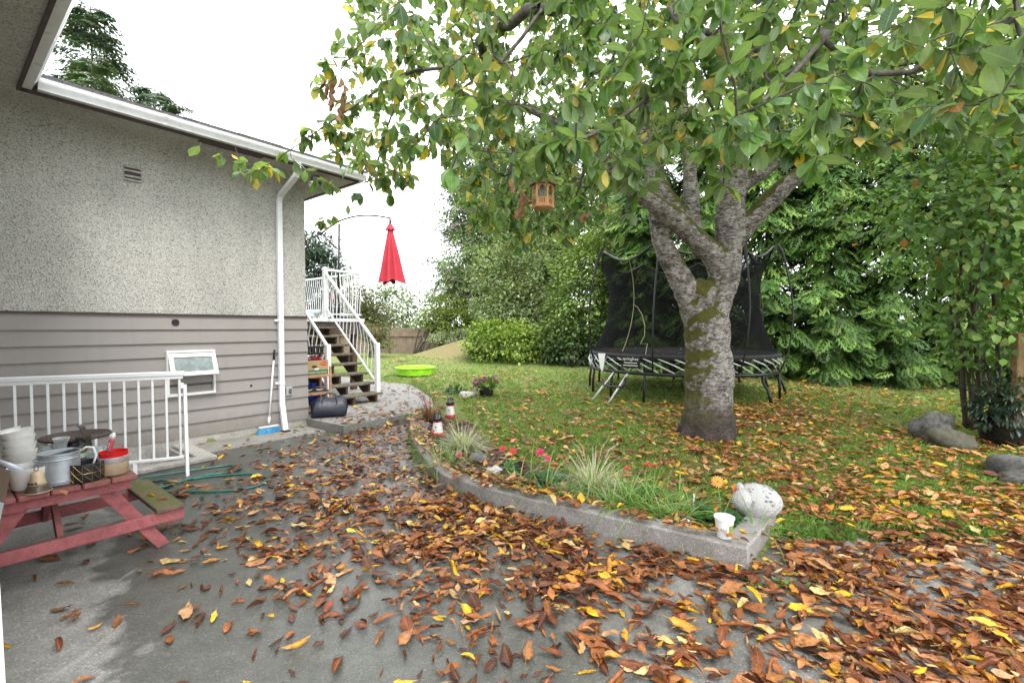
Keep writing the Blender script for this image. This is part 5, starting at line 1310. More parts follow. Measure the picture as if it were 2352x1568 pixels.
def scatter(name, tpls, which, P, M, size, cols, mat, parent=None, kind='stuff', origin=None, tint=None):
    """join many copies of small templates into one mesh; colour and leaf coordinates are stored per leaf"""
    Vs, Fs, Cs, Ls = {}, {}, [], []; allV = []; allF = {}; off = 0; allC = []; allL = []
    for ti, (V, F, LC) in enumerate(tpls):
        sel = np.where(which == ti)[0]
        if len(sel) == 0: continue
        W = np.einsum('nij,vj->nvi', M[sel], V) * size[sel][:, None, None] + P[sel][:, None, :]
        n, v = W.shape[:2]
        allV.append(W.reshape(-1, 3)); f = (F[None] + (np.arange(n) * v)[:, None, None]).reshape(-1, F.shape[1]) + off
        allF.setdefault(F.shape[1], []).append(f); off += n * v
        c = np.repeat(cols[sel], v, 0)
        allC.append(c); allL.append(np.tile(LC, (n, 1)))
    o = np_mesh(name, np.concatenate(allV), [np.concatenate(q) for q in allF.values()], mat, parent, origin, True, np.concatenate(allC), np.concatenate(allL))
    if kind: o['kind'] = kind
    return o
def unit(n):
    v = rng.normal(size=(n, 3)); return v / np.linalg.norm(v, axis=1, keepdims=True)
def pick(cols, wts, n, jit=.18):
    c = np.array(cols)[rng.choice(len(cols), n, p=np.array(wts) / sum(wts))]
    return np.clip(c * rng.uniform(1 - jit, 1 + jit, (n, 1)) * rng.uniform(1 - jit * .4, 1 + jit * .4, (n, 3)), 0.002, .95)

# ------------------------------------------------------------------ the cherry tree
TY = 6.42
def limb(pts): return [(aty(x, y, Y), wpx / 2 * Y / FPX) for x, y, Y, wpx in pts]
LIMBS = {
 'trunk': limb([(1624, 1030, TY, 124), (1625, 1000, TY, 116), (1626, 960, TY, 110), (1628, 900, TY, 108), (1628, 840, TY, 103), (1624, 780, TY, 102), (1622, 735, TY, 96), (1620, 700, TY, 70), (1620, 675, TY, 30)]),
 'right': limb([(1630, 800, TY, 50), (1632, 745, TY, 74), (1640, 700, TY, 76), (1656, 660, TY, 68), (1668, 612, TY, 64), (1674, 550, TY, 60), (1678, 488, TY, 62), (1682, 415, TY, 62), (1692, 355, TY + .05, 54), (1706, 280, TY + .1, 46), (1716, 190, TY + .1, 38), (1722, 80, TY + .2, 28)]),
 'left': limb([(1614, 805, TY, 40), (1606, 752, TY, 58), (1591, 710, TY, 60), (1566, 645, TY - .02, 53), (1547, 612, TY - .03, 51), (1530, 575, TY - .04, 48), (1512, 520, TY, 38), (1500, 440, TY + .1, 34), (1484, 350, TY + .15, 28), (1460, 240, TY + .3, 22)]),
 'diag': limb([(1660, 640, TY - .02, 52), (1636, 585, TY - .10, 50), (1590, 540, TY - .16, 48), (1549, 501, TY - .22, 46), (1464, 441, TY - .35, 40), (1399, 383, TY - .5, 34), (1330, 320, TY - .7, 26), (1240, 262, TY - .9, 19), (1130, 225, TY - 1.2, 13)]),
 'mid1': limb([(1575, 545, TY + .05, 42), (1557, 492, TY + .12, 42), (1520, 436, TY + .2, 40), (1498, 372, TY + .3, 36), (1480, 290, TY + .45, 28), (1468, 190, TY + .6, 20)]),
 'mid2': limb([(1612, 590, TY + .05, 38), (1597, 543, TY + .12, 36), (1588, 458, TY + .2, 34), (1583, 372, TY + .3, 30), (1572, 270, TY + .45, 24), (1566, 150, TY + .6, 18)]),
 'rbig': limb([(1668, 585, TY + .02, 44), (1707, 526, TY - .02, 46), (1763, 467, TY - .1, 43), (1827, 407, TY - .22, 38), (1891, 376, TY - .4, 28), (1960, 352, TY - .6, 22), (2080, 312, TY - .9, 16), (2230, 262, TY - 1.2, 11)]),
 'rup': limb([(1690, 440, TY, 36), (1711, 424, TY - .04, 34), (1754, 394, TY - .1, 30), (1808, 350, TY - .2, 24), (1870, 270, TY - .3, 18), (1920, 170, TY - .4, 13)]),
 'rback': limb([(1700, 330, TY + .1, 30), (1740, 270, TY + .5, 24), (1800, 190, TY + .9, 18), (1880, 110, TY + 1.3, 13)]),
}
tree = thing('cherry_tree', 'large mossy-limbed cherry tree with grey bark, spreading over the lawn', 'tree', LIMBS['trunk'][1][0])
m = MB()
for nm, L in LIMBS.items():
    pts = [p for p, r in L]; rr = [r for p, r in L]
    cs = resample([Vector((p.x, p.y, p.z)) for p in pts], .10); rs = resample([Vector((r, 0, 0)) for r in rr], 10)
    # radii resampled along the same parameter
    acc = [0]
    for i in range(1, len(pts)): acc.append(acc[-1] + (pts[i] - pts[i - 1]).length)
    d = [0]
    for i in range(1, len(cs)): d.append(d[-1] + (cs[i] - cs[i - 1]).length)
    rad = np.interp(np.array(d) * acc[-1] / d[-1], acc, rr)
    rad = [r * (1 + .05 * math.sin(i * 1.1 + len(nm)) + .03 * math.sin(i * 2.7)) for i, r in enumerate(rad)]
    m.tube(cs, rad, 14)
tb = LIMBS['trunk'][1][0]; zg = float(gz(tb.x, tb.y))
for th, L in ((R(200), .12), (R(290), .06), (R(245), .03), (R(335), .0), (R(150), .1), (R(30), .1), (R(90), .1)):
    d = Vector((math.cos(th), math.sin(th), 0)); c = Vector((tb.x, tb.y, zg))
    m.tube([c + d * .15 + Vector((0, 0, .40)), c + d * .22 + Vector((0, 0, .18)), c + d * (.27 + L * .4) + Vector((0, 0, .05)), c + d * (.32 + L) + Vector((0, 0, -.06))], [.12, .13, .10, .05], 9)
m.blob(aty(1612, 690, TY - .05), (.20, .18, .28), 5, .15, 12, 16)
tr_o = m.build('trunk', BARK, tree, smooth=True)
rm = tr_o.modifiers.new('join', 'REMESH'); rm.mode = 'VOXEL'; rm.voxel_size = .022; rm.use_smooth_shade = True
sm = tr_o.modifiers.new('soften', 'SMOOTH'); sm.factor = .5; sm.iterations = 10
tx = bpy.data.textures.new('bark_relief', 'CLOUDS'); tx.noise_scale = .09; tx.noise_depth = 3
dm = tr_o.modifiers.new('relief', 'DISPLACE'); dm.texture = tx; dm.texture_coords = 'GLOBAL'; dm.strength = .035; dm.mid_level = .5

# branch skeleton: every branch grows from the nearest older wood
SK = np.zeros((60000, 3)); PA = np.full(60000, -1, int); NS = 0; CNT = np.zeros(60000); PATHS = []; FIXR = np.zeros(60000)
def sk_add(p, parent):
    global NS
    SK[NS] = p; PA[NS] = parent; NS += 1; return NS - 1
for nm, L in LIMBS.items():
    pts = resample([p for p, r in L], .18); last = -1
    n0 = len(pts); lo = 0 if nm != 'trunk' else 0
    for i, p in enumerate(pts):
        if nm == 'trunk': continue
        if i < n0 * .40 and nm in ('right', 'left', 'diag', 'mid1', 'mid2', 'rbig'): continue
        last = sk_add(tuple(p), last); FIXR[last] = 1
LIMB_END = NS
def grow(target, sag=.04, jit=.02, step=.13, start=None):
    t = np.asarray(target, float); d = np.linalg.norm(SK[:NS] - t, axis=1) + .12 * np.maximum(0, SK[:NS, 2] - t[2] + .4)
    i0 = int(np.argmin(d)) if start is None else start
    p0 = SK[i0].copy(); L = np.linalg.norm(t - p0)
    if L < .06: return None
    k = max(2, int(L / step)); pd = p0 - SK[PA[i0]] if PA[i0] >= 0 else (t - p0); pd = pd / (np.linalg.norm(pd) + 1e-9)
    c = p0 + pd * L * .3 + np.array([0, 0, .10 * L]); ids = [i0]; pr = i0
    for j in range(1, k + 1):
        s_ = j / k; q = (1 - s_) ** 2 * p0 + 2 * s_ * (1 - s_) * c + s_ * s_ * t
        q = q + rng.normal(size=3) * jit * (1 if j < k else .2) * min(1, L) + np.array([0, 0, -sag * math.sin(math.pi * s_) * L * .5])
        pr = sk_add(q, pr); ids.append(pr)
    PATHS.append(ids); return ids
TC2 = np.array([2.4, 5.6])
LBX = [500, 700, 760, 900, 1000, 1080, 1200, 1300, 1400, 1450, 1500, 1850, 1950, 2050, 2200, 2352, 2800]
LBY = [430, 400, 420, 400, 370, 490, 570, 540, 470, 375, 352, 352, 360, 330, 320, 330, 340]
def in_crown(P, low_shift=0):
    r = np.hypot(P[:, 0] - TC2[0], P[:, 1] - TC2[1]); q = proj(P)
    zl = 2.35 + .05 * np.clip(P[:, 1] - 2.3, 0, 9) + .55 * np.exp(-((P[:, 0] - 2.65) ** 2 + (P[:, 1] - 6.4) ** 2) / 1.6) + np.where(P[:, 1] > 7.5, .5, 0)
    zh = 3.4 + 3.6 * np.sqrt(np.clip(1 - (r / 4.5) ** 2, 0, 1))
    cd_ = np.linalg.norm(P - np.array([0, 0, CAM_Z]), axis=1)
    ok = (r < 4.35) & (P[:, 2] > zl) & (P[:, 2] < zh) & (cd_ > 2.1) & (P[:, 1] > 1.5)
    lb = np.interp(q[:, 0], LBX, LBY) + low_shift
    ok &= (q[:, 1] < lb) & (q[:, 0] > 745 + .10 * np.maximum(0, 200 - q[:, 1]))
    ok &= ~((q[:, 0] > 1200) & (q[:, 0] < 1296) & (q[:, 1] > 395) & (q[:, 1] < 495) & (P[:, 1] < 5.2))
    return ok
def crown_pts(n, **kw):
    out = np.zeros((0, 3))
    while len(out) < n:
        P = np.stack([rng.uniform(-2.2, 7.0, 6000), rng.uniform(1.5, 10.2, 6000), rng.uniform(2.2, 7.2, 6000)], 1)
        q = P[in_crown(P, **kw)]; out = np.vstack([out, q])
    return out[:n]
# scaffold branches, then drawn-out hanging branches, then filling twigs
for a_ in range(12):
    th = a_ * math.pi / 6 + .2; rr = 2.9; t = np.array([TC2[0] + rr * math.cos(th), TC2[1] + rr * math.sin(th), 4.3 + .7 * math.sin(a_ * 2.3)])
    if np.linalg.norm(t - np.array([0, 0, 1.6])) > 2.6: grow(t, .0, .04)
grow((2.7, 6.6, 6.6), 0, .03); grow((1.6, 6.0, 6.0), 0, .03); grow((3.6, 5.4, 6.0), 0, .03)
SPECIAL = [
 [(1180, 150, 4.7), (950, 165, 4.4), (820, 240, 4.15), (700, 322, 4.05), (610, 382, 4.0), (578, 402, 4.0)],
 [(930, 190, 4.5), (890, 290, 4.45), (860, 390, 4.45), (810, 465, 4.45), (765, 497, 4.45)],
 [(1900, 70, 3.2), (1840, 150, 2.75), (1760, 225, 2.45), (1705, 272, 2.35)],
 [(1780, 230, 2.55), (1790, 300, 2.6), (1820, 345, 2.6)],
 [(1600, 70, 3.6), (1520, 190, 3.1), (1420, 275, 2.85), (1330, 322, 2.75), (1270, 335, 2.75)],
 [(1750, 120, 3.0), (1640, 190, 2.9), (1560, 290, 2.9), (1520, 330, 2.9)],
 [(2420, 0, 2.5), (2300, 50, 2.3), (2190, 75, 2.25), (2130, 95, 2.25)],
 [(2520, 120, 2.1), (2400, 190, 1.95), (2330, 235, 1.9)],
 [(1150, 250, 4.4), (1180, 330, 4.3), (1160, 430, 4.3), (1110, 480, 4.4)],
 [(1330, 300, 4.9), (1340, 400, 5.2), (1300, 500, 5.5)],
 [(1120, 340, 5.0), (1150, 430, 5.2), (1190, 540, 5.4)],
 [(900, 40, 4.0), (820, 110, 3.9), (770, 180, 3.9), (735, 205, 3.9)],
 [(2000, 160, 4.5), (2120, 220, 4.2), (2230, 290, 4.2)],
]
TIPS = []
for sp in SPECIAL:
    pts = resample([aty(*q) for q in sp], .12); ids = grow(tuple(pts[0]), .02, .02)
    pr = ids[-1] if ids else int(np.argmin(np.linalg.norm(SK[:NS] - np.array(pts[0]), axis=1)))
    path = [pr]
    for p in pts[1:]: pr = sk_add(tuple(p), pr); path.append(pr)
    PATHS.append(path); TIPS.append(path)
    for j in range(2, len(pts), 2):
        for _ in range(2):
            v = rng.normal(size=3) * .16; v[2] -= .05; ids = grow(np.array(pts[j]) + v, .03, .02)
            if ids: TIPS.append(ids)
SPURS = [(1700, 262, 2.35), (1742, 255, 2.4), (1795, 318, 2.6), (1838, 335, 2.6), (1688, 225, 2.6), (1262, 330, 2.75), (1296, 318, 2.75), (1228, 345, 2.9), (1345, 305, 2.85), (1335, 205, 3.0), (1405, 150, 3.1), (1460, 95, 3.2), (1560, 262, 3.0), (1518, 325, 3.0),
 (2335, 225, 1.95), (2352, 262, 1.9), (2130, 105, 2.35), (2062, 88, 2.5), (1985, 90, 2.6), (1900, 120, 2.7), (1640, 80, 2.8), (1482, 185, 3.0), (1150, 145, 3.5), (1062, 205, 3.7), (1000, 110, 3.6), (2205, 120, 2.3), (2262, 60, 2.2), (1800, 60, 2.9), (1580, 150, 3.0), (1240, 120, 3.3),
 (1120, 60, 3.4), (930, 60, 3.7), (860, 150, 3.8), (1180, 240, 3.3), (1100, 300, 3.6), (1390, 60, 3.0), (1720, 130, 2.8), (1850, 200, 2.9), (2120, 200, 2.9), (2050, 250, 3.2), (1980, 190, 3.0), (1760, 30, 2.7), (2180, 30, 2.3), (960, 230, 3.9), (880, 320, 4.2), (1030, 290, 3.9), (780, 300, 4.1), (700, 310, 4.1), (620, 385, 4.05)]
for sp in SPURS: grow(tuple(aty(*sp)), .03, .02)
for P in crown_pts(170): grow(P, .03, .03)
tg = crown_pts(3000)
root_d = np.linalg.norm(tg - np.array([2.65, 6.4, 3.5]), axis=1)
for P in tg[np.argsort(root_d)]:
    ids = grow(P + np.array([0, 0, -.04]), .03, .025)
    if ids: TIPS.append(ids)
CNT[:] = 0
for ids in TIPS: CNT[ids[-1]] += 1
for i in range(NS - 1, -1, -1):
    if PA[i] >= 0: CNT[PA[i]] += CNT[i]
RAD = .0021 * np.maximum(1, CNT) ** .47
RAD = np.minimum(RAD, .06)
# twigs as one mesh of thin tubes
tv, tf = [], []; off = 0
for ids in PATHS:
    P = SK[ids]; n = 4 if RAD[ids[-1]] < .006 and RAD[ids[1]] < .01 else 6
    r = np.array([RAD[i] for i in ids]); r[0] = r[1] if len(r) > 1 else r[0]
    T = np.gradient(P, axis=0); T /= np.linalg.norm(T, axis=1, keepdims=True) + 1e-9
    ref = np.array([.2, .3, .93]) if abs(T[0] @ np.array([.2, .3, .93])) < .95 else np.array([1., 0, 0])
    X = np.cross(T, ref); X /= np.linalg.norm(X, axis=1, keepdims=True) + 1e-9; Yv = np.cross(T, X)
    an = np.arange(n) * 2 * math.pi / n
    W = P[:, None] + (X[:, None] * np.cos(an)[None, :, None] + Yv[:, None] * np.sin(an)[None, :, None]) * r[:, None, None]
    tv.append(W.reshape(-1, 3)); k = len(ids); ii = np.arange(k * n).reshape(k, n) + off; nn_ = np.roll(ii, -1, 1)
    tf.append(np.stack([ii[:-1], nn_[:-1], nn_[1:], ii[1:]], -1).reshape(-1, 4)); off += k * n
ob = np_mesh('branches', np.concatenate(tv), [np.concatenate(tf)], TWIG, tree); ob['kind'] = 'stuff'
# leaves hang along the outer part of every twig
LP, LD, LN = [], [], []
for ids in TIPS:
    P = SK[ids[max(0, len(ids) - 5):]]
    if len(P) < 2: continue
    seg = np.linalg.norm(np.diff(P, axis=0), axis=1); cum = np.concatenate([[0], np.cumsum(seg)]); L = cum[-1]
    n = int(rng.integers(9, 15)); s_ = L * (1 - np.round(rng.uniform(0, 1, n) ** 1.4 * 3) / 3 * min(1, .5 / max(L, .1))) - rng.uniform(0, .012, n)
    q = np.stack([np.interp(s_, cum, P[:, k]) for k in range(3)], 1); T = (P[-1] - P[-2]); T /= np.linalg.norm(T) + 1e-9
    side = unit(n); side -= (side @ T)[:, None] * T; side /= np.linalg.norm(side, axis=1, keepdims=True) + 1e-9
    d = side * rng.uniform(.4, 1, (n, 1)) + T * rng.uniform(.1, .9, (n, 1)) + np.array([0, 0, -1]) * rng.uniform(.05, 1.3, (n, 1))
    LP.append(q + side * .004); LD.append(d); nn_ = np.array([0, 0, 1.]) + unit(n) * .55 + side * .3; LN.append(nn_)
SPUR0 = sum(len(x) for x in LP)
for (sx_, sy_, sY) in SPURS:
    c = np.array(aty(sx_, sy_, sY)); n = int(rng.integers(6, 10)); th = rng.uniform(0, 6.28) + np.arange(n) * 2.4
    d = np.stack([np.cos(th), np.sin(th) * .8, rng.uniform(-1.25, -.05, n)], 1); LP.append(c + d * .012); LD.append(d); LN.append(np.array([0, 0, 1.]) + np.stack([np.cos(th), np.sin(th), 0 * th], 1) * .45 + unit(n) * .2)
LP = np.concatenate(LP); LD = np.concatenate(LD); LN = np.concatenate(LN)
LSZ = rng.normal(.106, .02, len(LP)).clip(.05, .15); LSZ[SPUR0:] = rng.normal(.125, .014, len(LP) - SPUR0).clip(.09, .16)
q = proj(LP); cdist = np.linalg.norm(LP - np.array([0, 0, CAM_Z]), axis=1)
ok = (cdist > 1.55) & ~((q[:, 0] > 1205) & (q[:, 0] < 1290) & (q[:, 1] > 402) & (q[:, 1] < 492) & (LP[:, 1] < 4.6) & (q[:, 2] > 0))
LP, LD, LN, LSZ, q, cdist = LP[ok], LD[ok], LN[ok], LSZ[ok], q[ok], cdist[ok]
CH_COLS = [(.090, .205, .030), (.066, .16, .032), (.125, .25, .036), (.052, .125, .044), (.18, .28, .045), (.66, .49, .04), (.56, .42, .08), (.24, .10, .03)]
LCOL = pick(CH_COLS, [26, 24, 20, 14, 8, 3.2, 1.6, .8], len(LP), .2)
left = (q[:, 0] < 1150) & (rng.uniform(0, 1, len(LP)) < .09); LCOL[left] = pick([(.62, .45, .035), (.5, .38, .06)], [2, 1], int(left.sum()), .15)
CH_T = [add_stalk(leaf_grid(6, .55, f, b, 0, tw, wave=.02, wide_at=.52, seed=i), .22, .010) for i, (f, b, tw) in enumerate([(.25, -.5, .2), (.12, -.9, -.3), (.35, -.25, .3), (.05, -.6, .5), (.2, .3, -.2), (.45, -.7, 0)])]
LM = frames(LD, LN); LW = rng.integers(0, len(CH_T), len(LP))
inview = (q[:, 2] > .3) & (q[:, 0] > -40) & (q[:, 0] < 2400) & (q[:, 1] > -40) & (q[:, 1] < 1200)
score = np.where(inview, LSZ / cdist, 0); big = np.argsort(-score)[:300]; rest = np.setdiff1d(np.arange(len(LP)), big)
CH_S = [add_stalk(leaf_grid(3, .55, f, b, 0, tw, wide_at=.52, seed=i), .22, .010) for i, (f, b, tw) in enumerate([(.25, -.5, .2), (.12, -.9, -.3), (.35, -.25, .3), (.05, -.6, .5), (.2, .3, -.2), (.45, -.7, 0)])]
scatter('foliage', CH_S, LW[rest], LP[rest], LM[rest], LSZ[rest], LCOL[rest], LEAF_CH, tree)
LEAFMESH = {}
def leaf_mesh(tpl, ti, col, mat, key):
    k = (key, ti, tuple(np.round(col, 3)))
    if k not in LEAFMESH:
        V, F, LC = tpl[ti]; o = np_mesh('leaf', V, [F], mat, None, (0, 0, 0), True, np.tile(col, (len(V), 1)), LC); me = o.data; bpy.data.objects.remove(o)
        LEAFMESH[k] = me
    return LEAFMESH[k]

def place_leaf(name, me, P, M3, s_, parent=None):
    o = bpy.data.objects.new(name, me); COL.objects.link(o)
    mt = Matrix([[M3[r][c] * s_ for c in range(3)] + [0] for r in range(3)] + [[0, 0, 0, 1]]); mt.translation = Vector(P)
    if parent is not None:
        o.parent = parent; mt.translation = Vector(P) - ORG[parent.name]
    o.matrix_basis = mt; return o
for i in big:
    ci = np.argmin(((np.array(CH_COLS) - LCOL[i]) ** 2).sum(1)); cvar = np.array(CH_COLS[ci]) * (1.0 + .12 * ((i % 3) - 1))
    place_leaf('leaf', leaf_mesh(CH_T, int(LW[i]), cvar, LEAF_CH, 'ch'), LP[i], LM[i], float(LSZ[i]), tree)
# clusters of dead brown leaves caught on twigs
DEAD = paint('dead_leaf_brown', (.30, .16, .085), .85, .3, 30, bmp=.6, fine=50)
def dead_cluster(px, py0, py1, Y, n, seed):
    rd = random.Random(seed); m = MB()
    for k in range(n):
        t = (k + .5) / n; p = aty(px + rd.uniform(-8, 8), py0 + (py1 - py0) * t, Y) + Vector((0, rd.uniform(-.03, .03), 0))
        V, F, LC = leaf_grid(6, .6, .5, rd.uniform(-1.5, .5), rd.uniform(1.5, 3), rd.uniform(-1, 1), wave=.12, seed=k, half=2)
        d = Vector((rd.uniform(-.4, .4), rd.uniform(-.3, .3), -1)).normalized(); x = d.cross(Vector((rd.uniform(-1, 1), rd.uniform(-1, 1), .1))).normalized(); z = x.cross(d)
        s_ = rd.uniform(.09, .13); M3 = Matrix((x, d, z)).transposed(); m.add([p + M3 @ (Vector(v) * s_) for v in V.tolist()], [tuple(f) for f in F.tolist()])
    m.build('dead_leaf_cluster', DEAD, tree, smooth=True)
dead_cluster(1190, 388, 436, 3.7, 5, 1); dead_cluster(1197, 436, 478, 3.7, 5, 2); dead_cluster(752, 178, 225, 3.9, 6, 3); dead_cluster(788, 172, 265, 3.9, 6, 4)

# ------------------------------------------------------------------ shrubs and trees behind
def diamond(wd, fold, bend, at):
    V = np.array([(0, 0, 0), (wd / 2, at, fold * wd - bend * .2), (0, 1, -bend * .5), (-wd / 2, at, fold * wd - bend * .2), (0, at, 0)], np.float32)
    return V, np.array([(0, 1, 4), (4, 1, 2), (0, 4, 3), (4, 2, 3)], np.int32)[[0, 1, 2, 3]], np.array([(0, 0, 0), (1, .5, 0), (0, 1, 0), (-1, .5, 0), (0, .5, 0)], np.float32)
SH_T = [diamond(.62, .2, .3, .45), diamond(.5, .12, .6, .42), diamond(.72, .08, .2, .4)]
HEART_T = [leaf_grid(3, .80, .2, -.5, 0, .2, wide_at=.32, half=1), leaf_grid(3, .75, .3, -.9, 0, -.2, wide_at=.34, half=1), leaf_grid(3, .85, .1, -.3, 0, 0, wide_at=.33, half=1)]
def blob_clumps(blobs, nclump, per, spread, shell=.55):
    """leaf positions: clumps of leaves sitting on and under the skin of a few ellipsoids"""
    vol = np.array([b[3] * b[4] * b[5] for b in blobs]) ** .7; bi = rng.choice(len(blobs), nclump, p=vol / vol.sum())
    B = np.array(blobs, float)[bi]; u = unit(nclump); rr = rng.uniform(shell ** 2, 1, (nclump, 1)) ** .5
    C = B[:, :3] + u * B[:, 3:6] * rr; n = nclump * per
    cl = np.repeat(np.arange(nclump), per); off = rng.normal(size=(n, 3)) * spread * np.array([1, 1, .55])
    P = C[cl] + off; out = u[cl] + off / spread * .35
    return P, out, rng.uniform(.72, 1.22, nclump)[cl]
def leafy(name, label, cat, base, blobs, nclump, per, spread, size, cols, wts, tpls=SH_T, mat=None, stems=5, droop=.5, group=None, stem_r=.04, stem_mat=None, shell=.55, zmin=None, hues=True):
    t = thing(name, label, cat, base, group); base = Vector(base)
    P, out, tone = blob_clumps(blobs, nclump, per, spread, shell)
    if zmin is not None:
        k = P[:, 2] > zmin; P, out, tone = P[k], out[k], tone[k]
    n = len(P); d = out + unit(n) * .7 + np.array([0, 0, -1]) * rng.uniform(0, droop * 1.4, (n, 1)); nh = out * .6 + np.array([0, 0, .9]) + unit(n) * .5
    c = pick(cols, wts, n, .16) * (tone[:, None] if hues else 1)
    scatter('foliage', tpls, rng.integers(0, len(tpls), n), P, frames(d, nh), rng.normal(size, size * .2, n).clip(size * .5, size * 1.6), np.clip(c, .003, .9), mat or LEAF_SH, t)
    m = MB(); rd = random.Random(len(label) + nclump)
    for k in range(stems):
        b = blobs[k % len(blobs)]; e = Vector((b[0], b[1], b[2])) + Vector((rd.uniform(-.5, .5) * b[3], rd.uniform(-.5, .5) * b[4], rd.uniform(.1, .7) * b[5]))
        s_ = base + Vector((rd.uniform(-.25, .25), rd.uniform(-.25, .25), -.05)); mid = s_.lerp(e, .5) + Vector((rd.uniform(-.2, .2), rd.uniform(-.2, .2), .15 * (e - s_).length * .3))
        pts = resample([s_, s_.lerp(mid, .5) + Vector((0, 0, .1)), mid, e], .25); m.tube(pts, list(np.linspace(stem_r, stem_r * .25, len(pts))), 6)
    m.build('trunk' if cat == 'tree' else 'stem', stem_mat or BARK2, t, smooth=True); return t
def gp_(x, y): return (x, y, float(gz(x, y)))
# --- cedar sprays
def frond(seed, n=5, tri=4):
    """flat drooping fan of a cedar: side sprays along a drooping axis"""
    rd = random.Random(seed); V = []; F = []
    def blade(p, d, L, w_):
        d = Vector(d).normalized(); s_ = Vector((-d.y, d.x, 0)).normalized(); b = len(V); drop = Vector((0, 0, -.18 * L))
        V.extend([tuple(p), tuple(p + d * L * .5 - s_ * w_ + drop * .3), tuple(p + d * L + drop), tuple(p + d * L * .5 + s_ * w_ + drop * .3)]); F.append((b, b + 1, b + 2, b + 3))
    for i in range(n):
        t = (i + .6) / n; p = Vector((0, t, -.28 * t * t)); L = .42 * math.sin(math.pi * min(1, .18 + t * .82)) + .06
        for s_ in (-1, 1):
            a = s_ * R(rd.uniform(48, 66)) * (1 - .35 * t); d = Vector((math.sin(a), math.cos(a), -.15)); blade(p, d, L, .046)
            q = p + d * L * .35; a2 = a * .35; blade(q, (math.sin(a2), math.cos(a2), -.3), L * .62, .042)
            a3 = a * 1.5; blade(p + d * L * .3, (math.sin(a3), math.cos(a3), -.3), L * .40, .036)
    blade(Vector((0, 0, 0)), (0, 1, -.1), 1.05, .012)
    V = np.array(V, np.float32); LC = np.zeros_like(V); LC[:, 0] = .5; return V, np.array(F, np.int32), LC
FR_T = [frond(i) for i in range(5)]; FR_S = [frond(i, 3) for i in range(5)]
def cedar(name, label, x, y, h, r, n, size, cols, wts, group=None, z0=.15, taper=.75, trunk=.13, bough=16):
    g = float(gz(x, y)); t = thing(name, label, 'tree', (x, y, g), group)
    nbg = max(8, n // bough); zf = rng.uniform(0, 1, nbg) ** 1.1; th = math.atan2(-y, -x) + rng.uniform(-2.3, 2.3, nbg)
    rad = r * (1 - zf * taper) * rng.uniform(.78, 1.08, nbg) * (1 + .14 * np.sin(3 * th + zf * 9) + .1 * np.sin(5 * th - zf * 17))
    k = np.repeat(np.arange(nbg), bough); nk = len(k); tw = rng.normal(0, .55, nk); al = rng.uniform(-1.0, .25, nk) * size * 1.7
    oa = th[k]; ow = np.stack([np.cos(oa), np.sin(oa), 0 * oa], 1); sw = np.stack([-np.sin(oa), np.cos(oa), 0 * oa], 1)
    Pb = np.stack([x + rad[k] * np.cos(oa), y + rad[k] * np.sin(oa), g + z0 + zf[k] * h], 1) + ow * al[:, None] + sw * (tw * size * .8)[:, None] + np.array([0, 0, 1.]) * (-.30 * np.abs(tw) * size - .55 * np.clip(al, -1, 1) + rng.normal(0, .05, nk))[:, None]
    db = ow + sw * (tw * .9)[:, None] + unit(nk) * .2 + np.array([0, 0, -1]) * rng.uniform(.15, .7, (nk, 1)); nb2 = ow * .35 + np.array([0, 0, 1.]) + unit(nk) * .2
    n_in = int(n * .4); zi = rng.uniform(0, 1, n_in); ti = rng.uniform(-math.pi, math.pi, n_in); ri = r * (1 - zi * taper) * rng.uniform(.05, .45, n_in)  # oversized inner sprays, added to block light through the core
    oi = np.stack([np.cos(ti), np.sin(ti), 0 * ti], 1); Pi = np.stack([x + ri * np.cos(ti), y + ri * np.sin(ti), g + z0 + zi * h + size * .5], 1)
    P = np.vstack([Pb - ow * size * .5, Pi]); d = np.vstack([db, oi + unit(n_in) * .4 + np.array([0, 0, -.6])]); nh = np.vstack([nb2, oi + np.array([0, 0, .5]) + unit(n_in) * .3])
    c = pick(cols, wts, len(P), .14); bt_ = rng.uniform(.75, 1.25, nbg); c[:nk] *= bt_[k][:, None]; szf = np.ones(len(P)); szf[nk:] = 2.0
    scatter('foliage', FR_T, rng.integers(0, len(FR_T), len(P)), P, frames(d, nh), rng.normal(size, size * .2, len(P)).clip(size * .5, size * 1.5) * szf, c, LEAF_CONE, t)
    MB().tube([(x, y, g - .1), (x + .05, y, g + h * .5), (x, y, g + h * .98)], [trunk, trunk * .6, .015], 8).build('trunk', BARK2, t, smooth=True); return t
CEC = [(.085, .17, .03), (.058, .125, .025), (.14, .235, .046), (.04, .082, .02)]
hedge = [(5.55, 13.6, 7.4, 1.35), (6.95, 12.9, 7.2, 1.35), (8.2, 12.3, 7.0, 1.4), (9.5, 11.8, 7.2, 1.4), (10.8, 11.1, 7.0, 1.4), (11.9, 10.2, 7.4, 1.5), (4.2, 14.6, 7.6, 1.4)]
for i, (x, y, h, r) in enumerate(hedge):
    cedar('cedar_tree', 'dense drooping green cedar in the tall hedge beyond the trampoline', x, y, h, r, 1250, .38, CEC, [4, 4, 3, 2], 'cedars of the tall hedge', .12, .45)
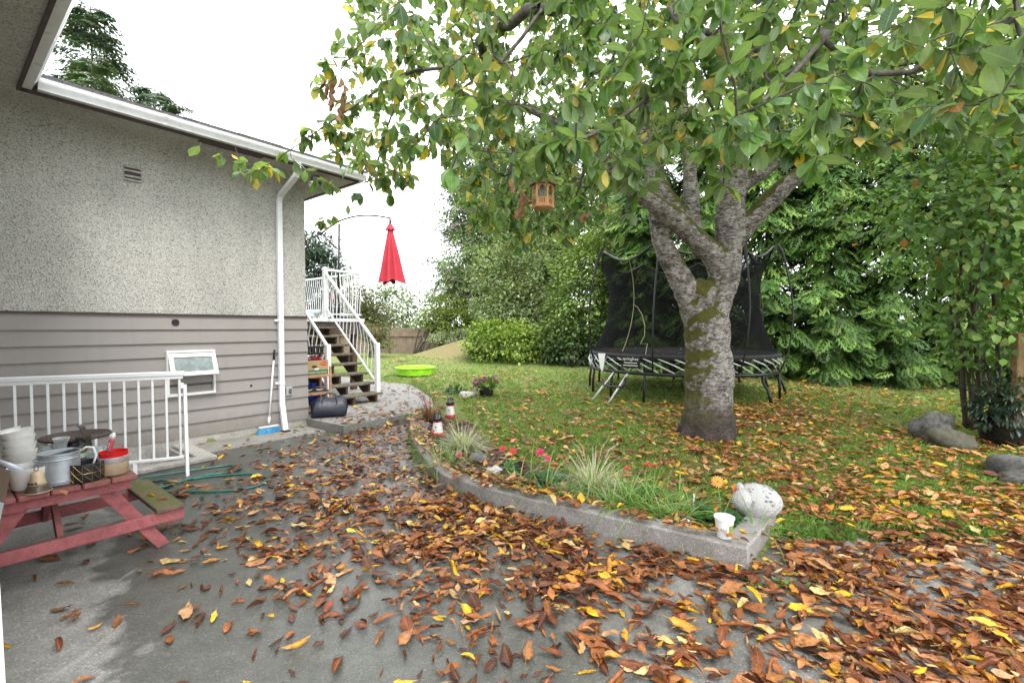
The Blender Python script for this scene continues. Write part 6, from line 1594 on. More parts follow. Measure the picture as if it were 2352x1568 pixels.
# tall conifer at the back left of the shrubs, with pale dead twigs
leafy('tall_conifer', 'tall light green conifer with bare grey twigs behind the bank', 'tree', gp_(-1.1, 22.5), [(-1.5, 22.5, 2.4, 2.5, 1.8, 2.3), (-1.2, 22.5, 4.9, 2.7, 1.9, 2.3), (-.8, 22.6, 7.4, 2.5, 1.8, 2.3), (-.3, 22.6, 9.4, 2.0, 1.6, 1.8)], 480, 10, .30, .62, [(.15, .225, .065), (.11, .175, .05), (.20, .27, .09), (.075, .125, .04)], [4, 4, 2, 2], tpls=FR_S, mat=LEAF_CONE, stems=2, droop=1.3, stem_r=.2, shell=.45)
cedar('tall_conifer', 'tall dark conifer rising behind the pale shrubs', 1.8, 24.0, 11.0, 2.8, 900, .7, [(.08, .14, .045), (.055, .105, .035), (.11, .17, .06)], [4, 4, 2], None, .3, .6, .22)
cedar('tall_conifer', 'tall dark conifer standing right behind the trampoline', 5.2, 22.0, 11.0, 2.8, 800, .7, [(.08, .14, .045), (.055, .105, .035), (.11, .17, .06)], [4, 4, 2], None, .3, .6, .22)
# dead twigs on the left conifer
m = MB(); rd = random.Random(12)
cf = bpy.data.objects['tall_conifer']
for k in range(150):
    th = rd.uniform(R(170), R(330)); z = rd.uniform(2.2, 8.5); r0 = 2.7 * (1 - z / 10.2 * .62); c = Vector((-1.3 + r0 * .7 * math.cos(th), 22.5 + r0 * .55 * math.sin(th), .5 + z)); d = Vector((math.cos(th), math.sin(th), rd.uniform(-.5, .3))).normalized()
    p1 = c + d * r0 * .4 + Vector((rd.uniform(-.1, .1), 0, rd.uniform(-.1, .1))); p2 = p1 + (d + Vector((rd.uniform(-.6, .6), rd.uniform(-.6, .6), rd.uniform(-.6, .3)))).normalized() * rd.uniform(.3, .8)
    m.tube([c, p1, p2], [.018, .013, .006], 4); m.tube([p1, p1 + Vector((rd.uniform(-.4, .4), rd.uniform(-.4, .1), rd.uniform(-.4, .2)))], [.01, .004], 4)
do = m.build('dead_twigs', paint('grey_twig', (.30, .27, .24), .9, .2), cf); do['kind'] = 'stuff'
YG = [(.19, .28, .055), (.135, .22, .045), (.26, .34, .10), (.085, .15, .035)]
PG = [(.21, .275, .105), (.16, .22, .08), (.28, .33, .15), (.10, .15, .055)]
leafy('pale_shrub', 'tall pale grey-green leafy shrub in front of the conifers', 'shrub', gp_(.6, 18.2), [(-.4, 18.2, 2.9, 1.3, 1.2, 1.9), (.9, 18.2, 3.6, 1.5, 1.3, 2.1), (.3, 17.6, 1.9, 1.5, 1.0, 1.3)], 420, 26, .22, .135, PG, [4, 4, 2, 2], stems=7)
leafy('broad_shrub', 'broad yellow-green leafy shrub beside the trampoline', 'shrub', gp_(2.6, 15.6), [(2.4, 15.6, 2.6, 1.3, 1.1, 2.2), (3.5, 15.9, 3.8, 1.5, 1.2, 2.3), (1.9, 15.6, 1.5, 1.0, .9, 1.2)], 460, 26, .2, .13, YG, [4, 4, 2, 2], stems=7)
leafy('tall_shrub', 'tall light green shrub rising behind the trampoline net', 'shrub', gp_(4.6, 16.8), [(4.5, 16.8, 3.4, 1.6, 1.2, 2.8), (5.8, 16.6, 3.6, 1.4, 1.2, 2.6), (3.4, 17.6, 5.2, 1.6, 1.2, 1.8)], 460, 26, .22, .14, YG, [4, 4, 3, 2], stems=6)
leafy('bright_shrub', 'low bright yellow-green shrub on the edge of the dry bank', 'shrub', gp_(-.35, 15.4), [(-.8, 15.5, 1.05, .75, .65, .75), (.15, 15.3, 1.0, .75, .65, .8), (.75, 15.4, .85, .5, .5, .55)], 300, 26, .13, .11, [(.23, .34, .045), (.16, .265, .035), (.31, .40, .085), (.09, .15, .025)], [4, 4, 2, 2], stems=6, stem_r=.025)
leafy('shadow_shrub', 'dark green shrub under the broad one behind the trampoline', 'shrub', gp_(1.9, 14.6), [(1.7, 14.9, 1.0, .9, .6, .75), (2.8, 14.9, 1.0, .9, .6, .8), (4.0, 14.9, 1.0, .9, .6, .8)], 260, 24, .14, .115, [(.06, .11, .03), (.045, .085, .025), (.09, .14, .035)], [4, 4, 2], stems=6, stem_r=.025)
# left back: trees over the fence
leafy('mixed_tree', 'brownish green thin-leaved tree behind the porch railing', 'tree', (-8.0, 23.4, .4), [(-7.9, 23.4, 2.7, 1.2, 1.0, 1.5), (-6.9, 23.6, 2.1, 1.0, .9, .9)], 260, 20, .26, .13, [(.10, .125, .035), (.14, .14, .04), (.18, .11, .04), (.06, .085, .025)], [4, 3, 1, 3], stems=9, shell=.3)
leafy('grey_green_tree', 'rounded pale green tree far beyond the fence', 'tree', (-8.3, 33, .5), [(-8.4, 33, 2.6, 2.2, 2, 2.2), (-6.4, 33.5, 2.2, 2.0, 2, 1.8), (-10, 33, 2.0, 2, 2, 1.8)], 420, 20, .35, .2, [(.15, .21, .075), (.11, .16, .06), (.20, .26, .10)], [4, 4, 2], stems=4)
leafy('dogwood_shrub', 'yellow-green shrub leaning over the end of the fence', 'shrub', gp_(-4.0, 20.0), [(-3.3, 20.3, 1.9, .9, .5, .6), (-2.4, 20.2, 1.7, .9, .5, .7), (-2.9, 20.6, 2.5, .8, .5, .5)], 200, 24, .17, .11, [(.17, .24, .04), (.11, .17, .03), (.22, .26, .05)], [4, 4, 2], stems=7)
leafy('japanese_maple', 'small thin maple with green and reddish leaves before the fence', 'tree', gp_(-5.6, 18.8), [(-5.7, 18.8, 1.35, .7, .5, .35), (-5.2, 18.9, 1.0, .7, .5, .25), (-5.0, 18.7, 1.6, .4, .3, .2)], 120, 20, .13, .085, [(.11, .155, .045), (.15, .16, .055), (.22, .10, .05)], [5, 3, 1.3], stems=6, stem_r=.03, shell=.2)
leafy('white_flowered_cover', 'pale low ground cover on top of the dry bank', 'shrub', gp_(-2.4, 19.2), [(-2.8, 19.3, 1.15, .8, .3, .22), (-1.9, 19.3, 1.25, .6, .3, .25)], 110, 20, .1, .07, [(.30, .36, .20), (.42, .45, .30), (.18, .25, .1)], [4, 3, 3], stems=3, stem_r=.012)
# pine behind the porch
def fir(name, label, x, y, z0, h, r, whorls, per, size, cols, dense=9, droop=.25, group=None, low=.3):
    t = thing(name, label, 'tree', (x, y, z0), group); P, D, N = [], [], []; m = MB(); m.tube([(x, y, z0 - .3), (x, y, z0 + h)], [r * .05, .01], 7)
    for wv in range(int(whorls * low), whorls):
        f = (wv + rng.uniform(-.3, .3)) / whorls; f = min(max(f, 0.0), .99); zz = z0 + h * (.06 + .93 * f); L = r * (1 - f) ** .85 + .12
        for b in range(per):
            th = rng.uniform(0, 2 * math.pi); l = L * rng.uniform(.65, 1.15); d = np.array([math.cos(th), math.sin(th), rng.uniform(-.1, .25) - droop * (1 - f)])
            e = np.array([x, y, zz]) + d * l; m.tube([(x, y, zz), tuple(np.array([x, y, zz]) + d * l * .6), tuple(e + np.array([0, 0, .06 * l]))], [.03 * (1 - f) + .008, .015, .005], 4)
            k = max(4, int(dense * l / L * (.5 + .5 * (1 - f)))); s_ = rng.uniform(.2, 1.03, k)
            P.append(np.array([x, y, zz]) + d * l * s_[:, None]); sd = np.cross(d, [0, 0, 1]); sd /= np.linalg.norm(sd) + 1e-9
            D.append(d[None] + sd[None] * rng.uniform(-1, 1, (k, 1)) + np.array([0, 0, -.25])); N.append(np.tile([0, 0, 1.], (k, 1)) + unit(k) * .25)
    P, D, N = map(np.concatenate, (P, D, N)); n = len(P)
    scatter('foliage', FR_S, rng.integers(0, len(FR_S), n), P, frames(D, N), rng.uniform(size * .6, size * 1.3, n), pick(cols, [1] * len(cols), n, .25), LEAF_CONE, t)
    m.build('trunk', BARK2, t, smooth=True); return t
FC = [(.085, .15, .075), (.06, .115, .06), (.13, .18, .08)]
q = aty(208, 10, 27); fir('fir_tree', 'tall dark green fir behind the house roof', q.x, 27, 1.0, q.z - .6, 5.6, 38, 12, .85, FC, 15)
q = aty(165, 150, 24); fir('fir_tree', 'lighter green fir in front of the tall one behind the roof', q.x + 1.0, 24, 1.0, aty(165, 120, 24).z - 1, 3.2, 26, 10, .75, [(.14, .20, .08), (.10, .16, .065)], 12)
q = aty(355, 178, 26); fir('fir_tree', 'small conifer with a thin leader showing over the roof edge', q.x, 26, 2.0, q.z - 2.0, 3.6, 26, 10, .75, FC, 12)
q = aty(420, 228, 25); fir('fir_tree', 'short bushy conifer top beside the roof edge', q.x, 25, 2.0, q.z - 2.0, 3.0, 24, 10, .75, FC, 12)
q = aty(738, 545, 30); leafy('pine_tree', 'dark bushy pine behind the porch and house corner', 'tree', (q.x, 30, .5), [(q.x - .6, 30, 6.6, 1.6, 1.4, .9), (q.x + .6, 30, 5.2, 1.4, 1.2, .7), (q.x - 1.4, 30, 4.6, 1.6, 1.2, .9), (q.x, 30, 3.3, 1.6, 1.2, .8)], 420, 26, .30, .34, [(.045, .085, .045), (.03, .06, .035), (.07, .11, .06)], [3, 3, 1], tpls=[diamond(.2, .1, .2, .5)], mat=LEAF_CONE, stems=6, shell=.2)
# the heart-leaved shrub overhanging on the right
HB = [(6.1, 6.3, 3.6, 1.6, 1.2, 1.1), (5.6, 6.0, 2.9, 1.1, 1.0, .9), (6.6, 6.2, 2.3, 1.2, 1.1, 1.0), (7.4, 6.4, 3.3, 1.4, 1.2, 1.6), (6.3, 5.8, 4.6, 1.6, 1.2, .9), (6.2, 6.1, 1.5, .7, .7, .5), (7.1, 6.0, 1.6, .8, .8, .9)]
leafy('heart_leaved_shrub', 'tall arching shrub with heart-shaped green leaves at the lawn edge', 'shrub', gp_(7.0, 7.0), HB, 760, 9, .21, .10, [(.11, .215, .04), (.15, .26, .05), (.075, .15, .04), (.21, .28, .07), (.38, .17, .04)], [5, 4, 4, 1.5, .07], tpls=HEART_T, stems=10, droop=.9, stem_r=.035, shell=.15)
# dark rhododendron in the pot
t = ORG['black_pot']; bz_ = t.z
rh = thing('rhododendron', 'dark glossy evergreen with narrow leaves growing in the black pot', 'shrub', (t.x, t.y, bz_ + .28))
P, out, tone = blob_clumps([(t.x, t.y, bz_ + .72, .42, .38, .38), (t.x - .15, t.y - .1, bz_ + .5, .36, .3, .22)], 110, 9, .03, .4); n = len(P)
d = out * 1.0 + unit(n) * .8 + np.array([0, 0, -.25]); scatter('foliage', [leaf_grid(3, .28, .25, -.5, wide_at=.5)], np.zeros(n, int), P, frames(d, out * .3 + np.array([0, 0, 1.]) + unit(n) * .3), rng.uniform(.09, .14, n), pick([(.02, .045, .022), (.03, .065, .03), (.015, .035, .02)], [1, 1, 1], n, .2), m_leaf('glossy_evergreen_leaf', .28, .08, 0, vein=.2, veinc=(.12, .16, .07), spec=.6, under=0), rh)
m = MB()
for k in range(7): m.tube([(t.x + .05 * math.cos(k), t.y + .05 * math.sin(k), bz_ + .26), (t.x + .25 * math.cos(k * 2.1), t.y + .2 * math.sin(k * 2.1), bz_ + .75)], [.014, .006], 5)
m.build('stem', BARK2, rh)
# flowers of the tub
P, out, tone = blob_clumps([(fpc.x, fpc.y, fpc.z + .27, .22, .2, .11)], 60, 12, .03, .3); n = len(P)
scatter('foliage', SH_T, rng.integers(0, 3, n), P, frames(out + unit(n) * .6, out * .5 + np.array([0, 0, 1.])), rng.uniform(.05, .085, n), pick([(.22, .33, .07), (.14, .24, .05), (.30, .40, .12)], [3, 3, 1], n), LEAF_SH, ftub)
P, out, tone = blob_clumps([(fpc.x - .17, fpc.y - .1, fpc.z + .33, .08, .06, .07), (fpc.x + .17, fpc.y, fpc.z + .38, .08, .06, .07), (fpc.x - .05, fpc.y, fpc.z + .37, .07, .07, .05), (fpc.x - .17, fpc.y - .16, fpc.z + .2, .05, .05, .04)], 26, 10, .018, .1); n = len(P)
scatter('flowers', SH_T, rng.integers(0, 3, n), P, frames(out + unit(n) * .6, out + unit(n) * .3), rng.uniform(.03, .05, n), pick([(.36, .04, .32), (.45, .10, .30), (.28, .02, .3)], [3, 2, 1], n), PETAL, ftub)

# ------------------------------------------------------------------ plants of the flower bed
BL_T = []
for i, (b, w_) in enumerate([(-1.3, .022), (-1.9, .019), (-.8, .024), (-2.4, .019), (-.4, .021)]):
    V = []; nL = 5
    for j in range(nL + 1):
        tt_ = j / nL; a = b * tt_; yy = math.sin(a) / b; zz = (1 - math.cos(a)) / b; ww = w_ * (1 - tt_ ** 2.5) * .5 + .001; V += [(-ww, yy, zz), (ww, yy, zz)]
    F = [(2 * j, 2 * j + 1, 2 * j + 3, 2 * j + 2) for j in range(nL)]; V = np.array(V, np.float32); LC = np.zeros_like(V); LC[:, 0] = .5; BL_T.append((V, np.array(F, np.int32), LC))
def tuft(name, label, cat, c, n, L, cols, wts, spread=.05, tilt=(.1, .9), group=None, part='blades', bias=None):
    t = thing(name, label, cat, c, group); th = rng.uniform(0, 6.283, n); el = rng.uniform(*tilt, n)
    d = np.stack([np.cos(th) * np.sin(el), np.sin(th) * np.sin(el), np.cos(el)], 1)
    if bias is not None: d = d + np.array(bias) * rng.uniform(0, 1, (n, 1))
    P = np.array(c)[None] + np.stack([np.cos(th), np.sin(th), np.zeros(n)], 1) * rng.uniform(0, spread, (n, 1)); nh = np.stack([-np.cos(th), -np.sin(th), .6 + 0 * th], 1)
    scatter(part, BL_T, rng.integers(0, len(BL_T), n), P, frames(d, nh), rng.uniform(L * .6, L * 1.15, n), pick(cols, wts, n, .15), GRASS, t); return t
GC = [(.15, .29, .05), (.105, .22, .04), (.24, .38, .10), (.36, .43, .20)]
for (x, y, n, L) in ((988, 1050, 34, .22), (1010, 1076, 32, .22), (1040, 1068, 40, .24), (965, 1008, 26, .22), (980, 1030, 30, .2), (1190, 1120, 34, .30), (1215, 1105, 26, .28), (1250, 1132, 40, .30), (1405, 1165, 60, .26), (1440, 1165, 70, .27), (1480, 1180, 70, .27), (1520, 1185, 60, .25), (1555, 1195, 55, .24), (1590, 1190, 30, .24), (1735, 1222, 22, .22), (1300, 1135, 26, .24), (1500, 1140, 40, .28), (1560, 1150, 34, .28), (1350, 1150, 36, .25)):
    tuft('grass_tuft', 'tuft of narrow green blades spilling over the planter edge', 'grass tuft', onz(x, y, .113), int(n * 1.25), L * 1.35, GC, [3, 3, 3, 1.5], .09, (.1, 1.15), 'green grass tufts along the planter', bias=(-.3, -.75, 0))
VC = [(.50, .53, .34), (.62, .62, .45), (.24, .32, .14)]
tuft('striped_grass', 'round clump of cream-striped ornamental grass near the lighthouse', 'ornamental grass', onz(1065, 1035, .113), 520, .40, VC, [4, 3, 2], .09, (.1, 1.35))
tuft('striped_grass', 'cream-striped ornamental grass with feathery plumes beside the painted stone', 'ornamental grass', onz(1362, 1128, .113), 520, .38, VC, [4, 3, 2], .09, (.1, 1.35))
rg = tuft('red_fountain_grass', 'reddish fountain grass at the slab end of the bed', 'ornamental grass', onz(990, 968, .113), 240, .42, [(.20, .07, .06), (.26, .12, .08), (.14, .16, .06)], [4, 3, 2], .09, (.1, .95))
def plumes(root, c, n, L, col):
    rd = random.Random(n); mt = paint('plume_' + root.name, col, .9, .15, 40)
    for k in range(n):
        th = rd.uniform(0, 6.28); d = Vector((math.cos(th) * .45, math.sin(th) * .35, 1)).normalized(); p = Vector(c) + d * L * .6; e1_ = p + d * L * .3; e2 = e1_ + (d + Vector((math.cos(th) * .8, math.sin(th) * .5, -.3))).normalized() * L * .28
        MB().tube([Vector(c), p, e1_, e2], [.001, .001, .0036, .001], 5).build('plume', mt, root, smooth=True)
plumes(bpy.data.objects['striped_grass.001'], onz(1362, 1128, .113), 7, .44, (.48, .38, .28)); plumes(rg, onz(990, 968, .113), 12, .5, (.36, .20, .17)); plumes(bpy.data.objects['striped_grass'], onz(1065, 1035, .113), 5, .44, (.45, .33, .26))
for (x, y) in ((940, 960), (1050, 975), (1015, 945)): tuft('grass_tuft', 'tuft of narrow green blades spilling over the planter edge', 'grass tuft', onz(x, y, .12), 40, .24, GC, [4, 4, 2, 1], .07, (.15, .9), 'green grass tufts along the planter')
# gerberas
LOBE_T = [leaf_grid(6, .42, .3, -.9, wave=.14, wide_at=.6, seed=1), leaf_grid(6, .46, .2, -1.2, wave=.16, wide_at=.6, seed=2)]
def gerbera(label, c, nleaf, L, flowers, lcols=((.035, .12, .03), (.05, .16, .035))):
    c = Vector(c); t = thing('gerbera', label, 'flower', c); n = nleaf; th = rng.uniform(0, 6.28, n); el = rng.uniform(.5, 1.25, n)
    d = np.stack([np.cos(th) * np.sin(el), np.sin(th) * np.sin(el), np.cos(el)], 1)
    scatter('leaves', LOBE_T, rng.integers(0, 2, n), np.tile(np.array(c), (n, 1)), frames(d, np.stack([-np.cos(th), -np.sin(th), 1 + 0 * th], 1)), rng.uniform(L * .7, L * 1.15, n), pick(lcols, [1] * len(lcols), n), LEAF_SH, t, kind=None)
    for (px, py, Y, r, col, face) in flowers:
        f = aty(px, py, Y); MB().tube([c + Vector((0, 0, .01)), c.lerp(f, .5) + Vector((.01, .01, .02)), f], .0035, 5).build('stalk', paint('flower_stalk', (.16, .26, .08), .6), t, smooth=True)
        nv = Vector(face).normalized(); x = nv.cross(Vector((.1, .2, .97))).normalized(); y = nv.cross(x)
        for ring, (cnt, rr, tl) in enumerate(((15, 1.0, .12), (12, .72, .35), (9, .42, .6))):
            m = MB()
            for k in range(cnt):
                a = 2 * math.pi * (k + .5 * ring) / cnt; dd = (x * math.cos(a) + y * math.sin(a)) * math.cos(tl) + nv * math.sin(tl); ss = nv.cross(dd).normalized(); p0 = f + nv * .002 * ring
                w_ = r * .10; m.add([p0 - ss * w_ * .4, p0 + ss * w_ * .4, p0 + dd * r * rr * .7 + ss * w_, p0 + dd * r * rr + ss * w_ * .3, p0 + dd * r * rr - ss * w_ * .3, p0 + dd * r * rr * .7 - ss * w_], [(0, 1, 2, 5), (5, 2, 3, 4)])
            m.build('petal_ring', paint('petal_%.2f_%.2f' % (col[0], col[1]), col, .6, .12, 40), t)
        MB().blob(f + nv * .006, (r * .18, r * .18, r * .16), 3, .1, 6, 8).build('flower_centre', paint('flower_eye', (.28, .10, .03), .7), t, smooth=True)
RC = (.62, .035, .045); PK = (.62, .03, .13); OR = (.85, .33, .05); OR2 = (.75, .18, .05)
g = lambda x, y: onz(x, y, .113)
def Yg(x, y): return onz(x, y, .113).y
gerbera('gerbera with two large red flowers beside the smooth grey stone', g(1165, 1082), 20, .20, [(1155, 1030, Yg(1165, 1075), .045, RC, (-.2, -.6, .8)), (1178, 1036, Yg(1165, 1075), .045, RC, (.2, -.6, .8)), (1185, 1012, Yg(1165, 1075) + .1, .03, RC, (0, 0, 1))])
gerbera('gerbera with small pink flower low behind the planter edge', g(1092, 1092), 18, .15, [(1100, 1093, Yg(1090, 1095) - .02, .03, PK, (0, -.5, .8)), (1055, 1045, Yg(1090, 1095), .035, PK, (-.3, -.3, .8))])
gerbera('gerbera with two pink flowers behind the painted stone', g(1265, 1112), 26, .22, [(1240, 1038, Yg(1265, 1110), .045, PK, (-.3, -.7, .6)), (1258, 1052, Yg(1265, 1110), .035, PK, (.1, -.6, .8))], ((.05, .12, .06), (.07, .16, .07)))
gerbera('gerbera with flat red flowers behind the long green tufts', g(1470, 1135), 24, .20, [(1440, 1075, Yg(1470, 1125), .036, RC, (-.2, -.2, 1)), (1487, 1068, Yg(1470, 1125), .042, RC, (.1, -.1, 1)), (1503, 1070, Yg(1470, 1125), .036, RC, (.3, -.1, 1))], ((.08, .19, .06), (.06, .15, .05)))
gerbera('gerbera with large orange flowers and glossy lobed leaves by the white tub', g(1655, 1200), 30, .21, [(1648, 1106, Yg(1652, 1190), .05, OR, (-.1, -.8, .6)), (1688, 1124, Yg(1652, 1190) + .02, .042, OR2, (.5, -.6, .5))])
gerbera('gerbera with one deep red flower before the near lighthouse', g(1000, 1020), 12, .12, [(995, 990, Yg(1000, 1020), .035, (.45, .01, .02), (0, -.3, 1))])
gerbera('gerbera with orange-red and yellow flowers among the red grass', g(985, 955), 14, .14, [(985, 925, Yg(985, 955), .04, OR2, (-.3, -.5, .8)), (1002, 940, Yg(985, 955), .04, (.8, .5, .03), (0, -.8, .5))])
leafy('strawberry_clump', 'low clump of round green leaves by the cream rock', 'plant', onz(1048, 905, .17), [(onz(1048, 905, .17).x, onz(1048, 905, .17).y, .22, .22, .15, .08)], 40, 8, .04, .07, [(.07, .16, .04), (.05, .12, .03)], [1, 1], stems=2, stem_r=.006)
for k, (x, y, lab) in enumerate(((1800, 1335, 'small flat green weed in a concrete crack by the planter corner'), (1880, 1355, 'wider pale green weed growing in the concrete crack among leaves'), (1722, 1330, 'frothy grey-green weed at the foot of the planter corner'), (1890, 1212, 'broad-leaved weed at the edge of the lawn'), (2030, 1225, 'round-leaved weed where lawn meets concrete'))):
    c = onz(x, y, .02); c.z = float(surf(c.x, c.y)) + .004; n = 26 if k in (1, 2) else 16; th = rng.uniform(0, 6.28, n); el = rng.uniform(.7, 1.45, n); t = thing('weed', lab, 'weed', c)
    d = np.stack([np.cos(th) * np.sin(el), np.sin(th) * np.sin(el), np.cos(el)], 1); P = np.array(c)[None] + np.stack([np.cos(th), np.sin(th), 0 * th], 1) * rng.uniform(0, .12 if k == 1 else .05, (n, 1))
    scatter('leaves', SH_T, rng.integers(0, 3, n), P, frames(d, np.tile([0, 0, 1.], (n, 1))), rng.uniform(.035, .075, n), pick([(.16, .28, .09), (.12, .22, .07)], [1, 1], n), LEAF_SH, t, kind=None)

# ------------------------------------------------------------------ lawn grass
TRK = np.array([tb.x, tb.y])
def on_lawn(X, Y):
    return ~(poly_in(X, Y, drive_poly) | poly_in(X, Y, slab_poly) | poly_in(X, Y, bed_poly)) & (np.hypot(X - TRK[0], Y - TRK[1]) > .42) & (np.hypot(X - PC.x, Y - PC.y) > .55)
GB_T = []
for i in range(6):
    rd = random.Random(i + 50); V = []; F = []
    for k in range(5):
        a = rd.uniform(0, 6.28); px_, py_ = rd.uniform(-.5, .5), rd.uniform(-.5, .5); L = rd.uniform(.55, 1.1); ln = rd.uniform(.2, .9); w_ = .055
        dx, dy = math.cos(a) * ln, math.sin(a) * ln; b = len(V); sx, sy = -math.sin(a) * w_, math.cos(a) * w_
        V += [(px_ - sx, py_ - sy, -.1), (px_ + sx, py_ + sy, -.1), (px_ + dx * .45 * L, py_ + dy * .45 * L, L * .75), (px_ + dx * L, py_ + dy * L, L * (1 - .35 * ln))]
        F += [(b, b + 1, b + 2), (b, b + 2, b + 3)]
    V = np.array(V, np.float32); LC = np.zeros_like(V); LC[:, 0] = .5; GB_T.append((V, np.array(F, np.int32), LC))
gx, gy = [], []
for (x0, x1, y0, y1, n) in ((1.6, 6.5, 3.4, 4.6, 7000), (-1.6, 8, 4.2, 7, 13000), (-3, 10, 7, 10, 11000), (-3.5, 11, 10, 14, 7000), (-5, 3, 14, 18, 2500)):
    X = rng.uniform(x0, x1, n); Y = rng.uniform(y0, y1, n); k = on_lawn(X, Y); gx.append(X[k]); gy.append(Y[k])
gx, gy = np.concatenate(gx), np.concatenate(gy); k = gz(gx, gy) < .55; gx, gy = gx[k], gy[k]; n = len(gx); th = rng.uniform(0, 6.28, n)
z_ = np.zeros(n); o_ = np.ones(n); M = np.stack([np.stack([np.cos(th), -np.sin(th), z_], 1), np.stack([np.sin(th), np.cos(th), z_], 1), np.stack([z_, z_, o_], 1)], 1)
pat = .5 + .5 * np.sin(gx * 1.3 + 1.7 * np.sin(gy * .9)) * np.cos(gy * 1.1 + np.sin(gx * .7)); dry = (rng.uniform(0, 1, n) < .16 + .30 * (pat > .68))
gcol = np.where(dry[:, None], pick([(.40, .35, .17), (.46, .40, .22)], [1, 1], n), pick([(.20, .32, .065), (.27, .385, .095), (.145, .245, .048)], [3, 2, 2], n))
gs = scatter('grass', GB_T, rng.integers(0, 6, n), np.stack([gx, gy, gz(gx, gy)], 1), M, rng.uniform(.035, .065, n) * (1 - .3 * dry), gcol, GRASS, None, 'stuff', (0, 0, 0))
tag(gs, 'short green lawn grass with dry patches', 'grass')
# grass creeping along the planter and concrete edge
def edge_grass():
    X = rng.uniform(1.75, 6, 500); Y = 3.52 + rng.normal(0, .05, 500); n = 500; th = rng.uniform(0, 6.28, n); z_ = np.zeros(n); o_ = np.ones(n)
    M = np.stack([np.stack([np.cos(th), -np.sin(th), z_], 1), np.stack([np.sin(th), np.cos(th), z_], 1), np.stack([z_, z_, o_], 1)], 1)
    o = scatter('edge_grass', GB_T, rng.integers(0, 6, n), np.stack([X, Y, .005 + z_], 1), M, rng.uniform(.04, .07, n), pick([(.085, .19, .03), (.12, .24, .04)], [1, 1], n), GRASS, None, 'stuff', (0, 0, 0)); tag(o, 'ragged grass along the edge of the concrete', 'grass')
edge_grass()

# ------------------------------------------------------------------ fallen leaves
FL_T = []
rd = random.Random(77)
for i in range(16):
    FL_T.append(add_stalk(leaf_grid(6, rd.uniform(.40, .52), rd.uniform(-.1, .25), rd.uniform(-.55, .55), rd.choice([.1, .4, .9, 1.4, 2.0, -.8, 3.4, 2.6]), rd.uniform(-1.0, 1.0), wave=rd.uniform(.02, .10), wide_at=rd.uniform(.44, .58), seed=i, half=2, jag=rd.choice([.08, .12, .25, .5])), rd.uniform(.15, .32), .009))
COLX = [98, 294, 490, 686, 882, 1078, 1274, 1470, 1666, 1862, 2058, 2254]
ROWS = [(830, [0, 0, 0, 0, 0, .01, .01, .01, .02, .02, .02, .02]), (865, [0, 0, 0, 0, .02, .03, .03, .04, .05, .06, .04, .03]), (900, [0, 0, 0, .0, .05, .04, .06, .07, .1, .1, .05, .04]), (950, [0, 0, 0, 0, .12, .08, .16, .26, .5, .34, .12, .10]),
        (1000, [0, 0, 0, .10, .70, .22, .20, .30, .74, .48, .22, .20]), (1070, [0, 0, .08, .36, .66, .36, .28, .34, .58, .58, .48, .5]),
        (1150, [.02, .02, .34, .56, .80, .95, .42, .42, .5, .60, .58, .58]), (1230, [.04, .08, .30, .50, .70, .92, .93, .86, .6, .90, .80, .74]),
        (1310, [.05, .10, .28, .42, .54, .76, .80, .88, .93, .90, .80, .82]), (1400, [.04, .12, .16, .26, .30, .58, .68, .70, .70, .82, .86, .90]),
        (1500, [.05, .05, .08, .10, .15, .48, .58, .66, .64, .70, .84, .90]), (1600, [.05, .05, .06, .08, .14, .46, .58, .66, .64, .70, .84, .90])]
def coverage(P):
    q = proj(P); ry = np.array([r[0] for r in ROWS]); tabl = np.array([r[1] for r in ROWS])
    fy = np.clip(np.interp(q[:, 1], ry, np.arange(len(ry))), 0, len(ry) - 1.001); fx = np.clip(np.interp(q[:, 0], COLX, np.arange(12)), 0, 10.999)
    y0 = fy.astype(int); x0 = fx.astype(int); ty, tx_ = fy - y0, fx - x0
    c = (tabl[y0, x0] * (1 - ty) * (1 - tx_) + tabl[y0 + 1, x0] * ty * (1 - tx_) + tabl[y0, x0 + 1] * (1 - ty) * tx_ + tabl[y0 + 1, x0 + 1] * ty * tx_)
    return np.where((q[:, 1] < 830) | (q[:, 2] < .5), 0, c)
N0 = 240000
Y = 1.75 + (13.5 - 1.75) * rng.uniform(0, 1, N0) ** 1.25; X = rng.uniform(-1.12, 1.12, N0) * (Y + .25)
area = 2.24 * (Y + .25) * (13.5 - 1.75) * 1.25 * (((Y - 1.75) / 11.75) ** (.25 / 1.25 * 1.0) + 1e-3) / N0   # ground area each candidate stands for
P = np.stack([X, Y, np.zeros(N0)], 1); cov = coverage(P)
cl = .55 + .9 * (np.sin(X * 4.1 + 2 * np.sin(Y * 3.3)) * np.sin(Y * 4.7 + 1.5 * np.sin(X * 2.9)) * .5 + .5)      # drifts and gaps
cov = np.clip(cov * cl, 0, .955); dens = -np.log(1 - cov) / .0031
k = rng.uniform(0, 1, N0) < dens * area
cov = cov[k]
P = P[k]; X, Y = P[:, 0], P[:, 1]
inwall = poly_dist(X, Y, [(p.x, p.y) for p in wall_face + [wend]], False) < .02
aa = (X - HC.x) * HU.x + (Y - HC.y) * HU.y; bb2 = (X - HC.x) * HN.x + (Y - HC.y) * HN.y
bad = ((aa < 0) & (bb2 < .03)) | ((aa < -1.6) & (bb2 < 1.05)) | (np.hypot(X - TRK[0], Y - TRK[1]) < .40) | ((np.hypot(X - TC.x, Y - TC.y) < TR - .1) & (rng.uniform(0, 1, len(X)) < .8)) | (np.hypot(X - sc0.x, Y - sc0.y) < .2) | (np.hypot(X - yc.x, Y - yc.y) < .09) | (np.hypot(X - bc.x, Y - bc.y) < .33)
keep = ~bad; P = P[keep]; X, Y = P[:, 0], P[:, 1]; cov = cov[keep]; n = len(P)
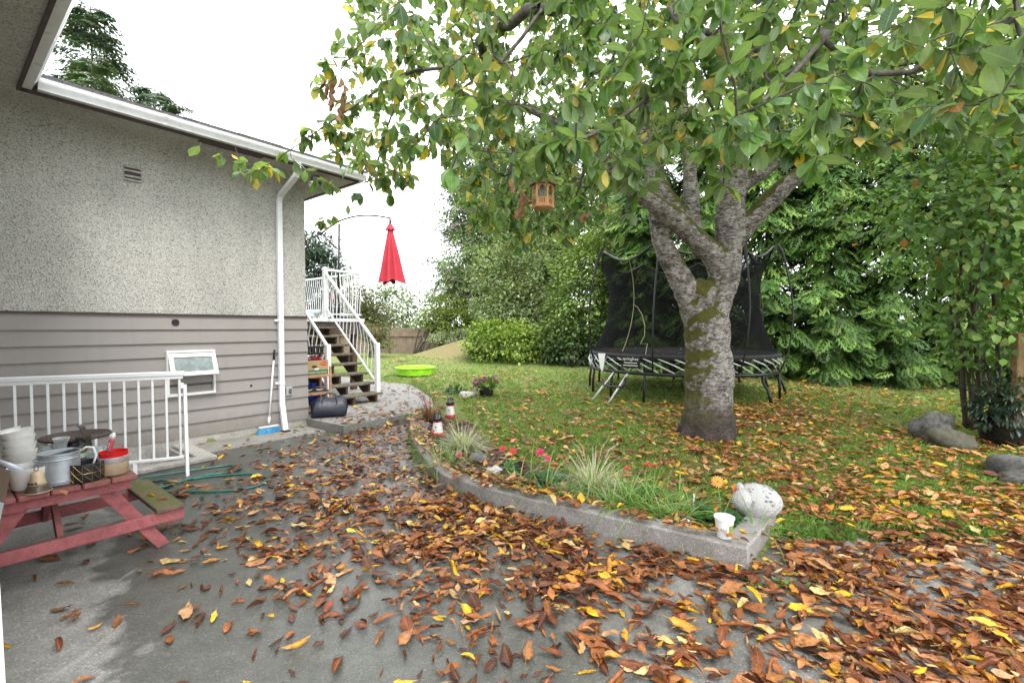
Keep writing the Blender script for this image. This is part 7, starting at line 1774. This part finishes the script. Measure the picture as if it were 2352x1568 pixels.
inw = poly_in(X, Y, [(p.x, p.y) for p in offset(wall_face, .0)] + [(p.x, p.y) for p in reversed(offset(wall_face, .17))])
Z = surf(X, Y); Z = np.where(inw, .156, Z); Z = np.where(on_lawn(X, Y), Z + .022, Z)
stack = rng.uniform(0, 1, n) ** 2 * (.008 + .05 * cov ** 2)
Z = Z + .006 + stack
th = rng.uniform(0, 6.28, n); tilt = unit(n) * np.where(on_lawn(X, Y), .42, .14 + .24 * cov)[:, None]
d = np.stack([np.cos(th), np.sin(th), rng.normal(0, .07, n)], 1); up = np.array([0, 0, 1.]) * np.where(rng.uniform(0, 1, n) < .8, 1, -1)[:, None] + tilt
FM = frames(d, up); FS = (.086 * np.exp(rng.normal(0, .33, n))).clip(.025, .165); FW = rng.integers(0, 16, n)
BRN = [(.245, .080, .022), (.15, .044, .015), (.06, .019, .010), (.33, .135, .044), (.44, .24, .11)]
YEL_ = [(.60, .36, .02), (.47, .21, .02), (.52, .38, .15)]
onL = on_lawn(X, Y)
wet = np.clip((1.5 - X) / 3, 0, 1) * (~onL)
pb = rng.uniform(0, 1, n); isy = pb < np.where(onL, .30, .155)
FCOL = np.where(isy[:, None], pick(YEL_, [4, 3, 2], n, .15), pick(BRN, [4.8, 4.2, 2.8, 3.8, 1.7], n, .24))
FCOL = np.where((onL & ~isy)[:, None], FCOL * 1.2 + np.array([.04, .022, .01]), FCOL)
dk = (rng.uniform(0, 1, n) < .35 * wet) & ~isy; FCOL[dk] *= .55
q = proj(np.stack([X, Y, Z], 1)); sc_2 = np.where((q[:, 0] > -30) & (q[:, 0] < 2390) & (q[:, 1] < 1590), FS / q[:, 2], 0); big = np.argsort(-sc_2)[:300]; rest = np.setdiff1d(np.arange(n), big)
PZ3 = np.stack([X, Y, Z], 1)
# keep the lowest point of every leaf on the ground
for ti in range(16):
    s_ = np.where(FW == ti)[0]
    if len(s_): lowz = (np.einsum('nij,vj->nvi', FM[s_], FL_T[ti][0])[:, :, 2] * FS[s_][:, None]).min(1); PZ3[s_, 2] -= np.where(lowz < 0, lowz, lowz * .9)
rest_n = rest[Y[rest] < 4.2]; rest_f = rest[Y[rest] >= 4.2]; rd = random.Random(78)
FL_F = [add_stalk(leaf_grid(3, rd.uniform(.42, .56), rd.uniform(-.1, .3), rd.uniform(-.6, .6), rd.choice([.1, .9, 1.6, 2.4]), rd.uniform(-.9, .9), wide_at=rd.uniform(.44, .58), seed=i, half=1, jag=.2), rd.uniform(.15, .3), .009) for i in range(16)]
o = scatter('leaf_litter', FL_F, FW[rest_f], PZ3[rest_f], FM[rest_f], FS[rest_f], FCOL[rest_f], LEAF_FALL, None, 'stuff', (0, 0, 0)); tag(o, 'scattered fallen leaves over the lawn and far concrete', 'leaf litter')
o = scatter('leaf_litter', FL_T, FW[rest_n], PZ3[rest_n], FM[rest_n], FS[rest_n], FCOL[rest_n], LEAF_FALL, None, 'stuff', (0, 0, 0)); tag(o, 'carpet of fallen brown and yellow cherry leaves on the near concrete', 'leaf litter')
KIND = {'y': ('yellow fallen cherry leaf lying on the concrete', 'yellow leaves on the concrete'), 'b': ('curled red-brown fallen cherry leaf lying on the concrete', 'brown leaves on the concrete'),
        'd': ('dark wet brown fallen leaf stuck to the concrete', 'dark wet leaves on the concrete'), 'p': ('pale tan dried leaf lying on the concrete', 'pale leaves on the concrete')}
PAL = [(YEL_[0], 'y'), (YEL_[1], 'y'), (YEL_[2], 'p'), (BRN[0], 'b'), (BRN[1], 'b'), (BRN[2], 'd'), (BRN[3], 'b'), (BRN[4], 'p')]
for i in big:
    ci = int(np.argmin([((np.array(c) - FCOL[i]) ** 2).sum() for c, _ in PAL])); col, kd = PAL[ci]
    o = place_leaf('fallen_leaf', leaf_mesh(FL_T, int(FW[i]), np.array(col), LEAF_FALL, 'fall'), PZ3[i], FM[i], float(FS[i])); tag(o, KIND[kd][0], 'leaf', KIND[kd][1])
# a few leaves on the trampoline mat, the bench and the table
def extra_leaf(p, col, lab, L=.1, ti=None, rz=None):
    ti = random.randrange(16) if ti is None else ti; a = random.uniform(0, 6.28) if rz is None else rz; M3 = frames(np.array([[math.cos(a), math.sin(a), .02]]), np.array([[.05, .1, 1.]]))[0]
    lowz = (FL_T[ti][0] @ M3.T)[:, 2].min() * L; o = place_leaf('fallen_leaf', leaf_mesh(FL_T, ti, np.array(col), LEAF_FALL, 'fall'), (p[0], p[1], p[2] + .003 - lowz), M3, L); tag(o, lab, 'leaf')
    return o
extra_leaf(hb(-2.76, 2.95, .302), YEL_[0], 'yellow leaf lying on the mossy bench near the hose', .10, 3)
extra_leaf(hb(-2.72, 3.10, .302), BRN[3], 'brown leaf lying on the mossy bench end', .08, 6)
extra_leaf(tpt(140, 1132), BRN[3], 'brown and yellow leaf on the table edge beside the bell', .08, 5)
for k in range(34):
    a = random.uniform(0, 6.28); r = 1.75 * random.uniform(0, 1) ** .5; o = extra_leaf((TC.x + r * math.cos(a), TC.y + r * math.sin(a), ZM - .02), random.choice(BRN[3:] + YEL_), 'fallen leaf lying on the black trampoline mat', .12); o['group'] = 'leaves on the trampoline mat'
